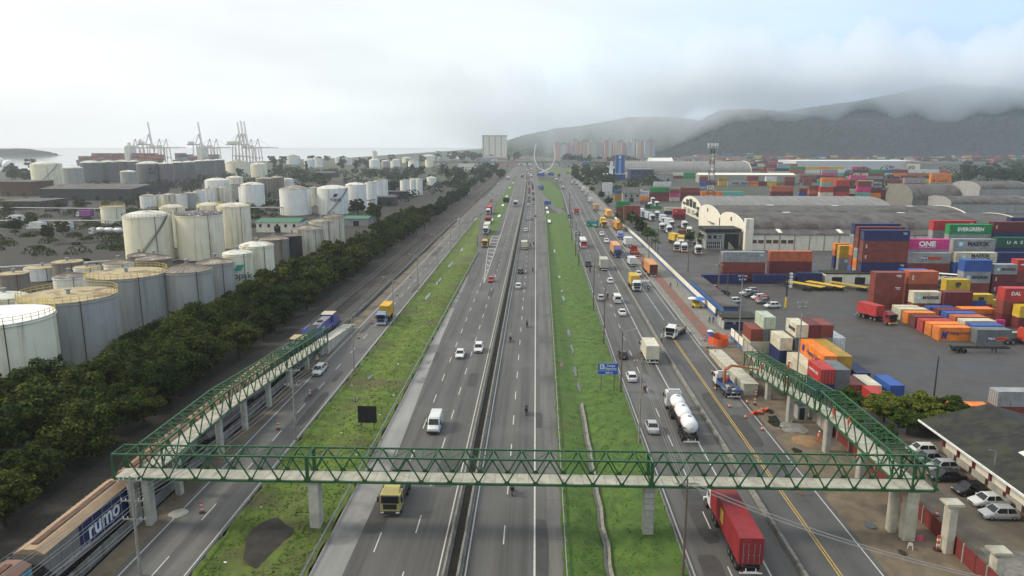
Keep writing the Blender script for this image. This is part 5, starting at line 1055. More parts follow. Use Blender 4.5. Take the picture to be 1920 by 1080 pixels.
# ------------------------------------------------------------------ storage tanks
def tank_mat(name, col, stk, amt, lo=.5):
    return mat(name, col, .6, .0, var=.1, scale=.25, streak=stk, streak_amt=amt, streak_scale=(.55,.55,.035), streak_lo=lo, detail=6, space='World')
TM = {'cream': tank_mat('cream_tank', (.8,.74,.54), (.3,.21,.08), .7, .52), 'white': tank_mat('white_tank', (.76,.75,.68), (.3,.26,.2), .6, .53), 'grey': tank_mat('grey_tank', (.36,.35,.31), (.16,.15,.13), .6, .5),
      'darkgrey': tank_mat('dark_grey_tank', (.13,.13,.128), (.3,.28,.22), .6, .55), 'brown': tank_mat('brown_tank', (.24,.2,.16), (.1,.06,.04), .7, .48), 'rusty': tank_mat('rusty_white_tank', (.64,.59,.45), (.13,.08,.05), .9, .47), 'black': tank_mat('black_tank', (.025,.025,.027), (.1,.08,.06), .3, .6)}
RM = {'dome': mat('pale_tank_roof', (.6,.58,.5), .6, var=.25, scale=.3, patch=(.3,.22,.12), patch_scale=.25, patch_lo=.52, patch_hi=.66), 'cone': mat('rusty_tank_roof', (.24,.2,.16), .8, var=.4, scale=.3, patch=(.42,.38,.3), patch_scale=.3, patch_lo=.53, patch_hi=.62),
      'patch': mat('patched_tank_roof', (.12,.1,.1), .8, var=.4, scale=.4, patch=(.55,.55,.55), patch_scale=.6, patch_lo=.6, patch_hi=.63), 'rail': mat('flat_tank_roof', (.42,.34,.19), .8, var=.35, scale=.2, patch=(.2,.14,.09), patch_scale=.2, patch_lo=.5, patch_hi=.6)}
M['rail_y'] = mat('yellow_railing', (.55,.4,.05), .6, var=.2); M['rail_d'] = mat('dark_railing', (.09,.07,.05), .7, var=.2)
WHITE_ROOF = mat('white_tank_roof', (.8,.8,.78), .6, var=.06, scale=.3)
def tank(x, y, r, h, kind, roof, label, rail=None, logo=None, stair=False):
    t = thing('storage_tank', label, 'storage tank', (x, y, 0), 0, 'storage tanks'); n = 56 if r > 8 and y < 350 else 32
    near = y < 420
    nc = 5 if near else 1      # wall courses with a thin lap between them
    for i in range(nc):
        z0, z1 = h * i / nc, h * (i + 1) / nc; ri = r - .012 * i
        ob('wall_course' if nc > 1 else 'shell', MB().lathe([(ri, z0), (ri, z1), (ri - .05, z1 + .001)], n).mesh('course', TM[kind], True), t)
    rise = {'dome': r * .22, 'cone': r * .26, 'patch': r * .16, 'rail': .25}[roof]
    if roof == 'rail' and r > 10: rise = .9
    if roof in ('dome', 'patch'): prof = [(r + .06, h - .06), (r + .06, h + .04), (r * .92, h + rise * .28), (r * .72, h + rise * .58), (r * .45, h + rise * .85), (r * .2, h + rise * .97), (.01, h + rise)]
    else: prof = [(r + .06, h - .06), (r + .06, h + .04), (r * .5, h + rise * .55), (.01, h + rise)]
    rf = ob('roof', MB().lathe(prof, n).mesh('roof', WHITE_ROOF if (rail == 'y' and x < -90 and y < 140 and kind == 'cream') else RM[roof], roof != 'cone'), t)
    if roof == 'cone' and near:
        b = MB()
        for i in range(24): a = i * math.pi / 12; b.bar((r*math.cos(a), r*math.sin(a), h+.1), (.4*math.cos(a), .4*math.sin(a), h+rise+.04), .08, .08)
        ob('roof_rib', b.mesh('ribs', TM['brown']), rf)
    ob('vent', MB().cyl((0,0,h+rise-.1),(0,0,h+rise+.8),.35).cyl((0,0,h+rise+.8),(0,0,h+rise+1.0),.6).mesh('vent', M['steel']), rf)
    if near:
        ob('top_girder', MB().lathe([(r+.02,h-.55),(r+.14,h-.5),(r+.14,h-.4),(r+.02,h-.35)], n).mesh('girder', TM[kind], True), t)
        ob('pipe', MB().cyl((r*.72+.15,-r*.72-.15,0),(r*.72+.15,-r*.72-.15,h+.2),.1,.1,6).mesh('pipe', M['rust']), t)
    if rail:
        m = M['rail_' + rail]; k = 40 if near else 20; b = MB(); rr = r + .02
        for zz in (h+.6, h+1.15):
            pts = [(rr*math.cos(2*math.pi*i/k), rr*math.sin(2*math.pi*i/k), zz) for i in range(k+1)]
            for p, q in zip(pts, pts[1:]): b.bar(p, q, .07)
        R_ = ob('railing', b.mesh('railing', m), t)
        if near:
            for i in range(k): a = 2*math.pi*i/k; ob('railing_post', MB().bar((rr*math.cos(a), rr*math.sin(a), h), (rr*math.cos(a), rr*math.sin(a), h+1.15), .07).mesh('post', m), R_)
    if stair:
        b = MB(); k = 40
        pts = [((r+.5)*math.cos(-.2 - 1.5*i/k), (r+.5)*math.sin(-.2 - 1.5*i/k), h + .2 - (h) * i / k) for i in range(k + 1)]
        for dz in (0, 1.0):
            for p, q in zip(pts, pts[1:]): b.bar((p[0],p[1],p[2]+dz), (q[0],q[1],q[2]+dz), .09 if dz else .5, .09 if dz else .2)
        for p in pts[::2]: b.bar(p, (p[0],p[1],p[2]+1), .06)
        ob('stair', b.mesh('stair', M['rail_d']), t)
    if logo:
        a = -1.15 if x > -300 else -1.0; hz = h * .6; s_ = h * .17; ro = r + .15 + (1.3*s_)**2/(2*r); lx, ly = ro*math.cos(a), ro*math.sin(a)
        text(logo, t, (lx, ly, hz), s_, (R(90), 0, a + math.pi/2), (.03,.035,.05) if kind != 'cream' else (.03,.1,.12), .02, 'logo')
        ob('logo_emblem', MB().prism_y([(-.7,0),(.2,0),(.7,.75),(-.2,.75)], -.03, 0).mesh('emblem', M['letter']), t, (lx*1.0, ly*1.0, hz + s_*.6), (0,0,a + math.pi/2), (.02,.03,.05) if kind != 'cream' else (.02,.3,.2), s_*.9)
    return t

tank(-93.7, 118.4, 9.10, 14.0, 'cream', 'rail', 'streaked white storage tank with yellow railing at the left edge', rail='y')
tank(-92.0, 136.1, 8.62, 14.0, 'grey', 'rail', 'big grey storage tank with flat railed roof next to the white tank', rail='y')
tank(-94.4, 160.8, 8.56, 14.0, 'grey', 'rail', 'second big grey storage tank with a rusty railed roof', rail='y')
tank(-82.8, 166.3, 5.64, 14.0, 'grey', 'cone', 'grey storage tank with patchy cone roof beside the trees')
tank(-83.8, 183.6, 4.61, 13.0, 'grey', 'cone', 'small grey storage tank with a pointed dark cone roof')
tank(-81.7, 193.1, 3.88, 14.0, 'cream', 'dome', 'white storage tank with green logo among the trees', logo='Vopak')
tank(-79.8, 202.0, 4.65, 15.0, 'cream', 'dome', 'cream domed tank behind the green-logo tank')
tank(-87.0, 235.8, 4.79, 12.5, 'brown', 'cone', 'cream tank with a brown cone roof and rust rim')
tank(-82.6, 240.6, 3.26, 13.0, 'black', 'cone', 'black storage tank squeezed between pale tanks')
tank(-81.1, 252.6, 5.68, 14.0, 'rusty', 'cone', 'rust-streaked white tank right of the black tank')
tank(-83.5, 278.2, 4.99, 14.0, 'rusty', 'cone', 'rust-streaked tank, second right of the black tank')
tank(-84.1, 297.6, 4.11, 14.0, 'rusty', 'cone', 'rust-streaked tank, third right of the black tank')
tank(-146.3, 266.6, 8.43, 17.0, 'cream', 'dome', 'tall cream tank with a spiral stair on its right', rail='d', stair=True)
tank(-129.7, 273.6, 8.52, 17.0, 'cream', 'patch', 'tall cream tank with a patched dark roof', rail='d')
tank(-129.2, 304.8, 6.72, 17.5, 'cream', 'dome', 'tall cream tank at the right end of the yellow-railed group', rail='y')
tank(-155.7, 304.4, 5.14, 17.0, 'cream', 'dome', 'tall cream tank half hidden behind the pair with dark railings', rail='y')
tank(-144.7, 316.0, 5.32, 17.0, 'cream', 'dome', 'cream tank at the back of the yellow-railed group', rail='y')
tank(-239.0, 400.5, 6.33, 9.0, 'cream', 'rail', 'low cream tank with yellow rails left of the tall group', rail='y')
tank(-135.9, 240.4, 3.84, 6.0, 'brown', 'cone', 'small low tank with grey-brown cone roof, left of a pair')
tank(-123.7, 227.2, 5.36, 7.0, 'brown', 'cone', 'low tank with wide dark cone roof below the tall cream tanks')
tank(-128.5, 215.3, 4.28, 7.5, 'white', 'cone', 'low white tank with a grey cone roof behind the second grey tank')
tank(-127.2, 189.5, 4.00, 8.0, 'white', 'cone', 'low white tank with domed grey roof behind the first grey tank')
tank(-121.4, 157.4, 4.64, 9.0, 'white', 'dome', 'white domed tank behind the railed white tank')
tank(-151.8, 226.0, 4.50, 6.0, 'brown', 'rail', 'low rusty tank with a flat top among the pipework')
tank(-153.7, 204.1, 3.93, 6.0, 'brown', 'rail', 'low brown tank with flat top at the left edge')
tank(-161.0, 227.1, 5.23, 4.0, 'white', 'rail', 'low white tank with an open red-stained top')
tank(-142.8, 221.8, 3.82, 5.0, 'white', 'rail', 'low white tank next to the rusty flat tank')
tank(-151.6, 452.0, 9.56, 16.0, 'white', 'cone', 'white tank with a brown ribbed roof, left of the logo tank')
tank(-129.4, 458.4, 9.68, 16.0, 'white', 'dome', 'large white tank with red and black logo and a slanting stair', logo='Vopak', stair=True)
tank(-120.8, 484.2, 6.80, 17.0, 'white', 'dome', 'white tank with yellow-topped dome right of the logo tank')
tank(-117.2, 512.5, 4.16, 17.0, 'white', 'cone', 'narrow white tank, first of three with pipes')
tank(-116.9, 535.8, 3.56, 17.0, 'white', 'cone', 'narrow white tank, second of three with pipes')
tank(-116.2, 552.6, 3.06, 17.0, 'white', 'cone', 'narrow white tank, third of three with pipes')
tank(-158.4, 515.3, 4.59, 13.0, 'rusty', 'cone', 'rusty tank between the ribbed-roof tank and logo tank')
tank(-265.1, 487.0, 5.29, 9.0, 'white', 'cone', 'pale tank in the long middle row, first from its left end')
tank(-259.8, 492.6, 3.13, 9.0, 'white', 'cone', 'pale tank in the long middle row, second from its left end')
tank(-248.0, 483.5, 5.60, 10.0, 'rusty', 'cone', 'pale tank in the long middle row, third from its left end')
tank(-240.6, 483.8, 3.62, 10.0, 'white', 'cone', 'pale tank in the long middle row, fourth from its left end')
tank(-242.6, 500.3, 4.11, 10.0, 'grey', 'cone', 'pale tank in the long middle row, fifth from its left end')
tank(-239.4, 508.2, 3.79, 11.0, 'white', 'cone', 'pale tank in the long middle row, sixth from its left end')
tank(-240.8, 527.1, 4.91, 11.0, 'white', 'cone', 'pale tank in the long middle row, seventh from its left end')
tank(-235.1, 530.2, 3.55, 12.0, 'rusty', 'cone', 'pale tank in the long middle row, eighth from its left end')
tank(-238.8, 551.3, 3.90, 12.0, 'white', 'cone', 'pale tank in the long middle row, ninth from its left end')
tank(-228.9, 544.5, 3.64, 14.0, 'grey', 'cone', 'pale tank in the long middle row, tenth from its left end')
tank(-213.2, 527.1, 5.29, 13.0, 'white', 'cone', 'pale tank in the long middle row, eleventh from its left end')
tank(-204.9, 519.0, 8.10, 15.0, 'white', 'dome', 'bright white domed tank at the end of the middle row')
tank(-222.5, 589.1, 6.55, 16.0, 'brown', 'cone', 'brown-walled tank behind the bright white dome')
tank(-219.5, 608.9, 6.31, 16.0, 'brown', 'cone', 'second brown-walled tank behind the bright white dome')
tank(-214.5, 623.4, 4.62, 14.0, 'white', 'dome', 'small white tank right of the brown-walled pair')
tank(-249.3, 560.8, 8.96, 16.0, 'white', 'dome', 'white dome roof showing above the middle row')
tank(-254.7, 607.7, 6.77, 16.0, 'cream', 'dome', 'cream dome roof showing above the middle row')
tank(-520.1, 759.0, 14.72, 23.0, 'cream', 'dome', 'huge cream-sided tank of the far dark group, first from the left', rail='d', stair=True)
tank(-474.0, 730.9, 9.81, 20.0, 'grey', 'dome', 'huge grey tank of the far dark group, second from the left', rail='d')
tank(-515.5, 830.1, 11.12, 23.0, 'darkgrey', 'dome', 'huge grey tank of the far dark group, third from the left', rail='d')
tank(-511.3, 856.8, 9.55, 23.0, 'darkgrey', 'dome', 'huge grey tank of the far dark group, fourth from the left', rail='d')
tank(-510.7, 885.1, 9.86, 23.0, 'darkgrey', 'dome', 'huge grey tank of the far dark group, fifth from the left', rail='d')
tank(-496.2, 885.6, 7.89, 23.0, 'darkgrey', 'dome', 'huge grey tank of the far dark group, sixth from the left', rail='d')
tank(-422.9, 784.5, 12.52, 23.0, 'darkgrey', 'dome', 'huge grey tank of the far dark group, seventh from the left', rail='d', logo='Vopak', stair=True)
tank(-404.3, 785.1, 7.28, 23.0, 'darkgrey', 'dome', 'huge grey tank of the far dark group, eighth from the left')
tank(-415.2, 833.3, 7.72, 23.0, 'darkgrey', 'dome', 'huge grey tank of the far dark group, ninth from the left')
tank(-414.5, 859.9, 7.64, 23.0, 'darkgrey', 'dome', 'huge grey tank of the far dark group, tenth from the left')
tank(-428.5, 918.0, 7.47, 23.0, 'darkgrey', 'dome', 'huge grey tank of the far dark group, eleventh from the left')
tank(-430.3, 950.2, 7.38, 23.0, 'darkgrey', 'dome', 'huge grey tank of the far dark group, twelfth from the left')
tank(-432.9, 984.7, 7.28, 23.0, 'darkgrey', 'dome', 'huge grey tank of the far dark group, thirteenth from the left')
tank(-405.2, 711.6, 7.42, 17.0, 'grey', 'dome', 'smaller pale tank in front of the far dark group')
tank(-430.6, 1044.6, 17.75, 18.0, 'cream', 'cone', 'distant pale tank beyond the trees, first counted from the left')
tank(-367.8, 958.0, 10.61, 18.0, 'cream', 'dome', 'distant pale tank beyond the trees, second counted from the left')
tank(-552.4, 1648.3, 15.16, 18.0, 'white', 'cone', 'distant pale tank beyond the trees, third counted from the left')
tank(-432.9, 1384.4, 10.19, 16.0, 'white', 'dome', 'distant pale tank beyond the trees, fourth counted from the left')
tank(-432.1, 1438.5, 8.99, 16.0, 'white', 'cone', 'distant pale tank beyond the trees, fifth counted from the left')
tank(-476.5, 1748.9, 7.71, 14.0, 'white', 'dome', 'distant pale tank beyond the trees, sixth counted from the left')
tank(-419.4, 1609.1, 11.82, 14.0, 'white', 'cone', 'distant pale tank beyond the trees, seventh counted from the left')
tank(-297.5, 1338.7, 9.83, 16.0, 'white', 'dome', 'distant pale tank beyond the trees, eighth counted from the left')
tank(-334.4, 1507.4, 5.52, 30.0, 'white', 'cone', 'distant pale tank beyond the trees, ninth counted from the left')
tank(-297.3, 1434.9, 7.90, 12.0, 'grey', 'dome', 'distant pale tank beyond the trees, tenth counted from the left')
tank(-260.8, 1342.9, 7.88, 14.0, 'white', 'cone', 'distant pale tank beyond the trees, eleventh counted from the left')
tank(-276.8, 1439.3, 7.92, 14.0, 'cream', 'dome', 'distant pale tank beyond the trees, twelfth counted from the left')
tank(-110.0, 607.5, 4.03, 14.0, 'white', 'cone', 'distant pale tank beyond the trees, thirteenth counted from the left')
tank(-319.6, 1796.8, 10.53, 12.0, 'cream', 'dome', 'distant pale tank beyond the trees, fourteenth counted from the left')
tank(-226.4, 1344.0, 9.85, 14.0, 'white', 'cone', 'distant pale tank beyond the trees, fifteenth counted from the left')
tank(-106.5, 626.9, 2.77, 14.0, 'white', 'dome', 'distant pale tank beyond the trees, sixteenth counted from the left')
tank(-103.0, 637.1, 3.28, 14.0, 'white', 'cone', 'distant pale tank beyond the trees, seventeenth counted from the left')
tank(-255.9, 1741.6, 14.01, 18.0, 'white', 'dome', 'distant pale tank beyond the trees, eighteenth counted from the left')
tank(-211.4, 1441.4, 7.92, 14.0, 'cream', 'cone', 'distant pale tank beyond the trees, nineteenth counted from the left')
tank(-114.4, 794.9, 5.26, 8.0, 'white', 'dome', 'distant pale tank beyond the trees, twentieth counted from the left')
tank(-358.2, 2674.6, 12.69, 20.0, 'grey', 'cone', 'distant pale tank beyond the trees, twenty-first counted from the left')
tank(-216.3, 1635.7, 4.78, 16.0, 'grey', 'dome', 'distant pale tank beyond the trees, twenty-second counted from the left')
tank(-247.4, 2180.6, 11.94, 18.0, 'white', 'cone', 'distant pale tank beyond the trees, twenty-third counted from the left')
tank(-235.1, 2327.3, 17.83, 18.0, 'white', 'dome', 'distant pale tank beyond the trees, twenty-fourth counted from the left')

# sheds, pipe racks and small buildings of the tank farm
def shed(name, x, y, w, d, h, label, wall, roof, slope=.0, rz=0, cat='building', doors=2, over=.5, windows=0):
    """simple building: four walls, overhanging roof (gable along X when slope > 0), doors and windows on the near side"""
    t = thing(name, label, cat, (x, y, 0), rz, None)
    ob('wall', MB().box(-w/2, w/2, -d/2, d/2, 0, h).mesh('wall', wall), t)
    if slope > 0: ob('roof', MB().prism_x([(-d/2-over,h+.02),(d/2+over,h+.02),(0,h+slope)], -w/2-over, w/2+over).mesh('roof', roof), t)
    else: ob('roof', MB().box(-w/2-over, w/2+over, -d/2-over, d/2+over, h+.005, h+.35).mesh('roof', roof), t)
    for i in range(doors):
        cx = -w/2 + w * (i + .5) / doors; ob('door', MB().box(cx-min(1.6,w*.12), cx+min(1.6,w*.12), -d/2-.04, -d/2+.02, 0, min(h*.7, 3.2)).mesh('door', M['window']), t)
    for i in range(windows):
        cx = -w/2 + w * (i + .5) / windows; f_ = ob('window', MB().box(cx-.7, cx+.7, -d/2-.05, -d/2+.02, h*.55, h*.82).mesh('window', M['window']), t)
        ob('sill', MB().box(cx-.8, cx+.8, -d/2-.12, -d/2+.02, h*.5, h*.55).mesh('sill', M['concrete']), f_)
    return t
DK = mat('dark_cladding', (.035,.037,.04), .7, var=.25, scale=.3)
GRN = mat('green_roof', (.035,.14,.075), .6, var=.2, scale=.5)
shed('warehouse', -355.7, 591.5, 74.1, 60.0, 9.0, 'dark flat-roofed warehouse in front of the far dark tanks', DK, M['roof_sheet'], slope=2.5, doors=4)
shed('workshop', -353.0, 498.4, 27.4, 30.0, 5.0, 'low dark workshop at the left edge', DK, M['roof_sheet'], doors=3)
shed('office', -129.3, 363.7, 21.4, 16.0, 5.0, 'white office with a green roof behind the rusty tanks', M['wall_white'], GRN, slope=1.5, windows=5, doors=1)
shed('annex', -97.0, 392.7, 13.0, 14.0, 4.0, 'small green-roofed annex beside the tree row', M['wall_grey'], GRN, slope=1, doors=1)
shed('canopy', -109.3, 524.7, 15.4, 14.0, 6.0, 'dark open canopy right of the narrow white tanks', DK, M['roof_sheet'], doors=2)
shed('canopy', -115.3, 585.9, 20.6, 12.0, 6.0, 'long dark canopy behind the first canopy', DK, M['roof_sheet'], doors=2)
shed('depot', -106.8, 1131.3, 24.3, 50.0, 10.0, 'white depot hall with a grey curved roof beside the tree belt', M['wall_white'], M['roof_pale'], slope=5, doors=3)
shed('depot', -109.3, 1961.3, 63.6, 50.0, 10.0, 'long pale depot with red wagons beside the viaduct', M['wall_white'], M['roof_pale'], slope=4, doors=3)
shed('loading_shed', -286.0, 987.2, 26.6, 30.0, 6.0, 'low dark loading shed among the tall trees', DK, M['roof_sheet'], slope=2, doors=2)
shed('red_store', -444.7, 621.2, 27.4, 30.0, 12.0, 'rust-red storage block at the left edge', M['rust'], M['roof_sheet'], doors=2)
shed('guard_hut', -105.7, 967.9, 9.9, 12.0, 4.0, 'little white hut left of the depot hall', M['wall_white'], M['roof_sheet'], doors=1, windows=1)

def pipe_rack(x0, y0, x1, y1, h, n, label):
    t = thing('pipe_rack', label, 'pipe rack', (0,0,0), 0, 'pipe racks'); L = math.hypot(x1-x0, y1-y0); k = max(2, int(L/8)); ux, uy = (x1-x0)/L, (y1-y0)/L; px, py = -uy, ux
    for i in range(k+1):
        cx, cy_ = x0+(x1-x0)*i/k, y0+(y1-y0)*i/k
        ob('support', MB().bar((cx-px*1.5,cy_-py*1.5,0),(cx-px*1.5,cy_-py*1.5,h),.2).bar((cx+px*1.5,cy_+py*1.5,0),(cx+px*1.5,cy_+py*1.5,h),.2).bar((cx-px*1.6,cy_-py*1.6,h),(cx+px*1.6,cy_+py*1.6,h),.25).mesh('support', M['rust']), t)
    for j in range(n):
        o_ = -1.3 + 2.6*j/max(1,n-1); ob('pipe', MB().cyl((x0+px*o_,y0+py*o_,h+.3),(x1+px*o_,y1+py*o_,h+.3),.18,.18,8).mesh('pipe', (M['steel'], M['rust'], M['white'])[j % 3]), t)
pipe_rack(-330.8, 434.6, -247.8, 427.3, 5, 5, 'long pipe rack crossing the scrubland on the left')
pipe_rack(-287.5, 376.6, -221.7, 378.8, 3, 4, 'lower pipe rack nearest the scrubland')
pipe_rack(-176.0, 439.6, -156.2, 440.3, 5, 4, 'pipe rack in front of the ribbed-roof white tank')
pipe_rack(-177.3, 229.1, -143.6, 245.9, 3, 4, 'pipe rack behind the big grey tanks')
pipe_rack(-136.9, 208.1, -129.4, 252.0, 2.5, 3, 'short pipe rack among the low tanks')
pipe_rack(-121.2, 459.1, -109.3, 557.4, 5, 3, 'pipe rack leading to the dark canopies')
solo('bund_wall', MB().bar((-274.9,359.8,.6),(-199.2,344.3,.6),.3,1.2).mesh('bund', M['concrete_dark']), 'low bund wall crossing the scrubland', 'wall', group='bund walls')
solo('bund_wall', MB().bar((-210.6,305.7,.6),(-187.2,320.7,.6),.3,1.2).mesh('bund', M['concrete_dark']), 'short bund wall before the tall cream tanks', 'wall', group='bund walls')

for i in range(3): solo('pipeline', MB().cyl((-86+i*.7,150,1.6),(-83+i*.7,186,1.6),.2,.2,8).mesh('pl', M['steel']), 'bright steel pipeline between grey tanks and trees, ' + ('outer','middle','inner')[i] + ' one', 'pipeline', group='pipelines by the grey tanks')

def sphere_tank(x, y, r, label):
    t = thing('sphere_tank', label, 'storage tank', (x, y, 0), 0, 'spherical tanks')
    ob('sphere', MB().lathe([(max(.01, r*math.sin(a)), r*1.5 - r*math.cos(a)) for a in np.linspace(0.01, math.pi, 14)], 24).mesh('sphere', TM['white'], True), t)
    for i in range(8): a = i*math.pi/4; ob('leg', MB().cyl((r*.85*math.cos(a), r*.85*math.sin(a), 0),(r*.9*math.cos(a), r*.9*math.sin(a), r*1.4),.35).mesh('leg', M['steel']), t)
sphere_tank(-800.6, 1083.2, 8.5, 'white spherical gas tank at the left edge')
sphere_tank(-955.1, 1272.6, 8.5, 'second spherical gas tank partly cut by the left edge')
vehicle('lorry', truck_proto('tanker'), (-205.9,339.8), R(80), 'white road tanker parked beside the tall cream tank', 'truck', 'trucks inside the tank farm', WH, WH)
vehicle('lorry', truck_proto('box'), (-255.8,360.4), R(80), 'white truck parked in the left scrubland', 'truck', 'trucks inside the tank farm', WH, WH)
vehicle('lorry', truck_proto('box'), (-242.1,360.9), R(80), 'white truck beside the pipe rack on the left', 'truck', 'trucks inside the tank farm', WH, WH)
vehicle('lorry', truck_proto('box'), (-272.0,426.5), R(80), 'purple-sided lorry beyond the pipe rack', 'truck', 'trucks inside the tank farm', WH, (.25,.05,.25))
vehicle('lorry', truck_proto('box'), (-292.3,395.4), R(80), 'pale lorry at the left edge by the pipe rack', 'truck', 'trucks inside the tank farm', WH, WH)

# ------------------------------------------------------------------ shipping containers
CC = {'red-brown':(.2,.045,.03),'dark red':(.13,.02,.022),'bright red':(.42,.035,.03),'navy':(.018,.026,.1),'blue':(.03,.09,.32),'orange':(.72,.2,.02),'rust-orange':(.42,.11,.045),'mustard':(.36,.22,.03),'yellow':(.56,.38,.03),'grey':(.27,.28,.28),'dark grey':(.13,.145,.15),'cream':(.55,.51,.38),'white':(.62,.62,.6),'green':(.015,.22,.06),'dark green':(.02,.1,.05),'pink':(.56,.035,.19),'teal':(.12,.4,.33),'pale green':(.42,.48,.38)}
star_me = MB().add([(0,0,.01)] + [((.5 if i % 2 == 0 else .2)*math.cos(i*math.pi/7+.22), (.5 if i % 2 == 0 else .2)*math.sin(i*math.pi/7+.22), 0) for i in range(14)], [(0, i+1, (i+1) % 14 + 1) for i in range(14)]).mesh('star', M['letter'])
sq_me = MB().box(-.5,.5,-.5,.5,-.01,0).mesh('panel', M['letter'])
hl_me = MB().prism_z([(-.5,-.5),(-.2,-.5),(-.05,-.1),(.1,-.5),(.4,-.5),(.55,.5),(.25,.5),(.1,.1),(-.05,.5),(-.35,.5)], -.01, .01).mesh('emblem', M['letter'])
def logo(c, kind, L, H_, side):
    """side +1: long side facing local +X, -1: local -X"""
    x = side * 1.245; rot = (R(90), 0, R(90) * side); f = side; INK = (.02,.022,.03); WHT = (.75,.75,.73)
    def T(s, u, v, size, col=INK, bold=.015, wide=1.): text(s, c, (x, u * f, v), size, rot, col, bold, 'logo', wide)
    def S(me, u, v, sx, sy, col, dx=.0): ob('logo_emblem', me, c, (x + side * dx, u * f, v), rot, col, (sx, sy, 1))
    m = H_ / 2; big = L > 9
    if kind == 'star':
        if big: S(sq_me, -3.9, m, 1.35, 1.35, (.25,.6,.75)); S(star_me, -3.9, m, 1.25, 1.25, WHT, .02); T('MAERSK', 1.2, m, 1.75, INK, .03, 1.0)
        else: S(sq_me, -1.9, m, .8, .8, (.25,.6,.75)); S(star_me, -1.9, m, .75, .75, WHT, .02); T('MAERSK', .75, m, 1.0, INK, .03)
    elif kind == 'starsea': S(sq_me, -3.6, m+.2, 1.35, 1.35, (.3,.6,.68)); S(star_me, -3.6, m+.2, 1.25, 1.25, WHT, .02); T('MAERSK', 1.2, m+.5, 1.5, INK, .03, 1.0); T('SEALAND', 1.2, m-.65, 1.3, INK, .03)
    elif kind == 'staronly': S(sq_me, 0, m, 1.7, 1.7, (.2,.55,.75)); S(star_me, 0, m, 1.6, 1.6, WHT, .02)
    elif kind == 'hapag':
        if big: S(hl_me, -4.2, m, 1.3, 1.3, (.03,.03,.3)); T('Hapag-Lloyd', 1.0, m-.1, 1.35, (.05,.03,.12), .015)
        else: S(hl_me, -2.0, m-.2, 1.1, 1.5, (.03,.03,.22)); T('Hapag-Lloyd', .75, m+.25, .82, (.05,.03,.12), .015)
    elif kind == 'one': T('ONE', 0, m + .15, 1.9 if big else 1.2, WHT, .05, 1.15); T('OCEAN NETWORK EXPRESS', 0, m - .85, .36, WHT, .01)
    elif kind == 'ever': T('EVERGREEN', 0, m, 1.5, WHT, .04, .95)
    elif kind == 'uasc': T('U  A  S  C', 0, m, 1.2, WHT, .03, 1.3)
    elif kind == 'pando': S(sq_me, -1.3, m, 1.7, 1.0, (.02,.03,.12)); T('P&O', -1.3, m, .95, WHT, .02); S(sq_me, 1.55, m, 3.9, 1.0, (.55,.1,.04)); T('Nedlloyd', 1.55, m, .95, (.12,.02,.03), .01)
    elif kind == 'pando20': S(sq_me, -.4, m-.35, 1.3, .75, (.02,.03,.12)); T('P&O', -.4, m-.35, .65, WHT, .02); S(sq_me, 1.45, m-.35, 2.3, .75, (.6,.12,.04)); T('Nedlloyd', 1.45, m-.35, .6, (.12,.02,.03), .01)
    elif kind == 'msc': T('m', 0, m + .3, 1.5, INK, .06, 1.2); T('SC', 0, m - .45, .8, INK, .05)
    elif kind == 'sud': T('HAMBURG SÜD', -.3, m+.1, .95 if big else .62, WHT, .01)
    elif kind == 'dal': T('DAL', -.8, m+.2, 1.0, WHT, .03)
    elif kind == 'tex': S(sq_me, -L/2+1.2, m+.2, 1.1, .3, WHT)
    elif kind == 'col': text('tex', c, (x, (-L/2+.9)*f, m), .8, (R(90), R(90), R(90)*side), WHT, .01, 'logo')
    elif kind == 'txt': S(sq_me, L/2-1.3, m+.75, 1.1, .14, WHT); S(sq_me, L/2-1.15, m+.45, .8, .14, WHT)
TIER = {0:'bottom',1:'second',2:'third',3:'fourth',4:'fifth'}
def container(ori, x, y, z, k, ln, cname, lg, label, group, door=False, side=None):
    """x, y: left end / near edge of the footprint"""
    L = {40:12.19, 41:12.19, 20:6.06}[ln]; H_ = 2.9 if ln == 41 else 2.59; me = {40:C40, 41:C40H, 20:C20}[ln]
    if ori == 'x': loc, rz = (x + L*k/2, y + 1.22*k, z), -math.pi/2
    else: loc, rz = (x + 1.22*k, y + L*k/2, z), 0
    t = thing('shipping_container', label, 'container', loc, rz, group, k)
    ob('body', me, t, color=CC[cname])
    if door: add_doors(t, L, h='H' if ln == 41 else '', at=-1, col=CC[cname])
    if lg: logo(t, lg, L, H_, side or (1 if ori == 'x' else -1))
    return t
def stack(ori, x, y, k, ln, where, tiers, door=False, hidden=0, group='stacked containers'):
    H_ = (2.9 if ln == 41 else 2.59) * k; n = len(tiers)
    for i, tt in enumerate(tiers):
        c, lg = (tt, None) if isinstance(tt, str) else tt
        pos = 'single' if n == 1 else 'top' if i == n-1 else TIER[i]
        container(ori, x, y, .05 + (i + hidden) * (H_ + .02), k, ln, c, lg, c + (' container ' if n == 1 else ' container, ' + pos + ' tier ') + where, group, door)

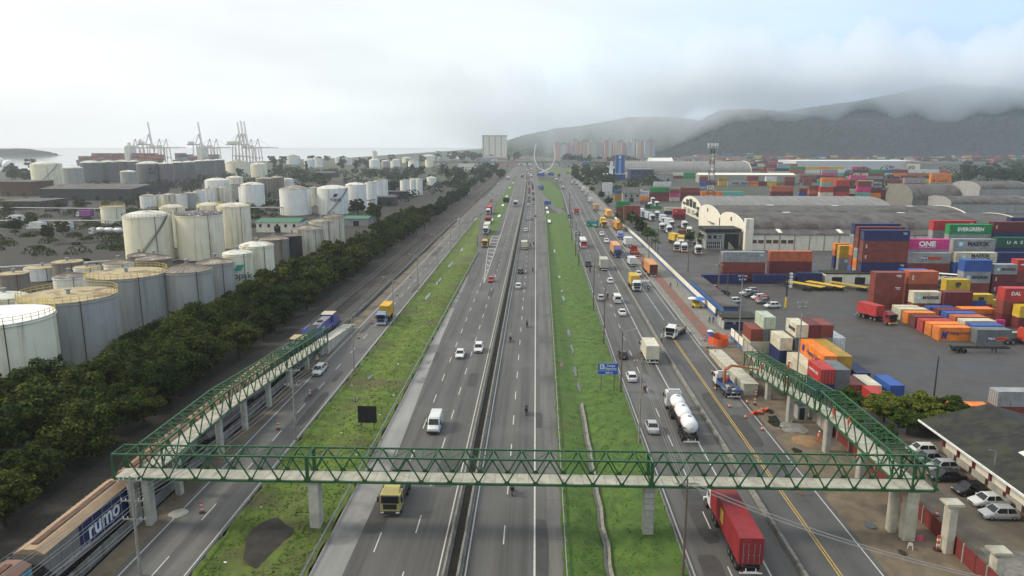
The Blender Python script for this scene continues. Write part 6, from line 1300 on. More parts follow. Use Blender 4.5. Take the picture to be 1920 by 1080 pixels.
stack('y', 45.2, 147.4, 1., 20, 'behind the boundary wall', ['cream', 'red-brown'], False)
stack('y', 47.7, 147.5, 1., 20, 'right of the red-brown one behind the wall', ['cream', 'dark grey', ('pale green', 'txt')], True)
stack('y', 49.0, 140.6, 1., 20, 'over the cable coil by the wall', ['navy', ('cream', 'txt')], False)
stack('y', 52.1, 141.0, 1., 20, 'at the back of the near cluster, left', ['dark grey', 'dark grey', ('cream', 'star')], False)
stack('y', 54.5, 141.0, 1., 20, 'at the back of the near cluster, middle', ['grey', 'dark grey', 'dark red'], False)
stack('y', 57.0, 141.0, 1., 20, 'at the back of the near cluster, right', ['grey', 'grey', 'red-brown'], False)
stack('y', 51.5, 140.3, 1., 20, 'with grey doors below the cream star box', ['dark grey'], True)
stack('y', 50.2, 127.6, 1., 40, 'lying beside the tall orange one', ['cream'], False)
stack('y', 52.8, 128.1, 1., 40, 'in the near cluster, facing the camera', ['grey', ('orange', 'hapag')], False)
stack('y', 55.4, 128.1, 1., 40, 'right of the tall orange one', ['dark grey', 'mustard'], False)
stack('y', 59.6, 141.2, 1., 20, 'with white doors behind the mustard one', ['white', 'white'], True)
stack('y', 49.1, 119.9, 1., 20, 'with doors facing the camera above the bushes', ['navy', ('bright red', 'sud')], True)
stack('y', 51.6, 119.9, 1., 20, 'right of the red lettered one above the bushes', ['dark grey', 'dark grey'], False)
stack('y', 54.1, 119.8, 1., 20, 'low beside the dark grey pair', ['red-brown'], True)
stack('y', 58.2, 126.5, 1., 20, 'low behind the red-brown one', ['navy'], False)
stack('y', 57.0, 119.6, 1., 20, 'with patched cream roof in the low row', ['cream'], True)
stack('y', 60.9, 119.7, 1., 20, 'at the right end of the low row', ['blue'], False)
stack('y', 56.0, 113.6, 1., 20, 'half hidden behind the yellow-green bushes', ['bright red'], False)
stack('x', 62.2, 111.2, .85, 40, 'lying behind the dark-roofed building, upper', ['orange'])
stack('x', 63.0, 108.3, .85, 40, 'lying behind the dark-roofed building, lower', ['mustard'])
stack('x', 60.5, 105.4, .85, 40, 'closest behind the dark roof', ['dark red'])
stack('x', 72.9, 110.2, .95, 40, 'at the right edge behind the dark roof', ['red-brown', ('grey','staronly')], True)
stack('x', 92.3, 182.5, 0.969, 20, 'in the left column of the open yard, first from the back', ['cream'], True)
stack('x', 91.1, 177.9, 1.099, 20, 'in the left column of the open yard, second from the back', ['cream'], True)
stack('x', 91.0, 174.1, 1.097, 20, 'in the left column of the open yard, third from the back', ['orange'], True)
stack('x', 90.7, 169.9, 1.072, 20, 'in the left column of the open yard, fourth from the back', ['dark red'], True)
stack('x', 90.4, 165.9, 1.109, 20, 'in the left column of the open yard, fifth from the back', ['bright red'], True)
stack('x', 90.5, 162.6, 1.128, 20, 'in the left column of the open yard, sixth from the back', ['orange'], True)
stack('x', 90.3, 158.9, 1.162, 20, 'in the left column of the open yard, seventh from the back', [('orange', 'hapag')], True)
stack('x', 99.8, 181.0, 1.049, 20, 'in the right column of the open yard, first from the back', ['blue'], True)
stack('x', 99.5, 176.0, 1.216, 20, 'in the right column of the open yard, second from the back', ['dark red'], True)
stack('x', 99.7, 172.8, 1.194, 20, 'in the right column of the open yard, third from the back', ['blue'], True)
stack('x', 99.6, 169.2, 1.191, 20, 'in the right column of the open yard, fourth from the back', ['rust-orange'], True)
stack('x', 99.4, 165.2, 1.185, 20, 'in the right column of the open yard, fifth from the back', ['cream'], True)
stack('x', 99.4, 161.5, 1.119, 20, 'in the right column of the open yard, sixth from the back', ['blue'], True)
stack('x', 97.2, 156.5, 1.221, 20, 'in the right column of the open yard, seventh from the back', [('dark grey', 'pando20')], True)
stack('x', 106.0, 159.0, 0.727, 20, 'at the right edge behind the orange tractor', ['grey'], True)
stack('x', 105.5, 176.7, 1.285, 20, 'tall behind the right column', [('orange', 'hapag')])
stack('x', 108.8, 186.1, 1.327, 20, 'behind the blue ones of the right column', ['blue'])
stack('x', 90.0, 190.4, 1.268, 20, 'left of the open yard stacks, doors hidden', ['red-brown', ('red-brown', 'txt'), ('red-brown', 'txt')])
stack('x', 99.5, 192.0, 1.276, 20, 'with tall white letters, mid yard', ['red-brown', 'red-brown', ('rust-orange', 'col')])
stack('x', 97.4, 184.5, 1.137, 20, 'with a star in front of the lettered stack', ['red-brown', ('cream', 'star')])
stack('x', 104.5, 183.5, 1.175, 20, 'next to the starred one mid yard', ['dark red', 'dark red'])
stack('x', 112.7, 186.2, 0.961, 20, 'with round black mark mid yard', ['bright red', ('yellow', 'msc')])
stack('x', 119.7, 188.2, 0.601, 20, 'at the end of the yellow row', ['mustard', 'yellow'])
stack('x', 113.4, 203.3, 0.424, 20, 'peeping left behind the marked yellow ones', ['yellow', 'yellow'])
stack('x', 116.0, 203.4, 1.097, 20, 'behind the marked yellow ones', ['yellow', ('yellow', 'msc')])
stack('x', 102.1, 200.1, 1.156, 20, 'with a bleached blue roof', ['blue', 'navy', 'blue'])
stack('x', 112.5, 172.7, 1.191, 20, 'at the right edge of the open yard', [('dark red', 'txt'), 'red-brown', ('bright red', 'dal')])
stack('x', 110.8, 171.6, 0.338, 20, 'seen end-on before the right edge stack', ['pink', 'pink'])
stack('x', 114.6, 169.7, 1.087, 20, 'with yellow box at the right edge', ['dark red', 'yellow'])
stack('x', 125.0, 211.2, 1.291, 20, 'right of the trailer with white lettering', ['red-brown', ('grey', 'star'), 'blue'])
stack('x', 134.2, 212.2, 1.114, 20, 'second right of the lettered trailer', [('dark red', 'col'), ('dark red', 'col'), ('grey', 'star')])
stack('x', 141.5, 213.2, 1.274, 20, 'at the right edge beyond the trailer', ['dark red', 'red-brown', ('bright red', 'tex')])
stack('x', 103.0, 227.9, 1.152, 41, 'at the corner of the tall wall of boxes', ['dark grey', ('navy', 'txt'), ('red-brown', 'col'), ('red-brown', 'col'), ('navy', 'txt')], True)
stack('x', 103.8, 233.5, 1.179, 41, 'behind the corner stack, second rank', ['grey', 'orange', 'grey', 'red-brown', 'dark red'], True)
stack('x', 104.8, 239.3, 1.208, 41, 'behind the corner stack, third rank', ['blue', 'red-brown', 'orange', 'grey', 'navy'], True)
stack('x', 105.8, 251.8, 0.831, 20, 'of yellow boxes before the pale warehouse', ['grey', ('grey', 'staronly'), 'yellow', 'yellow'], True)
stack('x', 106.1, 256.3, 0.845, 20, 'behind the yellow boxes before the warehouse', ['navy', 'navy', 'rust-orange', 'orange'])
stack('x', 117.3, 228.4, 1.096, 41, 'right of the corner stack', ['red-brown', 'red-brown', ('grey', 'pando')])
stack('x', 118.4, 233.0, 1.146, 41, 'behind the red lettered one', ['red-brown', 'red-brown', 'grey', ('pink', 'one')])
stack('x', 134.0, 231.7, 1.067, 41, 'behind the lettered trailer', ['blue', 'blue', ('cream', 'starsea')])
stack('x', 136.7, 238.4, 1.097, 41, 'above the lettered trailer', ['blue', 'navy', 'grey', ('grey', 'star')])
stack('x', 139.5, 246.5, 1.148, 41, 'over the starred grey ones', ['navy', 'red-brown', 'grey', 'grey', ('green', 'ever')])
stack('x', 138.1, 254.0, 1.183, 41, 'rear rank behind the green one, left', ['navy', 'grey', 'pink', ('grey', 'staronly'), ('bright red', 'txt')])
stack('x', 156.1, 261.3, 1.072, 41, 'rear rank behind the green one, right', ['navy', 'grey', 'grey', 'dark red', ('dark green', 'uasc')])
stack('x', 147.3, 232.1, 1.067, 41, 'at the right edge, front rank', ['navy', 'navy', ('navy', 'txt')])
stack('x', 152.1, 240.8, 1.121, 41, 'at the right edge, second rank', ['navy', 'navy', 'navy', ('dark green', 'uasc')])
stack('x', 154.9, 248.1, 1.198, 41, 'at the right edge, third rank', ['blue', 'navy', 'navy', 'navy', ('dark red', 'col')])
stack('x', 171.8, 265.4, 1.182, 41, 'at the far right rear rank', ['dark red', 'navy', 'blue', 'red-brown', 'navy'])
stack('x', 59.6, 228.3, 1.105, 41, 'left of the pair behind the blue row', ['dark red', 'red-brown', ('grey', 'txt')], True)
stack('x', 75.2, 230.7, 1.099, 41, 'right of the pair behind the blue row', ['dark red', 'dark red', 'rust-orange'], True)
stack('x', 53.0, 225.4, 1.078, 40, 'in the dark row behind the parked cars, first from the left', ['navy'])
stack('x', 68.9, 225.9, 1.078, 40, 'in the dark row behind the parked cars, second from the left', ['navy'])
stack('x', 82.7, 226.4, 1.279, 20, 'in the dark row behind the parked cars, third from the left', ['navy'])
stack('x', 89.5, 232.1, 1.104, 40, 'with pink roof right of the dark row', ['navy'])
stack('x', 88.6, 565.6, 1.233, 41, 'in the row above the pale vault, first from left', ['red-brown', 'dark red', 'green'])
stack('x', 104.9, 568.0, 1.154, 20, 'in the row above the pale vault, second from left', ['cream', 'pink', 'red-brown'])
stack('x', 113.0, 568.7, 1.191, 41, 'in the row above the pale vault, third from left', ['dark red', 'dark red', 'red-brown'])
stack('x', 127.1, 560.7, 1.337, 41, 'in the row above the pale vault, fourth from left', ['pink', 'orange'])
stack('x', 142.9, 561.3, 1.345, 41, 'in the row above the pale vault, fifth from left', ['red-brown', 'teal'])
stack('x', 158.8, 562.1, 1.348, 41, 'in the row above the pale vault, sixth from left', ['pink'])
stack('x', 180.3, 561.9, 1.384, 41, 'in the row above the pale vault, seventh from left', ['red-brown', 'dark red', 'rust-orange'])
stack('x', 205.4, 571.7, 1.138, 41, 'in the row above the pale vault, eighth from left', ['dark red', 'blue', 'red-brown'])
stack('x', 205.7, 553.1, 1.263, 20, 'in the mixed row beside the vault, first from left', ['grey', 'dark red', 'rust-orange', 'red-brown'])
stack('x', 211.9, 547.6, 1.620, 20, 'in the mixed row beside the vault, second from left', ['dark red', 'cream', 'bright red'])
stack('x', 223.2, 547.6, 1.661, 20, 'in the mixed row beside the vault, third from left', ['red-brown', 'bright red', 'dark red', 'bright red'])
stack('x', 233.6, 552.9, 1.330, 20, 'in the mixed row beside the vault, fourth from left', ['dark red', 'dark red', 'cream'])
stack('x', 240.3, 549.5, 1.594, 20, 'in the mixed row beside the vault, fifth from left', [('grey', 'star'), 'teal', 'pink', 'red-brown'])
stack('x', 249.2, 551.0, 1.512, 20, 'in the mixed row beside the vault, sixth from left', ['dark red', 'orange', 'dark red', ('grey', 'star')])
stack('x', 258.9, 554.3, 1.283, 20, 'in the mixed row beside the vault, seventh from left', ['red-brown', 'dark red', 'dark red'])
stack('x', 269.2, 558.7, 0.964, 20, 'in the mixed row beside the vault, eighth from left', ['red-brown', 'yellow', ('orange', 'hapag')])
stack('x', 275.1, 553.6, 1.382, 20, 'in the mixed row beside the vault, ninth from left', ['blue', 'pink', 'teal', 'dark red'])
stack('x', 290.0, 747.1, 1.798, 41, 'in the second row behind the vault, first from left', ['teal', 'orange'])
stack('x', 316.2, 765.0, 1.236, 41, 'in the second row behind the vault, second from left', ['pink', 'dark red'])
stack('x', 336.1, 766.4, 1.191, 41, 'in the second row behind the vault, third from left', ['red-brown', 'cream'])
stack('x', 360.8, 762.0, 1.369, 41, 'in the second row behind the vault, fourth from left', ['cream', 'red-brown'])
stack('x', 376.4, 754.7, 1.679, 41, 'in the second row behind the vault, fifth from left', ['bright red', 'grey'])
stack('x', 403.4, 756.2, 1.663, 41, 'in the second row behind the vault, sixth from left', ['teal', ('orange', 'hapag'), 'orange'])
stack('x', 175.3, 782.8, 1.939, 20, 'in the row near the lattice mast, first from left', ['blue', 'red-brown'])
stack('x', 189.1, 799.1, 1.340, 20, 'in the row near the lattice mast, second from left', ['red-brown'])
stack('x', 197.2, 790.3, 1.696, 20, 'in the row near the lattice mast, third from left', ['yellow', 'mustard'])
stack('x', 205.4, 783.3, 2.015, 20, 'in the row near the lattice mast, fourth from left', [('grey', 'star')])
stack('x', 215.8, 784.8, 1.981, 20, 'in the row near the lattice mast, fifth from left', [('grey', 'star')])
stack('x', 226.0, 785.4, 1.987, 20, 'in the row near the lattice mast, sixth from left', [('orange', 'hapag'), 'red-brown'])
stack('x', 237.1, 789.0, 1.844, 20, 'in the row near the lattice mast, seventh from left', ['dark red'])
stack('x', 247.1, 789.2, 1.861, 20, 'in the row near the lattice mast, eighth from left', ['yellow', 'white'])
stack('x', 260.7, 800.0, 1.313, 20, 'in the row near the lattice mast, ninth from left', ['mustard'])
stack('x', 268.1, 792.0, 1.760, 20, 'in the row near the lattice mast, tenth from left', ['dark red', 'red-brown'])
stack('x', 282.4, 804.1, 1.089, 20, 'in the row near the lattice mast, eleventh from left', [('grey', 'star')])
stack('x', 290.5, 798.3, 1.434, 20, 'in the row near the lattice mast, twelfth from left', ['red-brown', 'red-brown'])
stack('x', 285.3, 499.1, 0.443, 20, 'in the block by the arched shed, first from left', ['teal'])
stack('x', 287.7, 495.0, 0.841, 20, 'in the block by the arched shed, second from left', ['mustard'])
stack('x', 292.2, 494.5, 0.906, 20, 'in the block by the arched shed, third from left', ['red-brown', 'blue'])
stack('x', 299.8, 499.3, 0.455, 20, 'in the block by the arched shed, fourth from left', ['red-brown'])
stack('x', 301.5, 494.2, 0.967, 20, 'in the block by the arched shed, fifth from left', ['blue', 'red-brown'])
stack('x', 308.9, 498.5, 0.550, 20, 'in the block by the arched shed, sixth from left', ['white', 'red-brown'])
stack('x', 310.2, 492.9, 1.143, 20, 'in the block by the arched shed, seventh from left', ['mustard', 'dark red'])
stack('x', 317.1, 493.4, 1.112, 20, 'in the block by the arched shed, eighth from left', ['red-brown'])
stack('x', 326.4, 500.6, 0.381, 20, 'in the block by the arched shed, ninth from left', ['white'])
stack('x', 47.9, 430.5, 1.310, 20, 'with green roof in the truck yard', ['red-brown', 'red-brown', 'green'], True)
stack('x', 51.9, 424.4, 1.549, 20, 'red beside the palms', ['red-brown', 'red-brown'], True)
stack('x', 61.6, 568.4, 1.095, 40, 'two-coloured by the old house', ['mustard', 'mustard', 'blue'])
stack('x', 81.3, 603.9, 1.089, 40, 'white ones behind the old house', [('white', 'hapag'), ('white', 'hapag')])
stack('x', 116.9, 722.6, 1.386, 40, 'white, lone behind the roofs', ['white', 'white'])
stack('x', 58.5, 635.6, 1.385, 20, 'pale ones by the street trees', ['white', 'white', 'white'])
stack('x', 77.3, 537.9, 1.042, 20, 'orange by the old house', ['dark grey', 'orange'])
stack('x', 81.5, 458.5, 0.829, 40, 'tan roofed before the pale vault', ['navy', 'cream'])
stack('x', 80.7, 425.3, 1.188, 20, 'red lettered before the pale vault', ['dark red', ('bright red', 'tex')])
stack('x', 74.3, 431.4, 0.734, 20, 'grey before the pale vault', ['grey'])
stack('x', 70.8, 357.4, 0.610, 20, 'red under the pale vault gable', ['red-brown'], True)
stack('x', 76.2, 497.0, 0.809, 40, 'low green and brown', ['green'])
FAR_ROWS = [(217,371,1096,20.7,2),(393,509,1143,23.1,2),(296,542,1510,21.9,2),(328,363,561,5.3,2),(442,525,1047,19.6,2),(934,1109,1851,18.6,2),(597,975,2093,21.2,3),(758,1269,2532,21.9,3),(1031,1209,2261,19.5,2),(509,650,2164,21.9,2),(1424,1783,2782,23.9,2),(1122,1222,1858,18.6,2),(638,819,1788,19.3,2),(496,638,1783,20.6,2),(310,479,864,18.8,2),(361,516,932,18.9,3),(275,462,1285,20.5,3),(566,790,1414,22.4,3),(294,520,1726,20.0,2),(228,426,1183,20.6,3),(548,802,1598,20.8,3),(616,726,1269,20.1,2),(1193,1493,2266,19.5,3),(539,867,2524,21.9,3),(1216,1742,3050,21.9,3),(2049,2371,3610,23.2,3),(957,1372,3200,20.8,3),(631,695,1053,15.1,2),(136,205,954,18.1,2)]

# boxes of the far yards, past the number that can be told apart
cn = list(CC); fm = [mat('far_box_' + c.replace(' ', '_').replace('-', '_'), CC[c], .6, var=.15, scale=.4) for c in cn]
b = MB()
fr_ = random.Random(21); pal = [0,0,0,0,1,1,1,3,4,5,6,7,8,8,9,11,11,12,13,15,2,2,16]
for x0, x1, y, L, nt in FAR_ROWS:
    x = x0
    while x < x1:
        k = L / 12.19; h = 2.75 * k; l = L if fr_.random() < .75 else L / 2
        for i in range(max(1, nt - (fr_.random() < .35))): b.box(x+.15, x+l-.15, y, y+2.44*k, .05+i*h, (i+1)*h-.12, pal[fr_.randrange(len(pal))])
        x += l * (1.03 + (fr_.random() < .1) * .4)
stuff('far_container_stacks', b.mesh('far_boxes', fm), None, 'mass of coloured containers in the farthest yards')

# ------------------------------------------------------------------ warehouses and buildings on the right
def vault(name, x0, x1, y0, y1, eave, rise, label, roofm, wallm, n=14, ribs=0, lean=0, gable_tall=True):
    """barrel-roofed hall, ridge along X, gable end at x0"""
    t = thing(name, label, 'warehouse', (0,0,0), 0, 'vaulted warehouses')
    c, hw = (y0+y1)/2, (y1-y0)/2
    arc = lambda k=1., dz=0.: [(c - hw*k*math.cos(a), eave + dz + rise*math.sin(a)) for a in np.linspace(0, math.pi, n)]
    A = arc(1.02, .12); B = arc(1.0, -.08)
    b = MB(); ns = max(2, int((x1-x0)/6)); xs = list(np.linspace(x0+.35, x1, ns+1))
    for i in range(ns):
        s_ = ob('roof_bay', MB().loft([[(xs[i]+.03,y,z) for y, z in A] + [(xs[i]+.03,y,z) for y, z in B[::-1]], [(xs[i+1]-.03,y,z) for y, z in A] + [(xs[i+1]-.03,y,z) for y, z in B[::-1]]]).mesh('bay', roofm, True), t)
        if ribs: ob('rib', MB().loft([[(xs[i]-.12,y,z+.12) for y, z in A] + [(xs[i]-.12,y,z) for y, z in B[::-1]], [(xs[i]+.12,y,z+.12) for y, z in A] + [(xs[i]+.12,y,z) for y, z in B[::-1]]]).mesh('rib', roofm), t)
    for xg in (x0, x1):
        k = 1.06 if gable_tall else 1.0
        ob('gable', MB().prism_x([(y0,0)] + [(c - hw*k*math.cos(a), eave + .05 + rise*k*math.sin(a)) for a in np.linspace(0, math.pi, n)] + [(y1,0)], xg-.2, xg+.3).mesh('gable', wallm), t)
    ob('side_wall', MB().box(x0+.3, x1-.3, y0, y0+.3, 0, eave).mesh('wall', wallm), t); ob('side_wall', MB().box(x0+.3, x1-.3, y1-.3, y1, 0, eave).mesh('wall', wallm), t)
    return t
V1 = vault('vaulted_warehouse', 88, 205, 306, 346, 8.0, 5.0, 'front dark-roofed vaulted warehouse with white gable and cream wall', M['roof_sheet'], M['wall_white'])
ob('lean_to_roof', MB().prism_x([(299.6,6.6),(306.4,8.2),(306.4,8.35),(299.4,6.75)], 88.5, 204.5).mesh('lt', M['roof_sheet']), V1)
ob('gutter', MB().box(92, 204.8, 306.0, 306.9, 8.3, 8.8).mesh('gut', M['roof_pale']), V1)
for i in range(19):
    x = 89 + i * 6.1; ob('wall_panel', MB().box(x+.08, x+6.02, 300, 300.25, 0, 6.6).mesh('wp', M['wall_white']), V1); ob('pilaster', MB().box(x-.18, x+.18, 299.8, 300.1, 0, 6.6).mesh('pil', M['concrete']), V1)
    if i < 2 or i == 2:
        for dx in (.6, 3.4): ob('window', MB().box(x+dx, x+dx+2.2, 299.9, 300.0, 3.0, 4.4).mesh('win', M['rust']), V1)
for x in (101, 126, 148, 177): ob('skylight', MB().hexa([(x,301.4,7.1),(x+1.6,301.4,7.1),(x+1.6,305.6,8.1),(x,305.6,8.1)],[(x,301.4,7.35),(x+1.6,301.4,7.35),(x+1.6,305.6,8.35),(x,305.6,8.35)]).mesh('sky', M['wall_white']), V1)
ob('gable_pillar', MB().box(86.6, 89.8, 298.8, 301.6, 0, 13.2).mesh('gp', M['wall_white']), V1)
for dy in (326,): ob('logo', MB().box(87.75, 87.79, dy-1.2, dy+1.2, 9.6, 11.4).mesh('lg', M['rust']), V1)
V2 = vault('vaulted_warehouse', 88, 205, 346.5, 390, 7.4, 5.5, 'second dark-roofed vaulted warehouse with a white gable behind the first', M['roof_sheet'], M['wall_white'])
ob('logo', MB().box(87.75, 87.79, 370, 372.4, 9.6, 11.4).mesh('lg', M['rust']), V2); ob('awning', MB().box(86.6, 87.8, 356, 366, 5.2, 5.4).mesh('aw', M['concrete_dark']), V2)
V3 = vault('vaulted_warehouse', 96, 205, 420, 478, 4.2, 7.8, 'pale ribbed vaulted warehouse with a framed open gable', M['roof_pale'], M['wall_white'], 16, 1, 0, False)
for k in range(5):
    y = 425 + k * 10; ob('gable_window', MB().box(95.6, 95.78, y, y+8, 5.6, 5.8 + 4.6*math.sin((k+.5)/5*math.pi)).mesh('gw', M['window']), V3)
for k in range(4): ob('gable_window', MB().box(95.6, 95.78, 426+k*12, 434+k*12, 1.2, 4.2).mesh('gw', M['wall_grey']), V3)
for x, y, z in ((118,372,12.95),(150,371,12.95),(186,368,12.95),(112,330,13.05),(163,330,13.05)): solo('roof_skylight', MB().box(x, x+3, y-1.2, y+1.2, z, z+.15).mesh('sk', M['white']), 'pale skylight sheet on the dark vault roofs near ' + {118:'the left of the rear vault',150:'the middle of the rear vault',186:'the right of the rear vault',112:'the left of the front vault',163:'the middle of the front vault'}[x], 'skylight', group='roof skylights')
vault('vaulted_warehouse', 117.4, 287.6, 985.0, 1055.0, 8.0, 13.0, 'long grey vaulted hall behind the blue tower', M['roof_pale'], M['wall_white'], ribs=1)
vault('vaulted_warehouse', 254.8, 288.2, 498.7, 534.7, 7.0, 9.0, 'dark arched shed with a black open mouth', M['roof_sheet'], M['concrete_dark'])
vault('vaulted_warehouse', 265.6, 315.2, 471.8, 501.8, 6.0, 4.0, 'long low dark roof at the right edge behind the boxes', M['roof_sheet'], M['wall_grey'])
vault('vaulted_warehouse', 363.9, 403.4, 607.1, 647.1, 8.0, 5.0, 'rear grey roof at the right edge', M['roof_sheet'], M['wall_grey'])
vault('vaulted_warehouse', 207.0, 245.1, 1310.6, 1370.6, 6.0, 14.0, 'small white domed hall among the far roofs', M['white'], M['wall_white'])
BLUE = mat('blue_cladding', (.03,.09,.28), .6, var=.15, scale=.3); NVY = mat('navy_cladding', (.025,.035,.09), .6, var=.2, scale=.3); CLAD = mat('pale_cladding', (.5,.52,.54), .6, var=.08, scale=.2)
shed('logistics_hall', 530.4, 1264.5, 203.3, 90.0, 17.0, 'long white flat logistics hall beyond the container rows', CLAD, M['white'], doors=0, over=0.2)
shed('logistics_hall', 665.1, 1211.0, 114.6, 70.0, 14.0, 'long grey-walled shed right of the white hall', M['wall_grey'], M['roof_sheet'], slope=3, doors=3)
shed('office_block', 128.2, 898.9, 27.7, 30.0, 14.0, 'dark blue office block beside the blue tower', NVY, M['roof_pale'], doors=2, windows=4)
shed('shop', 119.0, 1105.8, 22.3, 25.0, 12.0, 'white building left of the blue tower', M['wall_white'], M['roof_pale'], doors=1, windows=2)
shed('store', 154.0, 899.7, 23.8, 30.0, 8.0, 'low grey store among the trees by the lattice mast', M['wall_grey'], M['roof_sheet'], slope=3, doors=2)
shed('store', 244.7, 861.5, 109.8, 20.0, 9.0, 'long cream-roofed store behind the mixed row', M['wall_grey'], M['wall_white'], slope=2, doors=5)
shed('old_house', 73.6, 566.3, 13.1, 16.0, 7.0, 'old pale house with a dark hipped roof in the truck yard', M['wall_grey'], M['roof_sheet'], slope=4, doors=1, windows=3)
shed('store', 120.1, 632.2, 57.1, 14.0, 6.0, 'long dark-roofed store behind the coloured row', M['wall_grey'], M['roof_sheet'], slope=2, doors=4)
shed('gate_store', 98.6, 228.7, 14.3, 5.0, 3.2, 'long white low hut with moss-stained roof behind the flatbeds', M['wall_white'], M['roof_dark'], doors=2, over=0.2)
FH = [(-30,1632,32,23,11,1),(435,1514,28,16,8,5),(426,2059,40,16,10,1),(84,1452,22,17,8,1),(-123,2003,44,19,6,3),(292,1539,34,21,11,0),(563,2038,31,17,8,0),(-73,1544,28,21,6,0),(209,1573,43,24,8,2),(-67,1569,40,24,6,0),(127,1876,43,20,8,2),(-49,1607,45,17,6,4),(-110,1865,25,22,7,5),(64,1441,33,16,12,3),(437,1927,30,25,12,4),(455,1947,31,24,7,4),(513,2041,31,20,10,4),(-33,1676,19,18,10,5),(-32,1590,44,18,7,0),(483,1786,40,21,12,2),(404,1877,41,24,11,2),(332,2016,28,24,8,0),(-110,1725,43,18,10,5),(-111,1784,36,17,11,5),(291,2172,22,18,7,1),(-84,1657,34,17,12,0),(139,1613,33,25,10,2),(-99,1911,27,16,9,4),(-121,1831,31,17,7,0),(163,1890,43,20,8,4),(401,1770,37,19,12,1),(402,1967,19,24,8,2),(342,1970,19,16,9,3),(216,1966,25,17,13,2),(-58,1491,42,15,7,2),(-120,2191,27,22,12,1),(67,1491,33,15,11,3),(-96,2004,26,23,6,0),(337,1487,22,20,10,3),(-70,1530,20,17,12,0),(182,1436,37,15,12,1),(173,1438,37,19,7,1),(161,1705,36,22,8,4),(256,2223,20,22,9,2),(-138,1908,33,22,8,4),(219,1958,38,20,7,1),(245,1601,36,16,11,0),(356,1507,31,18,12,0),(358,1625,24,16,13,5),(371,1872,24,18,10,2),(362,1647,40,19,12,4),(82,1827,21,15,7,0),(655,2248,31,24,10,3),(-128,2042,28,19,12,1),(301,1629,19,24,8,2),(316,1773,44,16,11,2),(200,2009,19,17,7,3),(282,1775,26,22,11,1),(233,1645,30,25,6,0),]

fw = [mat('far_wall_%s' % n, c, .8, var=.15, scale=.15) for n, c in (('white',(.6,.6,.57)),('cream',(.52,.45,.34)),('pink',(.45,.27,.22)),('grey',(.3,.3,.3)),('brick',(.26,.12,.08)),('blue',(.22,.3,.4)))]
fn = ['white','cream','pinkish','grey','brick-red','bluish']
for i, (x, y, w, d, h, c) in enumerate(FH): shed('far_house', x, y, w, d, h, fn[c] + ' low building of the far town, ' + nth(i+1) + ' among the rooftops', fw[c], M['roof_sheet'] if i % 3 else M['rust'], 2.5, 0, 'building', 1, .4, 2)
# apartment blocks at the foot of the hill
AP = [(62,2098,15,47,4),(72,2147,15,43,0),(80,2102,12,47,0),(92,2244,15,45,1),(100,2218,10,46,2),(106,2129,10,40,5),(117,2220,12,59,4),(122,2122,9,51,2),(143,2330,13,46,1),(147,2275,15,58,2),(150,2203,14,51,3),(158,2156,12,49,1),(164,2159,12,56,0),(174,2181,14,48,0),(193,2272,13,50,3),(200,2278,9,49,0),(211,2285,12,55,1),(203,2123,12,54,2),(226,2273,13,58,0),(236,2288,12,45,2),(232,2145,12,50,2),(237,2129,13,53,1),(256,2217,10,57,5),(261,2194,12,48,2),(271,2201,12,46,3),(269,2129,12,49,3),(299,2285,12,58,0),(310,2308,11,59,5),(298,2142,11,53,1),(324,2273,14,52,2),(340,2326,15,56,0),(320,2124,15,53,3),(336,2185,14,57,2),(362,2281,11,56,5),]
def apart_mat(name, c):
    m, t, b_ = new_mat(name); N_ = t.nodes.new; K = t.links.new
    tc_ = N_('ShaderNodeTexCoord'); br = N_('ShaderNodeTexBrick'); br.offset = 0; br.inputs['Scale'].default_value = 1; br.inputs['Brick Width'].default_value = 2.6; br.inputs['Row Height'].default_value = 3.0; br.inputs['Mortar Size'].default_value = .75; br.inputs['Mortar Smooth'].default_value = .05
    br.inputs['Color1'].default_value = (.2,.21,.22,1); br.inputs['Color2'].default_value = (.26,.26,.26,1); br.inputs['Mortar'].default_value = c + (1,)  # window colours paled so the towers look faded by haze
    sx = N_('ShaderNodeSeparateXYZ'); cx = N_('ShaderNodeCombineXYZ'); ad = N_('ShaderNodeMath'); ad.operation = 'ADD'
    K(tc_.outputs['Object'], sx.inputs[0]); K(sx.outputs[0], ad.inputs[0]); K(sx.outputs[1], ad.inputs[1]); K(ad.outputs[0], cx.inputs[0]); K(sx.outputs[2], cx.inputs[1]); K(cx.outputs[0], br.inputs['Vector']); K(br.outputs['Color'], b_.inputs['Base Color']); b_.inputs['Roughness'].default_value = .8
    return m
am = [apart_mat('apartment_%d' % i, c) for i, c in enumerate(((.62,.62,.6),(.55,.48,.38),(.5,.3,.25),(.4,.42,.45),(.58,.42,.34),(.35,.42,.5)))]
for i, (x, y, w, h, c) in enumerate(AP):
    t = thing('apartment_block', fn[c] + ' apartment tower at the foot of the misty hill, ' + nth(i+1) + ' from the left', 'building', (x, y, 0), 0, 'far apartment towers')
    ob('wall', MB().box(-w/2, w/2, -8, 8, 0, h).mesh('wall', am[c]), t); ob('roof', MB().box(-w/2-.4, w/2+.4, -8.4, 8.4, h, h+1).box(-w/5, w/5, -3, 3, h+1, h+4).mesh('roof', M['concrete']), t)

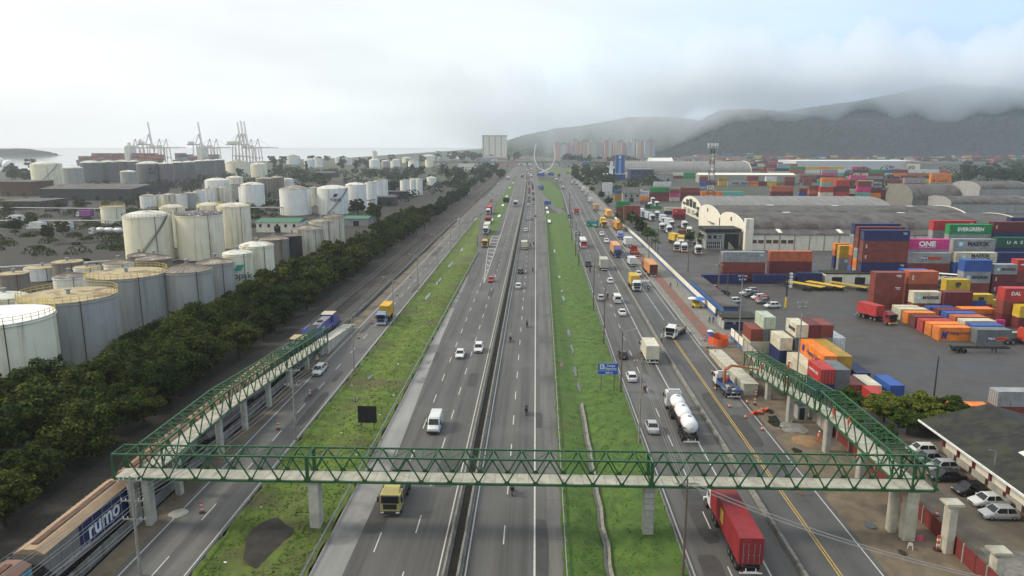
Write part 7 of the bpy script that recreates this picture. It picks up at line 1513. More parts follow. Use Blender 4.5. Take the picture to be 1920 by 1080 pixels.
t = thing('advertising_tower', 'tall blue tower with a pale vertical stripe beside the grey hall', 'tower', (106.1, 923.7, 0))
ob('shaft', MB().box(-6, 5, -5, 5, 0, 31).mesh('shaft', BLUE), t); ob('base', MB().box(-20, 6.2, -7, 4, 0, 7).mesh('base', BLUE), t); ob('canopy', MB().box(-21, 7, -8, 5, 7.02, 7.8).mesh('cp', M['white']), t)
ob('stripe', MB().box(-2.2,.4,-5.08,-5.02,8,25).mesh('st', M['plain']), t, color=(.16,.32,.6)); ob('stripe', MB().box(-2.1,.3,-5.08,-5.02,26.5,30).mesh('st', M['white']), t); ob('sail', MB().prism_y([(-14,6),(-9,6),(-9,22),(-11,24),(-13,20)], -2, -1).mesh('sail', M['white']), t)

def lattice_mast(x, y, h, w0, w1, label, m=None):
    m = m or M['rust']; t = thing('lattice_mast', label, 'mast', (x, y, 0), 0, 'lattice masts'); n = 14
    C = lambda s, k: (s[0]*(w0+(w1-w0)*k/n)/2, s[1]*(w0+(w1-w0)*k/n)/2, h*k/n)
    cs = [(-1,-1),(1,-1),(1,1),(-1,1)]
    for s in cs: ob('leg', MB().bar(C(s,0), C(s,n), .22).mesh('leg', m), t)
    for k in range(n):
        b = MB()
        for i in range(4): b.bar(C(cs[i],k), C(cs[(i+1)%4],k+1), .12); b.bar(C(cs[(i+1)%4],k), C(cs[i],k+1), .12); b.bar(C(cs[i],k+1), C(cs[(i+1)%4],k+1), .12)
        ob('bracing', b.mesh('brace', (m, M['white'])[k % 2] if m is M['rust'] else m), t)
    pl = ob('platform', MB().cyl((0,0,h-1.5),(0,0,h-1.2),3.2,3.2,12).mesh('pl', M['steel']), t)
    for i in range(9): a = i*.7; ob('antenna', MB().box(3*math.cos(a)-.25, 3*math.cos(a)+.25, 3*math.sin(a)-.15, 3*math.sin(a)+.15, h-2.5, h+.6).mesh('an', M['white']), t)
    for k in (9, 11): ob('dish_antenna', MB().lathe([(.01,0),(.8,.1),(1.1,.35)], 14, 0, (0,-1.2,h*k/n), 'y').mesh('dish', M['white'], True), t)
lattice_mast(107.3, 448.9, 43.6, 5, 1.6, 'red and white telecom lattice mast behind the vaulted warehouses')

HX, HY = 71.7, 303.4
t = thing('gatehouse_office', 'grey two-storey office with white-barred windows before the white gables', 'building', (HX, HY, 0))
ob('wall', MB().box(0, 13.5, 0, 11, 0, 7.2).mesh('wall', M['wall_grey']), t); ob('roof', MB().box(-.8, 14.3, -1, 11.8, 7.21, 8.6).mesh('roof', M['roof_dark']), t)
for i in range(4):
    f_ = ob('window', MB().box(.6+i*1.6, 1.9+i*1.6, -.06, .02, .5, 3.1).mesh('w', M['window']), t); ob('bar', MB().box(.5+i*1.6, 2.0+i*1.6, -.12, -.07, 1.7, 1.85).box(1.2+i*1.6, 1.32+i*1.6, -.12, -.07, .5, 3.1).mesh('bar', M['white']), f_)
ob('porch', MB().box(7.6, 13.6, -.04, .1, 0, 6.4).mesh('porch', M['window']), t); ob('stair', MB().hexa([(9,-1.4,0),(9.4,-1.4,0),(12,-.3,0),(11.6,-.3,0)],[(9,-1.4,3.2),(9.4,-1.4,3.2),(12,-.3,.3),(11.6,-.3,.3)]).mesh('st', M['concrete']), t)
for i in range(3): ob('upper_window', MB().box(.8+i*2.2, 2.2+i*2.2, -.05, .02, 4.4, 5.8).mesh('uw', M['window']), t)

t = thing('low_building', 'long white building with a mossy dark roof and maroon pillars at right', 'building')
ob('wall', MB().box(58.6, 71.0, 58, 98.6, .04, 3.9).mesh('wall', M['wall_white']), t)
for s_, x0, x1 in ((-1, 55.6, 64.8), (1, 64.8, 74.0)):
    xa, xb = (x0, x1) if s_ < 0 else (x1, x0)
    for k in range(9):
        y0 = 56.5 + k * 4.85; ob('roof_sheet', MB().hexa([(xa,y0,3.95),(xb,y0,6.5),(xb,y0+4.82,6.5),(xa,y0+4.82,3.95)],[(xa,y0,4.1),(xb,y0,6.66),(xb,y0+4.82,6.66),(xa,y0+4.82,4.1)]).mesh('rs', M['roof_dark']), t)
ob('eave_board', MB().box(55.45, 55.58, 56.4, 100.3, 3.85, 4.12).mesh('eb', M['white']), t)
ob('skylight', MB().hexa([(60.3,82,5.3),(61.6,82,5.66),(61.6,86,5.66),(60.3,86,5.3)],[(60.3,82,5.5),(61.6,82,5.86),(61.6,86,5.86),(60.3,86,5.5)]).mesh('sl', M['wall_white']), t)
MARN = mat('maroon_paint', (.14,.015,.02), .6, var=.15)
for k in range(12): ob('pillar', MB().box(58.35, 58.75, 59.2+k*3.55, 59.6+k*3.55, .04, 3.9).mesh('pil', MARN), t)
for k in range(11): ob('plinth_wall', MB().box(58.1, 58.3, 59.7+k*3.55, 62.6+k*3.55, .04, .9).mesh('pl', M['concrete']), t)
ob('lamp_bracket', MB().bar((56.6,84.5,4.3),(56.6,84.5,6.2),.1).bar((56.6,84.5,6.2),(55.6,84.3,6.5),.1).mesh('lb', M['steel']), t)

# ------------------------------------------------------------------ poles, cables, guardrails
def arm_pole(x, y, h, arms, label, m='pole_c', r=.16, lamp=0, z=0, group='utility poles'):
    t = thing('utility_pole', label, 'pole', (x, y, z), 0, group)
    ob('post', MB().cyl((0,0,-.1),(0,0,h),r,r*.6,10).mesh('post', M[m]), t)
    for az in arms:
        a = ob('crossarm', MB().bar((-1.2,0,az),(1.2,0,az),.1,.12).bar((-.5,0,az),(0,0,az-.5),.05).bar((.5,0,az),(0,0,az-.5),.05).mesh('arm', M['pole_c']), t)
        for ix in (-1.1,-.65,.65,1.1): ob('insulator', MB().cyl((ix,0,az+.05),(ix,0,az+.28),.05,.04,6).mesh('ins', M['white']), a)
    if lamp:
        ob('lamp_arm', MB().tube([(0,0,h-.6),(lamp*.8,0,h+.2),(lamp*2.0,0,h+.5)], .05).mesh('la', M['steel']), t)
        ob('lamp_head', MB().box(min(lamp*1.9,lamp*2.6),max(lamp*1.9,lamp*2.6),-.15,.15,h+.42,h+.56).mesh('lh', M['steel']), t)
    return t
LP = [(-40,65,10.9,(10.4,8.2,6.2)),(-35.2,99,11.3,(10.9,8.7)),(-34.9,132.4,11,(10.5,8.6)),(-34.8,171.6,11,(10.5,)),(-34.8,209,11,(10.5,)),(-35,255,11,(10.5,)),(-35,295,11,(10.5,)),(-35,330,11,(10.5,)),(-35.2,370,11,(10.5,)),(-35.6,410,11,(10.5,))]
for i, (x, y, h, a) in enumerate(LP): arm_pole(x, y, h, a, 'concrete power pole between the frontage road and grass, ' + nth(i+1) + ' from the camera', lamp=0 if i < 3 else -1)
RP = [(15.2,66.7,10.6,'wood'),(15.4,100,13,'pole_c'),(15.3,122.3,11,'wood'),(15.2,154,13,'wood'),(15.4,186,13,'wood'),(15.7,257,13,'black'),(15.9,282,13,'black'),(16.8,331,13,'black'),(18.5,380,13,'black'),(20.4,436,14,'black'),(22,470,13,'black')]
for i, (x, y, h, m) in enumerate(RP): arm_pole(x, y, h, (h-.5,) if i < 2 else (), 'tall pole behind the guardrail of the marginal road, ' + nth(i+1) + ' from the camera', m, .15, 1 if i > 1 else 0)
for i in range(26):
    y = 345 + i * 24; arm_pole(-57.5, y, 9, (), 'dark mast beside the railway, ' + nth(i+1) + ' from the near end', 'black', .18, 0, 0, 'railway masts')
for i, (x, y) in enumerate([(40.8,257.6),(48.8,286.1),(47.6,314.1),(47.2,352.3),(48.1,387.6),(52.7,246.8),(51.9,192.4),(52.0,202.8),(53.3,464.8),(53.0,527.4)]): arm_pole(x, y, 10, (9.5,) if i % 2 else (), 'dark pole along the footpath wall, ' + nth(i+1) + ' of the row', 'wood', .16, 0, .1, 'footpath poles')
for x, y, h, lab in ((45.5,157.0)+(15,'slim grey lamp column by the boundary wall'), (45.3,120.6)+(17,'tall grey lamp column above the near container cluster'), (57.3,222.9)+(16,'tall lamp column beside the grey and red container pair'), (66.3,116,9,'black post in front of the low container row')):
    t = thing('lamp_column', lab, 'lamp', (x, y, 0), 0, 'yard lamp columns')
    ob('post', MB().cyl((0,0,0),(0,0,h),.16,.09,8).mesh('p', M['steel'] if h > 10 else M['black']), t)
    if h > 10:
        for s_ in (-1,1): ob('floodlight', MB().bar((0,0,h),(s_*.7,0,h-.1),.08).box(s_*.7-.25,s_*.7+.25,-.25,.1,h-.35,h-.05).box(s_*.5-.25,s_*.5+.25,-.25,.1,h-1.1,h-.8).mesh('fl', M['steel']), t)
px_, py_ = (67.5,191.6)
t = thing('lamp_column', 'black mast with a yellow base and string of floodlights in the yard', 'lamp', (px_, py_, 0), 0, 'yard lamp columns')
ob('post', MB().cyl((0,0,3),(0,0,10),.2,.2,8).mesh('p', M['black']), t); ob('base', MB().cyl((0,0,0),(0,0,3),.35,.3,8).mesh('b', M['rail_y']), t)
for k in range(5): ob('floodlight', MB().box(.5+.1*(k % 2),1.2+.1*(k % 2),-.3,.1,5.6+k*.85,6.2+k*.85).bar((0,0,6+k*.85),(.6,0,6+k*.85),.08).mesh('fl', M['white']), t)
def cable(p, q, sag, label, m='cable', r=.022, group='overhead cables'):
    p = np.array(p, float); q = np.array(q, float)
    pts = [tuple(p + (q-p)*t - np.array((0,0,sag*4*t*(1-t)))) for t in np.linspace(0, 1, 11)]
    solo('power_cable', MB().tube(pts, r, 5).mesh('cable', M[m]), label, 'cable', group=group)
SIDE = ('outer left','inner left','inner right','outer right')
for i in range(len(LP) - 1):
    x0, y0, h0, a0 = LP[i]; x1, y1, h1, a1 = LP[i+1]
    for j, dx in enumerate((-1.1,-.65,.65,1.1)): cable((x0+dx,y0,a0[0]+.28), (x1+dx,y1,a1[0]+.28), .7, SIDE[j] + ' top cable on the frontage poles, ' + nth(i+1) + ' span from the camera', 'cable_light', .022)
    if i < 2:
        for j, dx in enumerate((-1.1,-.4,.4,1.1)): cable((x0+dx,y0,a0[1]+.2), (x1+dx,y1,a1[1]+.2), .9, SIDE[j] + ' lower cable on the frontage poles, ' + nth(i+1) + ' span from the camera', 'cable_light', .025)
for j, dx in enumerate((-1.1,-.65,.65,1.1)):
    cable((-40+dx,65,10.65), (-45.5+dx,30,10.6), .7, SIDE[j] + ' top cable leaving the nearest pole at lower left', 'cable_light'); cable((-40+dx,65,6.4), (-45.5+dx,30,6.4), .9, SIDE[j] + ' bottom cable leaving the nearest pole at lower left', 'cable_light', .028); cable((-40+dx,65,8.4), (-45+dx,30,8.2), .9, SIDE[j] + ' middle cable leaving the nearest pole at lower left', 'cable_light', .028)
    cable((15.2+dx*.5,66.7,10.3), (36+dx*.5,52,9.6), .8, SIDE[j] + ' cable sweeping right from the pole below the footbridge', 'cable_light', .02); cable((15.2+dx*.6,66.7,10.4), (15.4+dx*.6,100,12.7), .5, SIDE[j] + ' cable over the footbridge between two marginal road poles', 'cable_light', .022)
for i in range(1, 5): cable((RP[i][0],RP[i][1],RP[i][2]-.4), (RP[i+1][0],RP[i+1][1],RP[i+1][2]-.4), .6, 'single cable along the guardrail poles, ' + nth(i) + ' span beyond the footbridge')
postg = MB().box(-.06,.06,-.06,.06,-.4,.75).mesh('post', M['steel'])
def guardrail(f, y0, y1, label, zf, side, pstep=4):
    t = thing('guardrail', label, 'guardrail', (0,0,0), 0, 'guardrails')
    ob('rail', MB().loft([[(f(y)+side*a, y, zf + z) for a, z in ((.0,.45),(.05,.5),(.0,.58),(.05,.66),(.0,.72),(-.03,.72),(-.03,.45))] for y in yy(y0, y1, 8)]).mesh('rail', M['steel']), t)
    y = y0
    while y < min(y1, 330): ob('post', postg, t, (f(y)-side*.12, y, zf)); y += pstep
guardrail(cst(-23.3), NEAR, 290, 'long steel guardrail along the left grass verge', .05, 1); guardrail(m_(15.75), NEAR, 440, 'long steel guardrail along the right grass verge', .05, 1); guardrail(cst(-34.75), NEAR, 420, 'low steel guardrail between frontage road and grass', -.1, -1); guardrail(lambda y: edge_r(y)+.15, NEAR, 430, 'steel guardrail beside the highway paved shoulder', -.15, -1)

# ------------------------------------------------------------------ signs
def panel_sign(x, y, w, h, z0, label, col, posts=2, back='black', name='road_sign'):
    t = thing(name, label, 'sign', (x, y, 0)); ob('panel', MB().box(-w/2, w/2, -.03, .03, z0, z0+h).mesh('panel', M['plain']), t, color=col)
    for i in range(posts): px = 0 if posts == 1 else (-w*.33 if i == 0 else w*.33); ob('post', MB().box(px-.06, px+.06, .035, .14, -.9, z0+h*.9).mesh('post', M['wood']), t)
    return t
t = panel_sign(*(13.0,122.8), 3.5, 2.2, 3.0, 'blue road sign for special loads on the right verge', (.02,.09,.42))
for z0, z1 in ((3.02,3.07),(5.13,5.18),(3.75,3.8)): ob('border', MB().box(-1.72,1.72,-.045,-.032,z0,z1).mesh('bd', M['white']), t)
ob('symbol_panel', MB().box(-1.45,-.65,-.045,-.032,4.05,4.95).mesh('sp', M['white']), t); text('E', t, (-1.05,-.06,4.5), .8, (R(90),0,0), (.02,.05,.2), .02)
text('Cargas', t, (.5,-.06,4.72), .56, (R(90),0,0), (.8,.8,.8), .012); text('Especiais', t, (.5,-.06,4.18), .56, (R(90),0,0), (.8,.8,.8), .012); text('600 m', t, (.2,-.06,3.4), .5, (R(90),0,0), (.8,.8,.8), .012)
panel_sign(*(-25.6,103.7), 2.9, 2.7, 1.15, 'large black sign panel seen from behind on the left grass', (.008,.008,.008))
t = thing('speed_limit_sign', 'round red-rimmed speed limit sign on the right grass', 'sign', (5.2,133.0) + (0,)); ob('post', MB().cyl((0,.06,-.3),(0,.06,1.9),.05).mesh('p', M['steel']), t)
ob('rim', MB().cyl((0,0,1.7),(0,-.03,1.7),.5,.5,24).mesh('rim', M['tail']), t); ob('disc', MB().cyl((0,-.035,1.7),(0,-.045,1.7),.38,.38,24).mesh('disc', M['white']), t); text('80', t, (0,-.06,1.7), .5, (R(90),0,0), (.02,.02,.02), .02)
gx, gy = (13.4,321.8)
t = thing('gantry_sign', 'green overhead direction sign above the marginal road', 'sign', (22.5, 300, 0))
ob('panel', MB().box(-1.2,3.7,-.05,.05,9.6,12.3).mesh('p', M['plain']), t, color=(.0,.19,.1)); ob('post', MB().cyl((-4.9,.3,0),(-4.9,.3,12.6),.2).bar((-4.9,.3,11.8),(3.4,.3,11.8),.2).bar((-4.9,.3,10.2),(3.4,.3,10.2),.15).mesh('post', M['steel']), t)
for x0, x1, z, c in ((.0,2.9,11.85,(.45,.6,.55)),(.3,3.1,11.05,(.05,.25,.5)),(.9,3.1,10.5,(.5,.65,.6)),(1.4,3.1,10.0,(.5,.65,.6)),(-.8,-.55,11.8,(.5,.65,.6)),(-.8,-.4,10.4,(.5,.65,.6))): ob('direction_line', MB().box(x0,x1,-.07,-.052,z,z+.28).mesh('dl', M['plain']), t, color=c)
for x, y, w, h, z, lab, col in ((8.3,494.8)+(4.5,2.4,3,'small blue sign in the grass island by the slip road',(.02,.09,.4)),(6.3,906.4)+(9,4,5,'left blue sign near the white arch',(.03,.1,.35)),(19.2,920.9)+(7,4,5,'right blue sign near the white arch',(.03,.1,.35)),(87.0,1306.7)+(9,5,8,'far blue sign beyond the roundabout lawn',(.03,.12,.5)),(96.5,1307.0)+(6,5,8,'far green sign beyond the roundabout lawn',(.0,.2,.12)),(-21.4,525.0)+(4.4,3.4,2,'dark sign panel on the far grass strip',(.01,.012,.012))):
    panel_sign(x, y, w, h, z, lab, col)
for x, y, lab in ((44.7,170.5)+('white round sign by the yard gate',),(44.7,167.4)+('red round sign by the yard gate',)):
    t = thing('gate_sign', lab, 'sign', (x, y, .1)); ob('post', MB().cyl((0,0,0),(0,0,2.6),.12).mesh('p', M['white']), t); ob('disc', MB().cyl((0,-.06,2.6),(0,-.1,2.6),.55,.55,18).mesh('d', M['white'] if 'white' in lab else M['tail']), t); ob('bar', MB().box(-.35,.35,-.13,-.105,2.5,2.7).mesh('b', M['tail'] if 'white' in lab else M['white']), t)
# boulder-white drain chutes beside the far slip road
for i, (x, y) in enumerate([(-22.5,444.6),(-23.8,524.9),(-24.8,619.5),(-26.6,745.2),(-26.3,840.9),(7.9,413.9),(7.9,470.8),(7.7,503.3)]): struct('drain_chute', MB().box(x-.8,x+.8,y-7,y+8,.07,.14).mesh('ch', M['white']))

# ------------------------------------------------------------------ boundary walls
t = thing('boundary_wall', 'white and blue painted wall along the footpath', 'wall')
BW = [(46.0,180.4),(46.0,206.3),(46.2,239.4),(46.6,279.1),(46.8,328.4),(46.3,430.4)]
for (x0, y0), (x1, y1) in zip(BW, BW[1:]):
    n = max(1, int(math.hypot(x1-x0, y1-y0) / 6))
    for i in range(n):
        p = lambda k: (x0+(x1-x0)*k/n, y0+(y1-y0)*k/n)
        a, c = p(i), p(i+.985); w = ob('wall_panel', MB().bar((a[0],a[1],1.55),(c[0],c[1],1.55),.2,1.3).mesh('wp', M['wall_white']), t)
        ob('blue_base', MB().bar((a[0],a[1],.5),(c[0],c[1],.5),.24,.8).mesh('bb', mat('blue_wall_paint', (.05,.12,.3), .7) if 'blue_wall_paint' not in bpy.data.materials else bpy.data.materials['blue_wall_paint']), w)
t = thing('yard_wall', 'stained concrete boundary wall behind the right ramp', 'wall')
for i in range(17):
    y0 = 103 + i * 3.3; m = M['wall_white'] if i > 13 else M['concrete']
    ob('wall_panel', MB().box(44.25,44.45,y0,y0+3.24,0,2.5).mesh('wp', m), t)
    if i > 13: ob('blue_base', MB().box(44.2,44.5,y0,y0+3.24,.05,.9).mesh('bb', bpy.data.materials['blue_wall_paint']), t)
    ob('post', MB().box(44.15,44.55,y0-.12,y0+.1,0,2.65).mesh('po', M['concrete']), t)
t = thing('metal_fence', 'maroon corrugated metal fence beside the parking lot', 'fence')
for i in range(23):
    y0 = 58 + i * 2.0; ob('fence_panel', MB().box(45.0,45.06,y0+.03,y0+1.95,.05,2.1).mesh('fp', M['maroon']) if 'maroon' in M else MB().box(45.0,45.06,y0+.03,y0+1.95,.05,2.1).mesh('fp', M.setdefault('maroon', mat('maroon_sheet', (.16,.025,.022), .7, var=.25, scale=1.5))), t)
    if i % 2 == 0: ob('post', MB().box(44.86,45.0,y0-.06,y0+.06,0,2.2).mesh('po', M['concrete']), t)

# ------------------------------------------------------------------ parked cars
gp = 'parked cars by the low building'
for i, (k, x, y, c, w) in enumerate([('hatchback',54.6,79.6,SI,'nearest'),('sedan',55.3,82.7,WH,'second nearest'),('hatchback',54.7,85.6,BK,'third'),('sedan',53.9,89.3,BK,'fourth'),('hatchback',54.9,92.2,SI,'fifth'),('sedan',54.5,94.9,GY,'sixth'),('hatchback',55.0,97.6,WH,'farthest')]):
    car(k, (x, y), R(90 + (i % 3) * 4), c, 'parked ' + w + ' in the row before the low white building', gp, .05)
for k, xy, c, w in (('hatchback',(61.9,208.3),WH,'second from the back'),('hatchback',(64.0,211.5),SI,'backmost'),('sedan',(62.5,205.3),BK,'third from the back'),('hatchback',(63.5,202.4),WH,'fourth from the back'),('hatchback',(63.7,199.6),RD,'fifth from the back'),('sedan',(63.3,196.8),GY,'sixth from the back'),('hatchback',(63.8,191.5),WH,'frontmost'),('hatchback',(53.2,214.3),RD,'left by the sheds, rear'),('sedan',(54.4,208.1),BK,'left by the sheds, middle'),('hatchback',(55.0,197.2),WH,'left by the sheds, front')):
    car(k, xy, R(100), c, 'parked in the container yard, ' + w, 'parked cars in the yard', .05)
# yard trucks and trailers
tk = vehicle('container_truck', truck_proto('semi20'), (84.1,180.5), R(200), 'maroon truck with a red container crossing the yard', 'truck', 'trucks in the container yard', (.2,.02,.025), (.42,.04,.035), (.5,.36,.04))
vehicle('tractor_unit', truck_proto('tractor'), (105.9,157.2), R(-90), 'orange-red tractor unit with an empty chassis at the right edge', 'truck', 'trucks in the container yard', (.5,.06,.03))
def trailer(xy, rz, col, lab):
    t = thing('flatbed_trailer', lab, 'trailer', xy + (0,), rz, 'parked trailers')
    ob('deck', MB().box(-1.2,1.2,-6,6,1.15,1.35).mesh('deck', M['cargo']) if col else MB().box(-.5,-.3,-6,6,.9,1.2).box(.3,.5,-6,6,.9,1.2).box(-1.2,1.2,-5.8,-5.6,1.2,1.35).box(-1.2,1.2,5.6,5.8,1.2,1.35).box(-1.2,1.2,-.1,.1,1.2,1.35).mesh('deck', M['black']), t, color=col)
    for y in (-3.6,-4.8): 
        for s_ in (-1,1): ob('wheel', WTD[0], t, (s_*.9, y, .5))
    ob('landing_leg', MB().box(-.7,-.55,3,3.2,0,1.1).box(.55,.7,3,3.2,0,1.1).mesh('ll', M['black']), t)
trailer((79.3,218.5), R(38), None, 'black skeletal trailer left of the yellow decks')
trailer((82.8,219.4), R(38), (0.55, 0.36, 0.03), 'yellow ribbed trailer deck among the black ones')
trailer((85.8,219.5), R(38), None, 'black skeletal trailer between the yellow decks')
trailer((88.9,219.6), R(38), (0.62, 0.38, 0.02), 'bright yellow flatbed trailer deck')
trailer((95.6,219.0), R(38), (0.4, 0.27, 0.05), 'rust-stained yellow flatbed trailer on the right')
trailer((94.0,150.1), R(-90), None, 'empty black skeletal trailer behind the orange tractor')
tx, ty = (127.0,220.0)
t = thing('curtain_trailer', 'navy trailer with bold cream lettering among the stacks', 'trailer', (tx, ty, 0), R(62), 'parked trailers')
ob('cargo_box', boxbody(12.5, 6.2, 1.2, 3.2), t, color=(.03,.03,.14)); ob('roof_sheet', MB().box(-1.2,1.2,-6.2,6.1,4.42,4.47).mesh('rf', M['wall_white']), t); ob('front_panel', MB().box(-1.2,1.2,-6.42,-6.36,1.25,4.35).mesh('fp', M['white']), t)
text('SAMEXPRESS', t, (-1.29,1.0,3.1), 1.9, (R(90),0,R(-90)), (.65,.62,.5), .05, 'lettering', .85)
for y in (-3,-4.2):
    for s_ in (-1,1): ob('wheel', WTD[0], t, (s_*.9,y,.5))
vehicle('tractor_unit', truck_proto('tractor'), (58.9,298.3), TO + R(-15), 'white-cabbed truck waiting in the truck yard, first of those parked there', 'truck', 'trucks in the truck yard', WH, (.45,.5,.55), (.55,.1,.03))
vehicle('tractor_unit', truck_proto('tractor'), (61.0,295.3), TO + R(-8), 'white-cabbed truck waiting in the truck yard, second of those parked there', 'truck', 'trucks in the truck yard', WH, (.45,.5,.55), (.55,.1,.03))
vehicle('tractor_unit', truck_proto('tractor'), (65.1,289.5), TO + R(-1), 'white-cabbed truck waiting in the truck yard, third of those parked there', 'truck', 'trucks in the truck yard', WH, (.45,.5,.55), (.55,.1,.03))
vehicle('tractor_unit', truck_proto('tractor'), (71.1,314.9), TO + R(6), 'white-cabbed truck waiting in the truck yard, fourth of those parked there', 'truck', 'trucks in the truck yard', WH, (.45,.5,.55), (.55,.1,.03))
vehicle('lorry', truck_proto('semi20'), (61.8,323.4), TO + R(13), 'white-cabbed truck waiting in the truck yard, fifth of those parked there', 'truck', 'trucks in the truck yard', WH, (.6,.4,.05), None)
vehicle('lorry', truck_proto('semi20'), (63.4,314.7), TO + R(-10), 'white-cabbed truck waiting in the truck yard, sixth of those parked there', 'truck', 'trucks in the truck yard', WH, (.6,.4,.05), None)
vehicle('tractor_unit', truck_proto('tractor'), (64.6,370.9), TO + R(-3), 'white-cabbed truck waiting in the truck yard, seventh of those parked there', 'truck', 'trucks in the truck yard', WH, (.45,.5,.55), None)
vehicle('tractor_unit', truck_proto('tractor'), (65.9,359.5), TO + R(4), 'white-cabbed truck waiting in the truck yard, eighth of those parked there', 'truck', 'trucks in the truck yard', WH, (.45,.5,.55), None)
vehicle('tractor_unit', truck_proto('tractor'), (77.5,381.0), TO + R(11), 'white-cabbed truck waiting in the truck yard, ninth of those parked there', 'truck', 'trucks in the truck yard', WH, (.45,.5,.55), None)
vehicle('tractor_unit', truck_proto('tractor'), (75.1,353.3), TO + R(-12), 'white-cabbed truck waiting in the truck yard, tenth of those parked there', 'truck', 'trucks in the truck yard', WH, (.45,.5,.55), None)
vehicle('tractor_unit', truck_proto('tractor'), (79.4,505.7), TO + R(-5), 'white-cabbed truck waiting in the truck yard, eleventh of those parked there', 'truck', 'trucks in the truck yard', WH, (.45,.5,.55), None)
vehicle('tractor_unit', truck_proto('tractor'), (85.3,514.7), TO + R(2), 'white-cabbed truck waiting in the truck yard, twelfth of those parked there', 'truck', 'trucks in the truck yard', WH, (.45,.5,.55), None)
vehicle('tractor_unit', truck_proto('tractor'), (88.3,553.3), TO + R(9), 'white-cabbed truck waiting in the truck yard, thirteenth of those parked there', 'truck', 'trucks in the truck yard', WH, (.45,.5,.55), None)
vehicle('tractor_unit', truck_proto('tractor'), (63.6,465.2), TO + R(-14), 'white-cabbed truck waiting in the truck yard, fourteenth of those parked there', 'truck', 'trucks in the truck yard', WH, (.45,.5,.55), None)
vehicle('tractor_unit', truck_proto('tractor'), (67.0,458.0), TO + R(-7), 'white-cabbed truck waiting in the truck yard, fifteenth of those parked there', 'truck', 'trucks in the truck yard', WH, (.45,.5,.55), None)
vehicle('lorry', truck_proto('box'), (71.7,407.3), TO + R(0), 'white-cabbed truck waiting in the truck yard, sixteenth of those parked there', 'truck', 'trucks in the truck yard', WH, (.45,.5,.55), None)
vehicle('lorry', truck_proto('box'), (71.9,388.4), TO + R(7), 'white-cabbed truck waiting in the truck yard, seventeenth of those parked there', 'truck', 'trucks in the truck yard', WH, (.45,.5,.55), None)
vehicle('lorry', truck_proto('semi_box'), (65.1,424.8), TO + R(14), 'white-cabbed truck waiting in the truck yard, eighteenth of those parked there', 'truck', 'trucks in the truck yard', WH, (.45,.5,.55), None)
vehicle('tractor_unit', truck_proto('tractor'), (73.4,437.8), TO + R(-9), 'white-cabbed truck waiting in the truck yard, nineteenth of those parked there', 'truck', 'trucks in the truck yard', WH, (.45,.5,.55), None)
person((41.7,100.8), 0.10, R(298), 'orange-clad worker standing on the dirt below the ramp', 'work', (.62,.09,.03), 'people on foot', (.75,.75,.75), True, True)
person((33.2,84.3), 0.12, R(60), 'worker in orange trousers and yellow vest walking on the service road', 'walk', (.62,.12,.03), 'people on foot', (.75,.75,.75), True, True)
person((27.9,154.2), 0.50, R(40), 'person in a yellow vest standing on the low kerb wall', 'stand', (.55,.62,.05), 'people on foot', (.75,.75,.75), False, True)
person((41.5,218.1), 0.16, R(159), 'pedestrian in dark clothes at the footpath, left of two', 'stand', (.06,.06,.07), 'people on foot', None, False, False)
person((43.6,218.1), 0.16, R(250), 'pedestrian in dark clothes at the footpath, right of two', 'walk', (.06,.06,.07), 'people on foot', None, False, False)
person((42.8,173.1), 0.16, R(310), 'guard in blue at the gate, left of two', 'stand', (.05,.08,.2), 'people on foot', None, False, False)
person((43.7,173.1), 0.16, R(359), 'guard in blue at the gate, right of two', 'stand', (.05,.08,.2), 'people on foot', None, False, False)
person((-43.4,136.9), 0.05, R(205), 'worker in yellow-green vest beside the white off-road car', 'stand', (.55,.62,.05), 'people on foot', (.75,.75,.75), False, True)
person((43.1,192.1), 0.16, R(107), 'person standing at the yellow food cart', 'stand', (.06,.06,.07), 'people on foot', None, False, False)
OC = (.62,.09,.03)
for x, y, z, p_, lab in ((40.9,113.0,4.45,'stand','orange-clad worker walking on the sloping ramp deck'),(41.6,91.5,6.25,'work','orange-clad worker bending on the ramp deck nearest the corner'),(41.0,94.8,6.25,'stand','orange-clad worker behind another on the ramp deck'),(40.7,112.2,7.45,'work','orange-clad worker sitting atop the ramp truss'),(40.4,124.5,3.15,'work','orange-clad worker inside the lower ramp end')):
    person((x, y), z, R(200), lab, p_, OC, 'workers on the ramp', (.75,.75,.75), True, True)
# ------------------------------------------------------------------ construction site
t = vehicle('crane_truck', truck_proto('flatbed'), (34.0,122.8), R(4), 'white-cabbed crane truck with a blue bed loaded with planks', 'truck', g4, WH, (.05,.1,.24), z=.12)
for o in list(t.children):
    pass
cr_ = ob('loader_crane', MB().cyl((0,1.4,1.2),(0,1.4,3.6),.28,.22,10).bar((0,1.4,3.5),(.6,-.2,4.9),.3,.4).bar((.6,-.2,4.9),(3.6,-.9,4.6),.26,.34).bar((3.6,-.9,4.6),(5.2,-1.2,4.3),.18,.22).mesh('crane', mat('crane_paint', (.35,.12,.04), .6, var=.25)), t)
ob('hook', MB().bar((5.1,-1.2,4.3),(5.1,-1.2,3.4),.05).cyl((5.1,-1.2,3.4),(5.1,-1.2,3.2),.1).mesh('hook', M['black']), cr_)
person((34.3,123.8), 1.35, R(180), 'orange-clad worker standing on the crane truck bed', 'stand', OC, 'workers on the ramp', (.75,.75,.75), True, True)
rp = random.Random(8)
for i in range(9):
    x, y = 33.2 + (i % 3) * .75, 119.4 + (i // 3) * 1.2; solo('timber_plank', MB().box(-.3,.3,-.9,.9,0,.1).mesh('pk', M['concrete_new'] if i % 2 else M['wood']), 'board on the crane truck bed, ' + nth(i+1) + ' of the load', 'plank', (x, y, 1.34 + .0), rp.uniform(-.2,.2), 'boards on the crane truck')
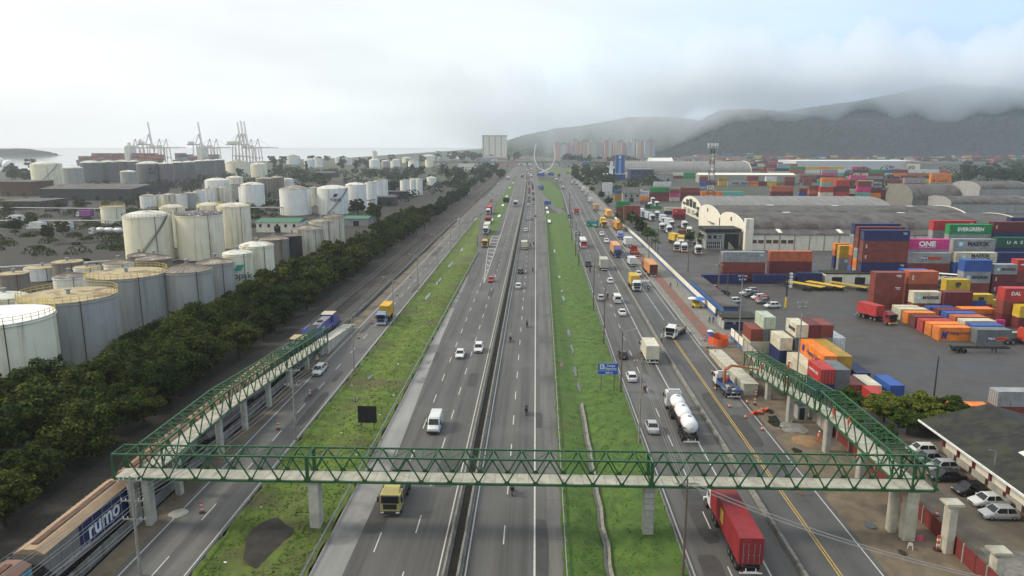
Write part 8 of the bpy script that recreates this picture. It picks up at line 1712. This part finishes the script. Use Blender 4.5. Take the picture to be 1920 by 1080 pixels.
cone_me = (MB().box(-.2,.2,-.2,.2,0,.05).mesh('base', M['black']), MB().lathe([(.16,.05),(.03,.72),(0,.72)], 12).mesh('cone', M['mesh_o'], True), MB().lathe([(.125,.25),(.1,.4)], 12).mesh('band', M['white'], True))
def cone(x, y, z, lab, k=1.):
    t = thing('traffic_cone', lab, 'traffic cone', (x, y, z), 0, 'traffic cones', k); ob('base', cone_me[0], t); c = ob('cone', cone_me[1], t); ob('reflective_band', cone_me[2], c, scale=(1.04,1.04,1))
def post(x, y, z, lab, k=1.):
    t = thing('delineator_post', lab, 'delineator', (x, y, z), 0, 'striped delineators', k); ob('base', MB().cyl((0,0,0),(0,0,.12),.32,.28,10).mesh('b', M['black']), t)
    for i in range(5): ob('stripe', MB().box(-.12,.12,-.04,.04,.12+i*.22,.34+i*.22).mesh('s', M['mesh_o'] if i % 2 == 0 else M['white']), t)
cone(32.5, 115.0, .13, 'traffic cone on the service road by the works, first from the crane truck', 1.2)
cone(33.8, 110.2, .13, 'traffic cone on the service road by the works, second from the crane truck', 1.2)
cone(34.9, 105.2, .13, 'traffic cone on the service road by the works, third from the crane truck', 1.2)
cone(32.3, 123.8, .13, 'traffic cone on the service road by the works, fourth from the crane truck', 1.2)
cone(34.1, 133.6, .13, 'traffic cone on the service road by the works, fifth from the crane truck', 1.2)
cone(36.0, 117.1, .13, 'traffic cone on the service road by the works, sixth from the crane truck', 1.2)
cone(47.6, 79.8, .05, 'traffic cone alone on the cobbled parking lot', 1.2)
post(-39.5, 77.7, .0, 'striped marker post on the frontage road, first from the camera', 1.15)
post(-39.4, 103.4, .0, 'striped marker post on the frontage road, second from the camera', 1.15)
post(-39.2, 118.6, .0, 'striped marker post on the frontage road, third from the camera', 1.15)
post(-40.8, 134.6, .0, 'striped marker post on the frontage road, fourth from the camera', 1.15)
post(-39.9, 156.5, .0, 'striped marker post on the frontage road, fifth from the camera', 1.15)
post(-39.9, 170.4, .0, 'striped marker post on the frontage road, sixth from the camera', 1.15)
post(-40.0, 203.5, .0, 'striped marker post on the frontage road, seventh from the camera', 1.15)
post(-41.2, 233.5, .0, 'striped marker post on the frontage road, eighth from the camera', 1.15)
post(37.2, 144.4, .13, 'striped marker post at the roadworks edge, first of the line', 1.1)
post(37.2, 151.1, .13, 'striped marker post at the roadworks edge, second of the line', 1.1)
post(37.9, 156.7, .13, 'striped marker post at the roadworks edge, third of the line', 1.1)
post(37.1, 116.4, .13, 'striped marker post at the roadworks edge, fourth of the line', 1.1)
post(36.9, 112.0, .13, 'striped marker post at the roadworks edge, fifth of the line', 1.1)
post(38.4, 120.3, .13, 'striped marker post at the roadworks edge, sixth of the line', 1.1)
post(43.6, 72.2, .1, 'striped marker leaning by the free-standing pier', 1.4)
t = thing('portable_toilet', 'blue portable toilet beside the orange netting', 'toilet', (39.1,156.8) + (.1,)); ob('cabin', MB().box(-.6,.6,-.6,.6,0,2.2).mesh('c', M['plain']), t, color=(.04,.14,.42)); ob('roof', MB().loft([[(-.62,-.62,2.2),(.62,-.62,2.2),(.62,.62,2.2),(-.62,.62,2.2)],[(-.3,-.4,2.45),(.3,-.4,2.45),(.3,.4,2.45),(-.3,.4,2.45)]]).mesh('r', M['white']), t); ob('door', MB().box(-.45,.45,-.64,-.605,.1,1.95).mesh('d', M['plain']), t, color=(.06,.2,.5))
nx, ny = (40.5,154.6)
t = thing('safety_netting', 'crumpled orange safety netting around the excavation', 'netting', (nx, ny, .1)); gg = random.Random(3)
for i in range(16):
    a0, a1 = i*math.pi/8, (i+1)*math.pi/8; f_ = lambda a: (2.1*math.cos(a)*(1+.12*math.sin(5*a)), 2.6*math.sin(a))
    (xa, ya), (xb, yb) = f_(a0), f_(a1); z0, z1 = 1.7+.2*math.sin(i*2.1), 1.7+.2*math.sin((i+1)*2.1); ob('net_panel', MB().hexa([(xa,ya,0),(xb,yb,0),(xb,yb+.05,0),(xa,ya+.05,0)],[(xa*.95,ya,z0),(xb*.95,yb,z1),(xb*.95,yb+.05,z1),(xa*.95,ya+.05,z0)]).mesh('net', M['mesh_o']), t)
t = thing('safety_barrier', 'fallen orange plastic barrier mesh near the crane truck', 'barrier', (36.8,112.7) + (.12,), R(35))
for i in range(8): ob('net_panel', MB().hexa([(i*.5-2,-.3+.2*math.sin(i),0),(i*.5-1.48,-.3+.2*math.sin(i+1),0),(i*.5-1.48,.35,.1),(i*.5-2,.35,.1)],[(i*.5-2,-.3,.5+.2*math.sin(i*1.7)),(i*.5-1.48,-.3,.5+.2*math.sin(i*1.7+1.7)),(i*.5-1.48,.35,.3),(i*.5-2,.35,.3)]).mesh('np', M['mesh_o']), t)
t = thing('food_cart', 'yellow food cart with a blue umbrella by the painted wall', 'food cart', (43.5,190.2) + (.15,), R(20)); ob('cart', MB().box(-1.1,1.1,-.7,.7,.5,1.3).mesh('c', M['plain']), t, color=(.6,.42,.03)); ob('back_panel', MB().box(-1.1,1.1,.62,.7,1.3,2.2).mesh('bp', M['plain']), t, color=(.6,.42,.03))
for s_ in (-1,1): ob('wheel', WV[0], t, (s_*1.2,0,.35))
ob('umbrella', MB().lathe([(1.9,2.3),(1.3,2.65),(.02,3.0)], 10).mesh('u', M['plain']), t, (.5,0,0), color=(.05,.16,.5)); ob('awning', MB().lathe([(1.3,2.5),(.9,2.8),(.02,3.0)], 10).mesh('u', M['white']), t, (-1.2,.5,0)); ob('pole', MB().cyl((.5,0,1),(.5,0,2.9),.04).mesh('p', M['steel']), t)
t = thing('plastic_chair', 'white plastic chair on the dirt below the footbridge', 'chair', (40.8,72.4) + (.12,), R(150)); ob('seat', MB().box(-.22,.22,-.2,.22,.42,.46).mesh('s', M['white']), t); ob('backrest', MB().hexa([(-.22,.2,.46),(.22,.2,.46),(.22,.24,.46),(-.22,.24,.46)],[(-.2,.3,.85),(.2,.3,.85),(.2,.33,.85),(-.2,.33,.85)]).mesh('b', M['white']), t)
for sx in (-1,1):
    for sy in (-1,1): ob('leg', MB().bar((sx*.2,sy*.18,.44),(sx*.25,sy*.24,0),.05).mesh('l', M['white']), t)
def heap(x, y, r, h, m, lab, name, cat):
    g_ = random.Random(int(x*10+y)); n = 16; rings = [(1.0,0),(.75,.45),(.45,.8),(.15,1.0)]
    V = []; [V.append((r*k*math.cos(2*math.pi*i/n)*g_.uniform(.85,1.15), r*k*math.sin(2*math.pi*i/n)*g_.uniform(.85,1.15), h*z*g_.uniform(.85,1.1) if z else -.05)) for k, z in rings for i in range(n)]
    F = [(j*n+i, j*n+(i+1)%n, (j+1)*n+(i+1)%n, (j+1)*n+i) for j in range(3) for i in range(n)] + [tuple(range(3*n,4*n))]
    solo(name, MB().add(V, F).mesh('heap', m, True), lab, cat, (x, y, .08), 0, 'heaps on the works strip')
SAND = mat('ochre_sand', (.24,.15,.07), .95, var=.3, scale=1.5, bump=.5)
heap(40.5,101.5,2.2,.5,SAND,'ochre sand heap below the ramp','sand_heap','heap'); heap(39.9,106.6,2.4,.35,M['concrete_dark'],'grey gravel heap below the ramp','gravel_heap','heap'); heap(43.0,74.5,.5,.45,mat('pink_plastic',(.4,.06,.12),.5),'small pink bundle beside the footbridge piers','plastic_bundle','bundle'); heap(46.9,134,2.0,.5,M['soil'],'coil of old dark cable behind the yard wall','cable_coil','heap'); heap(-42.3,77.5,1.1,.2,M['concrete'],'rubble heap beside the left piers','rubble_heap','heap')
t = thing('site_cabin', 'small dark site cabin behind a ramp pier', 'cabin', (42.6,110.5,.1)); ob('wall', MB().box(-.8,.8,-.8,.8,0,2.4).mesh('w', M['wall_grey']), t); ob('door', MB().box(-.5,.3,-.84,-.8,0,2).mesh('d', M['window']), t); ob('roof', MB().box(-.9,.9,-.9,.9,2.4,2.5).mesh('r', M['roof_sheet']), t)
# yard gate sheds behind the painted wall
shed('guard_shed', 48.4, 170.0, 7.5, 6.0, 2.8, 'low mossy-roofed gate shed with navy counters', M['wall_grey'], M['roof_dark'], doors=3, windows=0, over=.4)
shed('long_shed', 49.2, 198.0, 3.6, 40.0, 3.0, 'long blue flat-roofed shed behind the painted wall', bpy.data.materials['blue_wall_paint'], M['roof_sheet'], doors=3, windows=0, over=.4)
ob('counter', MB().box(-3.5,3.5,-3.12,-3.05,.2,1.5).mesh('cn', NVY), [o for o in bpy.data.objects if o.name == 'guard_shed'][0])
# litter
for i in range(14):
    x = rp.uniform(-34,-24); y = 66 + 120*rp.random()**1.5; solo('litter_bag', MB().lathe([(.01,.22),(.14,.2),(.24,.1),(.2,0)], 7).mesh('bag', M['white']), 'scrap of white litter on the left verge, ' + nth(i+1) + ' piece counted from the sign panel', 'litter', (x, y, VERGE_L(x,y)), 0, 'litter on the left verge', None, (rp.uniform(.4,1.0), rp.uniform(.4,.9), rp.uniform(.2,.4)))

# ------------------------------------------------------------------ port skyline
CR = mat('crane_steel', (.62,.55,.48), .6, var=.15)  # steel colour lightened to imitate haze and glare over the port
def sts_crane(x, y, label, boom_up, k=1.):
    """ship-to-shore gantry crane"""
    t = thing('gantry_crane', label, 'crane', (x, y, 0), 0, 'port cranes', k)
    for sx in (-9, 9):
        for sy in (-12, 12): ob('leg', MB().bar((sx,sy,0),(sx*.8,sy*.7,46),1.8).mesh('leg', CR), t)
    ob('portal_beam', MB().bar((-9,-12,20),(9,-12,20),1.6).bar((-9,12,20),(9,12,20),1.6).bar((-9,-12,20),(-9,12,20),1.6).bar((9,-12,20),(9,12,20),1.6).mesh('pb', CR), t)
    ob('girder', MB().bar((-26,0,46),(12,0,46),2.6,3).mesh('gi', CR), t); ob('a_frame', MB().bar((-6,0,46),(4,0,70),1.5).bar((8,0,46),(4,0,70),1.5).mesh('af', CR), t); ob('machinery_house', MB().box(-22,-10,-4,4,47.5,53).mesh('mh', M['wall_white']), t)
    tip = (30, 0, 96) if boom_up else (58, 0, 47)
    if boom_up: tip = (-4 + 8, 0, 98)
    bm = MB(); p, q = np.array((10.,0,47)), np.array(tip, float)
    for dz in (-1.2, 1.2): bm.bar(p + (dz if boom_up else 0,0,0 if boom_up else dz), q + (dz if boom_up else 0,0,0 if boom_up else dz), .9)
    for i in range(10): a, c = p + (q-p)*i/10, p + (q-p)*(i+1)/10; bm.bar(a + (-1.2 if boom_up else 0,0,0 if boom_up else -1.2), c + (1.2 if boom_up else 0,0,0 if boom_up else 1.2), .5)
    ob('boom', bm.mesh('boom', CR), t); ob('stay', MB().bar((4,0,70),(p+(q-p)*.6),.5).bar((4,0,70),(-24,0,47),.5).mesh('stay', CR), t)
sts_crane(-868, 1560, 'port crane with its boom lowered on the left skyline, first from the left', False, 0.80)
sts_crane(-879, 1600, 'port crane with its boom lowered on the left skyline, second from the left', False, 0.80)
sts_crane(-881, 1640, 'port crane with its boom raised on the left skyline, third from the left', True, 0.96)
sts_crane(-815, 1560, 'port crane with its boom lowered on the left skyline, fourth from the left', False, 0.80)
sts_crane(-821, 1600, 'port crane with its boom lowered on the left skyline, fifth from the left', False, 0.80)
sts_crane(-766, 1640, 'port crane with its boom raised on the left skyline, sixth from the left', True, 0.96)
sts_crane(-705, 1560, 'port crane with its boom lowered on the left skyline, seventh from the left', False, 0.80)
sts_crane(-708, 1600, 'port crane with its boom lowered on the left skyline, eighth from the left', False, 0.80)
sts_crane(-676, 1640, 'port crane with its boom raised on the left skyline, ninth from the left', True, 0.96)
sts_crane(-636, 1560, 'port crane with its boom raised on the left skyline, tenth from the left', True, 0.96)
sts_crane(-645, 1600, 'port crane with its boom raised on the left skyline, eleventh from the left', True, 0.96)
sts_crane(-646, 1640, 'port crane with its boom lowered on the left skyline, twelfth from the left', False, 0.80)
sts_crane(-600, 1560, 'port crane with its boom lowered on the left skyline, thirteenth from the left', False, 0.80)
def ship(x, y, L, label, cols):
    t = thing('container_ship', label, 'ship', (x, y, 0), 0, 'moored ships'); ob('hull', MB().prism_y([(-L/2,1),(L/2-8,1),(L/2,13),(-L/2-2,13)], -14, 14).mesh('hull', M['concrete_dark']), t)
    ob('bridge', MB().box(L*.1,L*.1+10,-13,13,13,40).box(L*.1+2,L*.1+5,-3,3,40,48).mesh('br', M['wall_white']), t)
    n = int(L/14); r_ = random.Random(int(x))
    for i in range(n):
        xx = -L/2+3+i*14
        if abs(xx - L*.1) < 14: continue
        for j in range(r_.randrange(3,6)): ob('deck_container', MB().box(xx,xx+12.5,-13,13,13.2+j*2.7,15.7+j*2.7).mesh('dc', fm[cols[r_.randrange(len(cols))]]), t)
ship(-855, 1480, 168, 'container ship with red-brown deck load on the left skyline', [0,0,1,6,9])
ship(-706, 1500, 84, 'second moored ship right of the red-loaded one', [0,3,9,10])

t = thing('grain_silo', 'pale block-shaped silo rising left of the misty hill', 'silo', (-153, 2100, 0)); ob('wall', MB().box(0, 69, -15, 15, 0, 68).mesh('w', M['wall_white']), t)
for i in range(4): ob('rib', MB().box(2+i*17, 4+i*17, -16, -15, 0, 68).mesh('r', M['wall_grey']), t)
ob('roof', MB().box(-1, 70, -16, 16, 68, 70).mesh('rf', M['roof_pale']), t)
t = thing('viaduct', 'dark road viaduct crossing the highway in the distance', 'viaduct')
ob('deck', MB().box(-260, 300, 1490, 1503, 7.5, 9.5).mesh('deck', M['concrete_dark']), t); ob('parapet', MB().box(-260, 300, 1489, 1489.6, 9.5, 10.8).mesh('pa', M['concrete']), t)
for i in range(17): ob('column', MB().box(-250+i*33, -247+i*33, 1493, 1500, 0, 7.5).mesh('c', M['concrete_dark']), t)
t = thing('arch_monument', 'white looped ribbon-shaped arch monument beside the highway', 'monument', (13.5, 1130, 0))
A_ = [(-16,34),(-15.5,26),(-13,17),(-8,8),(0,0)]; RB_ = MB()
for s_ in (-1,1):
    pts = [(s_*16*math.cos(a)*(.98 if a > 0 else 1), 0, 30 + 26*math.sin(a)) for a in np.linspace(-1.05, .62, 16)] 
    pts = [(-s_*9, 0, 0)] + pts
    ob('arch_limb', MB().tube(pts, .75, 8).mesh('limb', M['white']), t)
ob('base', MB().cyl((0,0,0),(0,0,.6),12).mesh('b', M['concrete']), t)

# ------------------------------------------------------------------ hills outside the hazy basin, their tops in low cloud
def hill(name, prof, y0, depth, seed, m, label=None):
    """prof: list of (x, height) along the ridge; the slope rises away from y0"""
    g_ = np.random.default_rng(seed); xs = np.linspace(prof[0][0], prof[-1][0], 240); ysn = np.linspace(0, 1, 70)
    ph = g_.uniform(0, 6.28, (9, 2)); fr = g_.uniform(.002, .014, (9, 2)); am_ = g_.uniform(.02, .07, 9)
    base = np.interp(xs, [p[0] for p in prof], [p[1] for p in prof]); V = []
    for t in ysn:
        y = y0 + depth * t; sh_ = math.sin(min(1, t * 1.15) * math.pi / 2) ** 1.25 if t < .87 else math.cos((t - .87) / .13 * math.pi / 2)
        n_ = sum(am_[k] * np.sin(xs * fr[k,0] + ph[k,0] + y * fr[k,1] + ph[k,1]) for k in range(9))
        z = base * sh_ * (1 + n_ * .6) + np.where(base > 8, g_.uniform(0, 7, len(xs)), 0) * min(1, t * 8)
        V += [(x, y + g_.uniform(-4, 4), max(-.5, zz)) for x, zz in zip(xs, z)]
    nx = len(xs); F = [(j*nx+i, j*nx+i+1, (j+1)*nx+i+1, (j+1)*nx+i) for j in range(len(ysn)-1) for i in range(nx-1)]
    struct(name, MB().add(V, F).mesh(name, m))
M['forest'] = mat('forest', (.010,.022,.024), .95, var=.5, scale=.03, space='World', bump=.9, bscale=.09, patch=(.016,.03,.028), patch_scale=.012, spec=.1)  # green shifted towards blue: distance haze put into the hill colour
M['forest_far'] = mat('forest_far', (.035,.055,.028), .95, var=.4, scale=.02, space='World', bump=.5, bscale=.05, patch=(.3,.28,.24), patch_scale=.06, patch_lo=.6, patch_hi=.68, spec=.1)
hill('hill_right', [(447,0),(512,23),(587,73),(662,125),(747,175),(865,192),(1082,198),(1297,201),(1466,226),(1613,256),(1824,263),(2037,255),(2566,226)], 2480, 700, 2, M['forest'])
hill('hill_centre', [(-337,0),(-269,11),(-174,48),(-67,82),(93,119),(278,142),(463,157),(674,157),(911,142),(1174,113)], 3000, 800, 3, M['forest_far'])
hill('hill_left', [(-2938,14),(-2382,23),(-2153,21),(-2064,8),(-2033,0)], 2600, 500, 4, M['forest'])

def cloud(name, x0, x1, y0, y1, z0, z1, dens, seed, tilt=0.):
    """low cloud bank: a lens of even mist whose underside thins out to nothing"""
    g_ = random.Random(seed); n = 40; ringsv = []; 
    for i in range(n + 1):
        x = x0 + (x1 - x0) * i / n; e = min(1, 6 * min(i, n - i) / n); w = 18 * math.sin(i * .9 + seed) + 12 * math.sin(i * 2.3) + g_.uniform(-6, 6); zl = z0 + w + tilt * (i / n); 
        ym = (y0 + y1) / 2; hy = (y1 - y0) / 2 * max(.05, e)
        zt = z1 + 2 * w; zm = zl + (z1 - z0) * .42; P_ = lambda k, z: (x, ym + hy * k, z)
        ringsv.append([P_(-.02, zl), P_(.02, zl), P_(.62, zl + (zm - zl) * .5), P_(1, zm), P_(.5, zm + (zt - zm) * .5), P_(.03, zt), P_(-.03, zt), P_(-.5, zm + (zt - zm) * .5), P_(-1, zm), P_(-.62, zl + (zm - zl) * .5)])
    me = MB().loft(ringsv).mesh(name, M['black'], False); me.materials.clear()
    m, t, b_ = new_mat(name); t.nodes.remove(b_); pv = t.nodes.new('ShaderNodeVolumePrincipled'); pv.inputs['Color'].default_value = (.95,.975,1,1); pv.inputs['Density'].default_value = dens; pv.inputs['Anisotropy'].default_value = .0
    t.links.new(pv.outputs[0], t.nodes['Material Output'].inputs['Volume']); me.materials.append(m); o = stuff(name, me, None, 'low cloud hanging over the hill tops')
cloud('low_cloud', 150, 2900, 2462, 2770, 140, 430, .0088, 1, 0)
cloud('low_cloud', -450, 1100, 2790, 2985, 5, 330, .0075, 5, 0)
# ------------------------------------------------------------------ haze: even thin mist over the whole basin
me = MB().box(-2100, 1900, -120, 2450, -2.5, 128).mesh('haze', M['black']); me.materials.clear()
m, t, b_ = new_mat('haze'); t.nodes.remove(b_); pv = t.nodes.new('ShaderNodeVolumePrincipled')
pv.inputs['Color'].default_value = (.92,.96,1,1); pv.inputs['Density'].default_value = .00014; pv.inputs['Anisotropy'].default_value = .5
t.links.new(pv.outputs[0], t.nodes['Material Output'].inputs['Volume']); me.materials.append(m); stuff('haze', me, None, 'thin pale haze over the whole industrial plain')
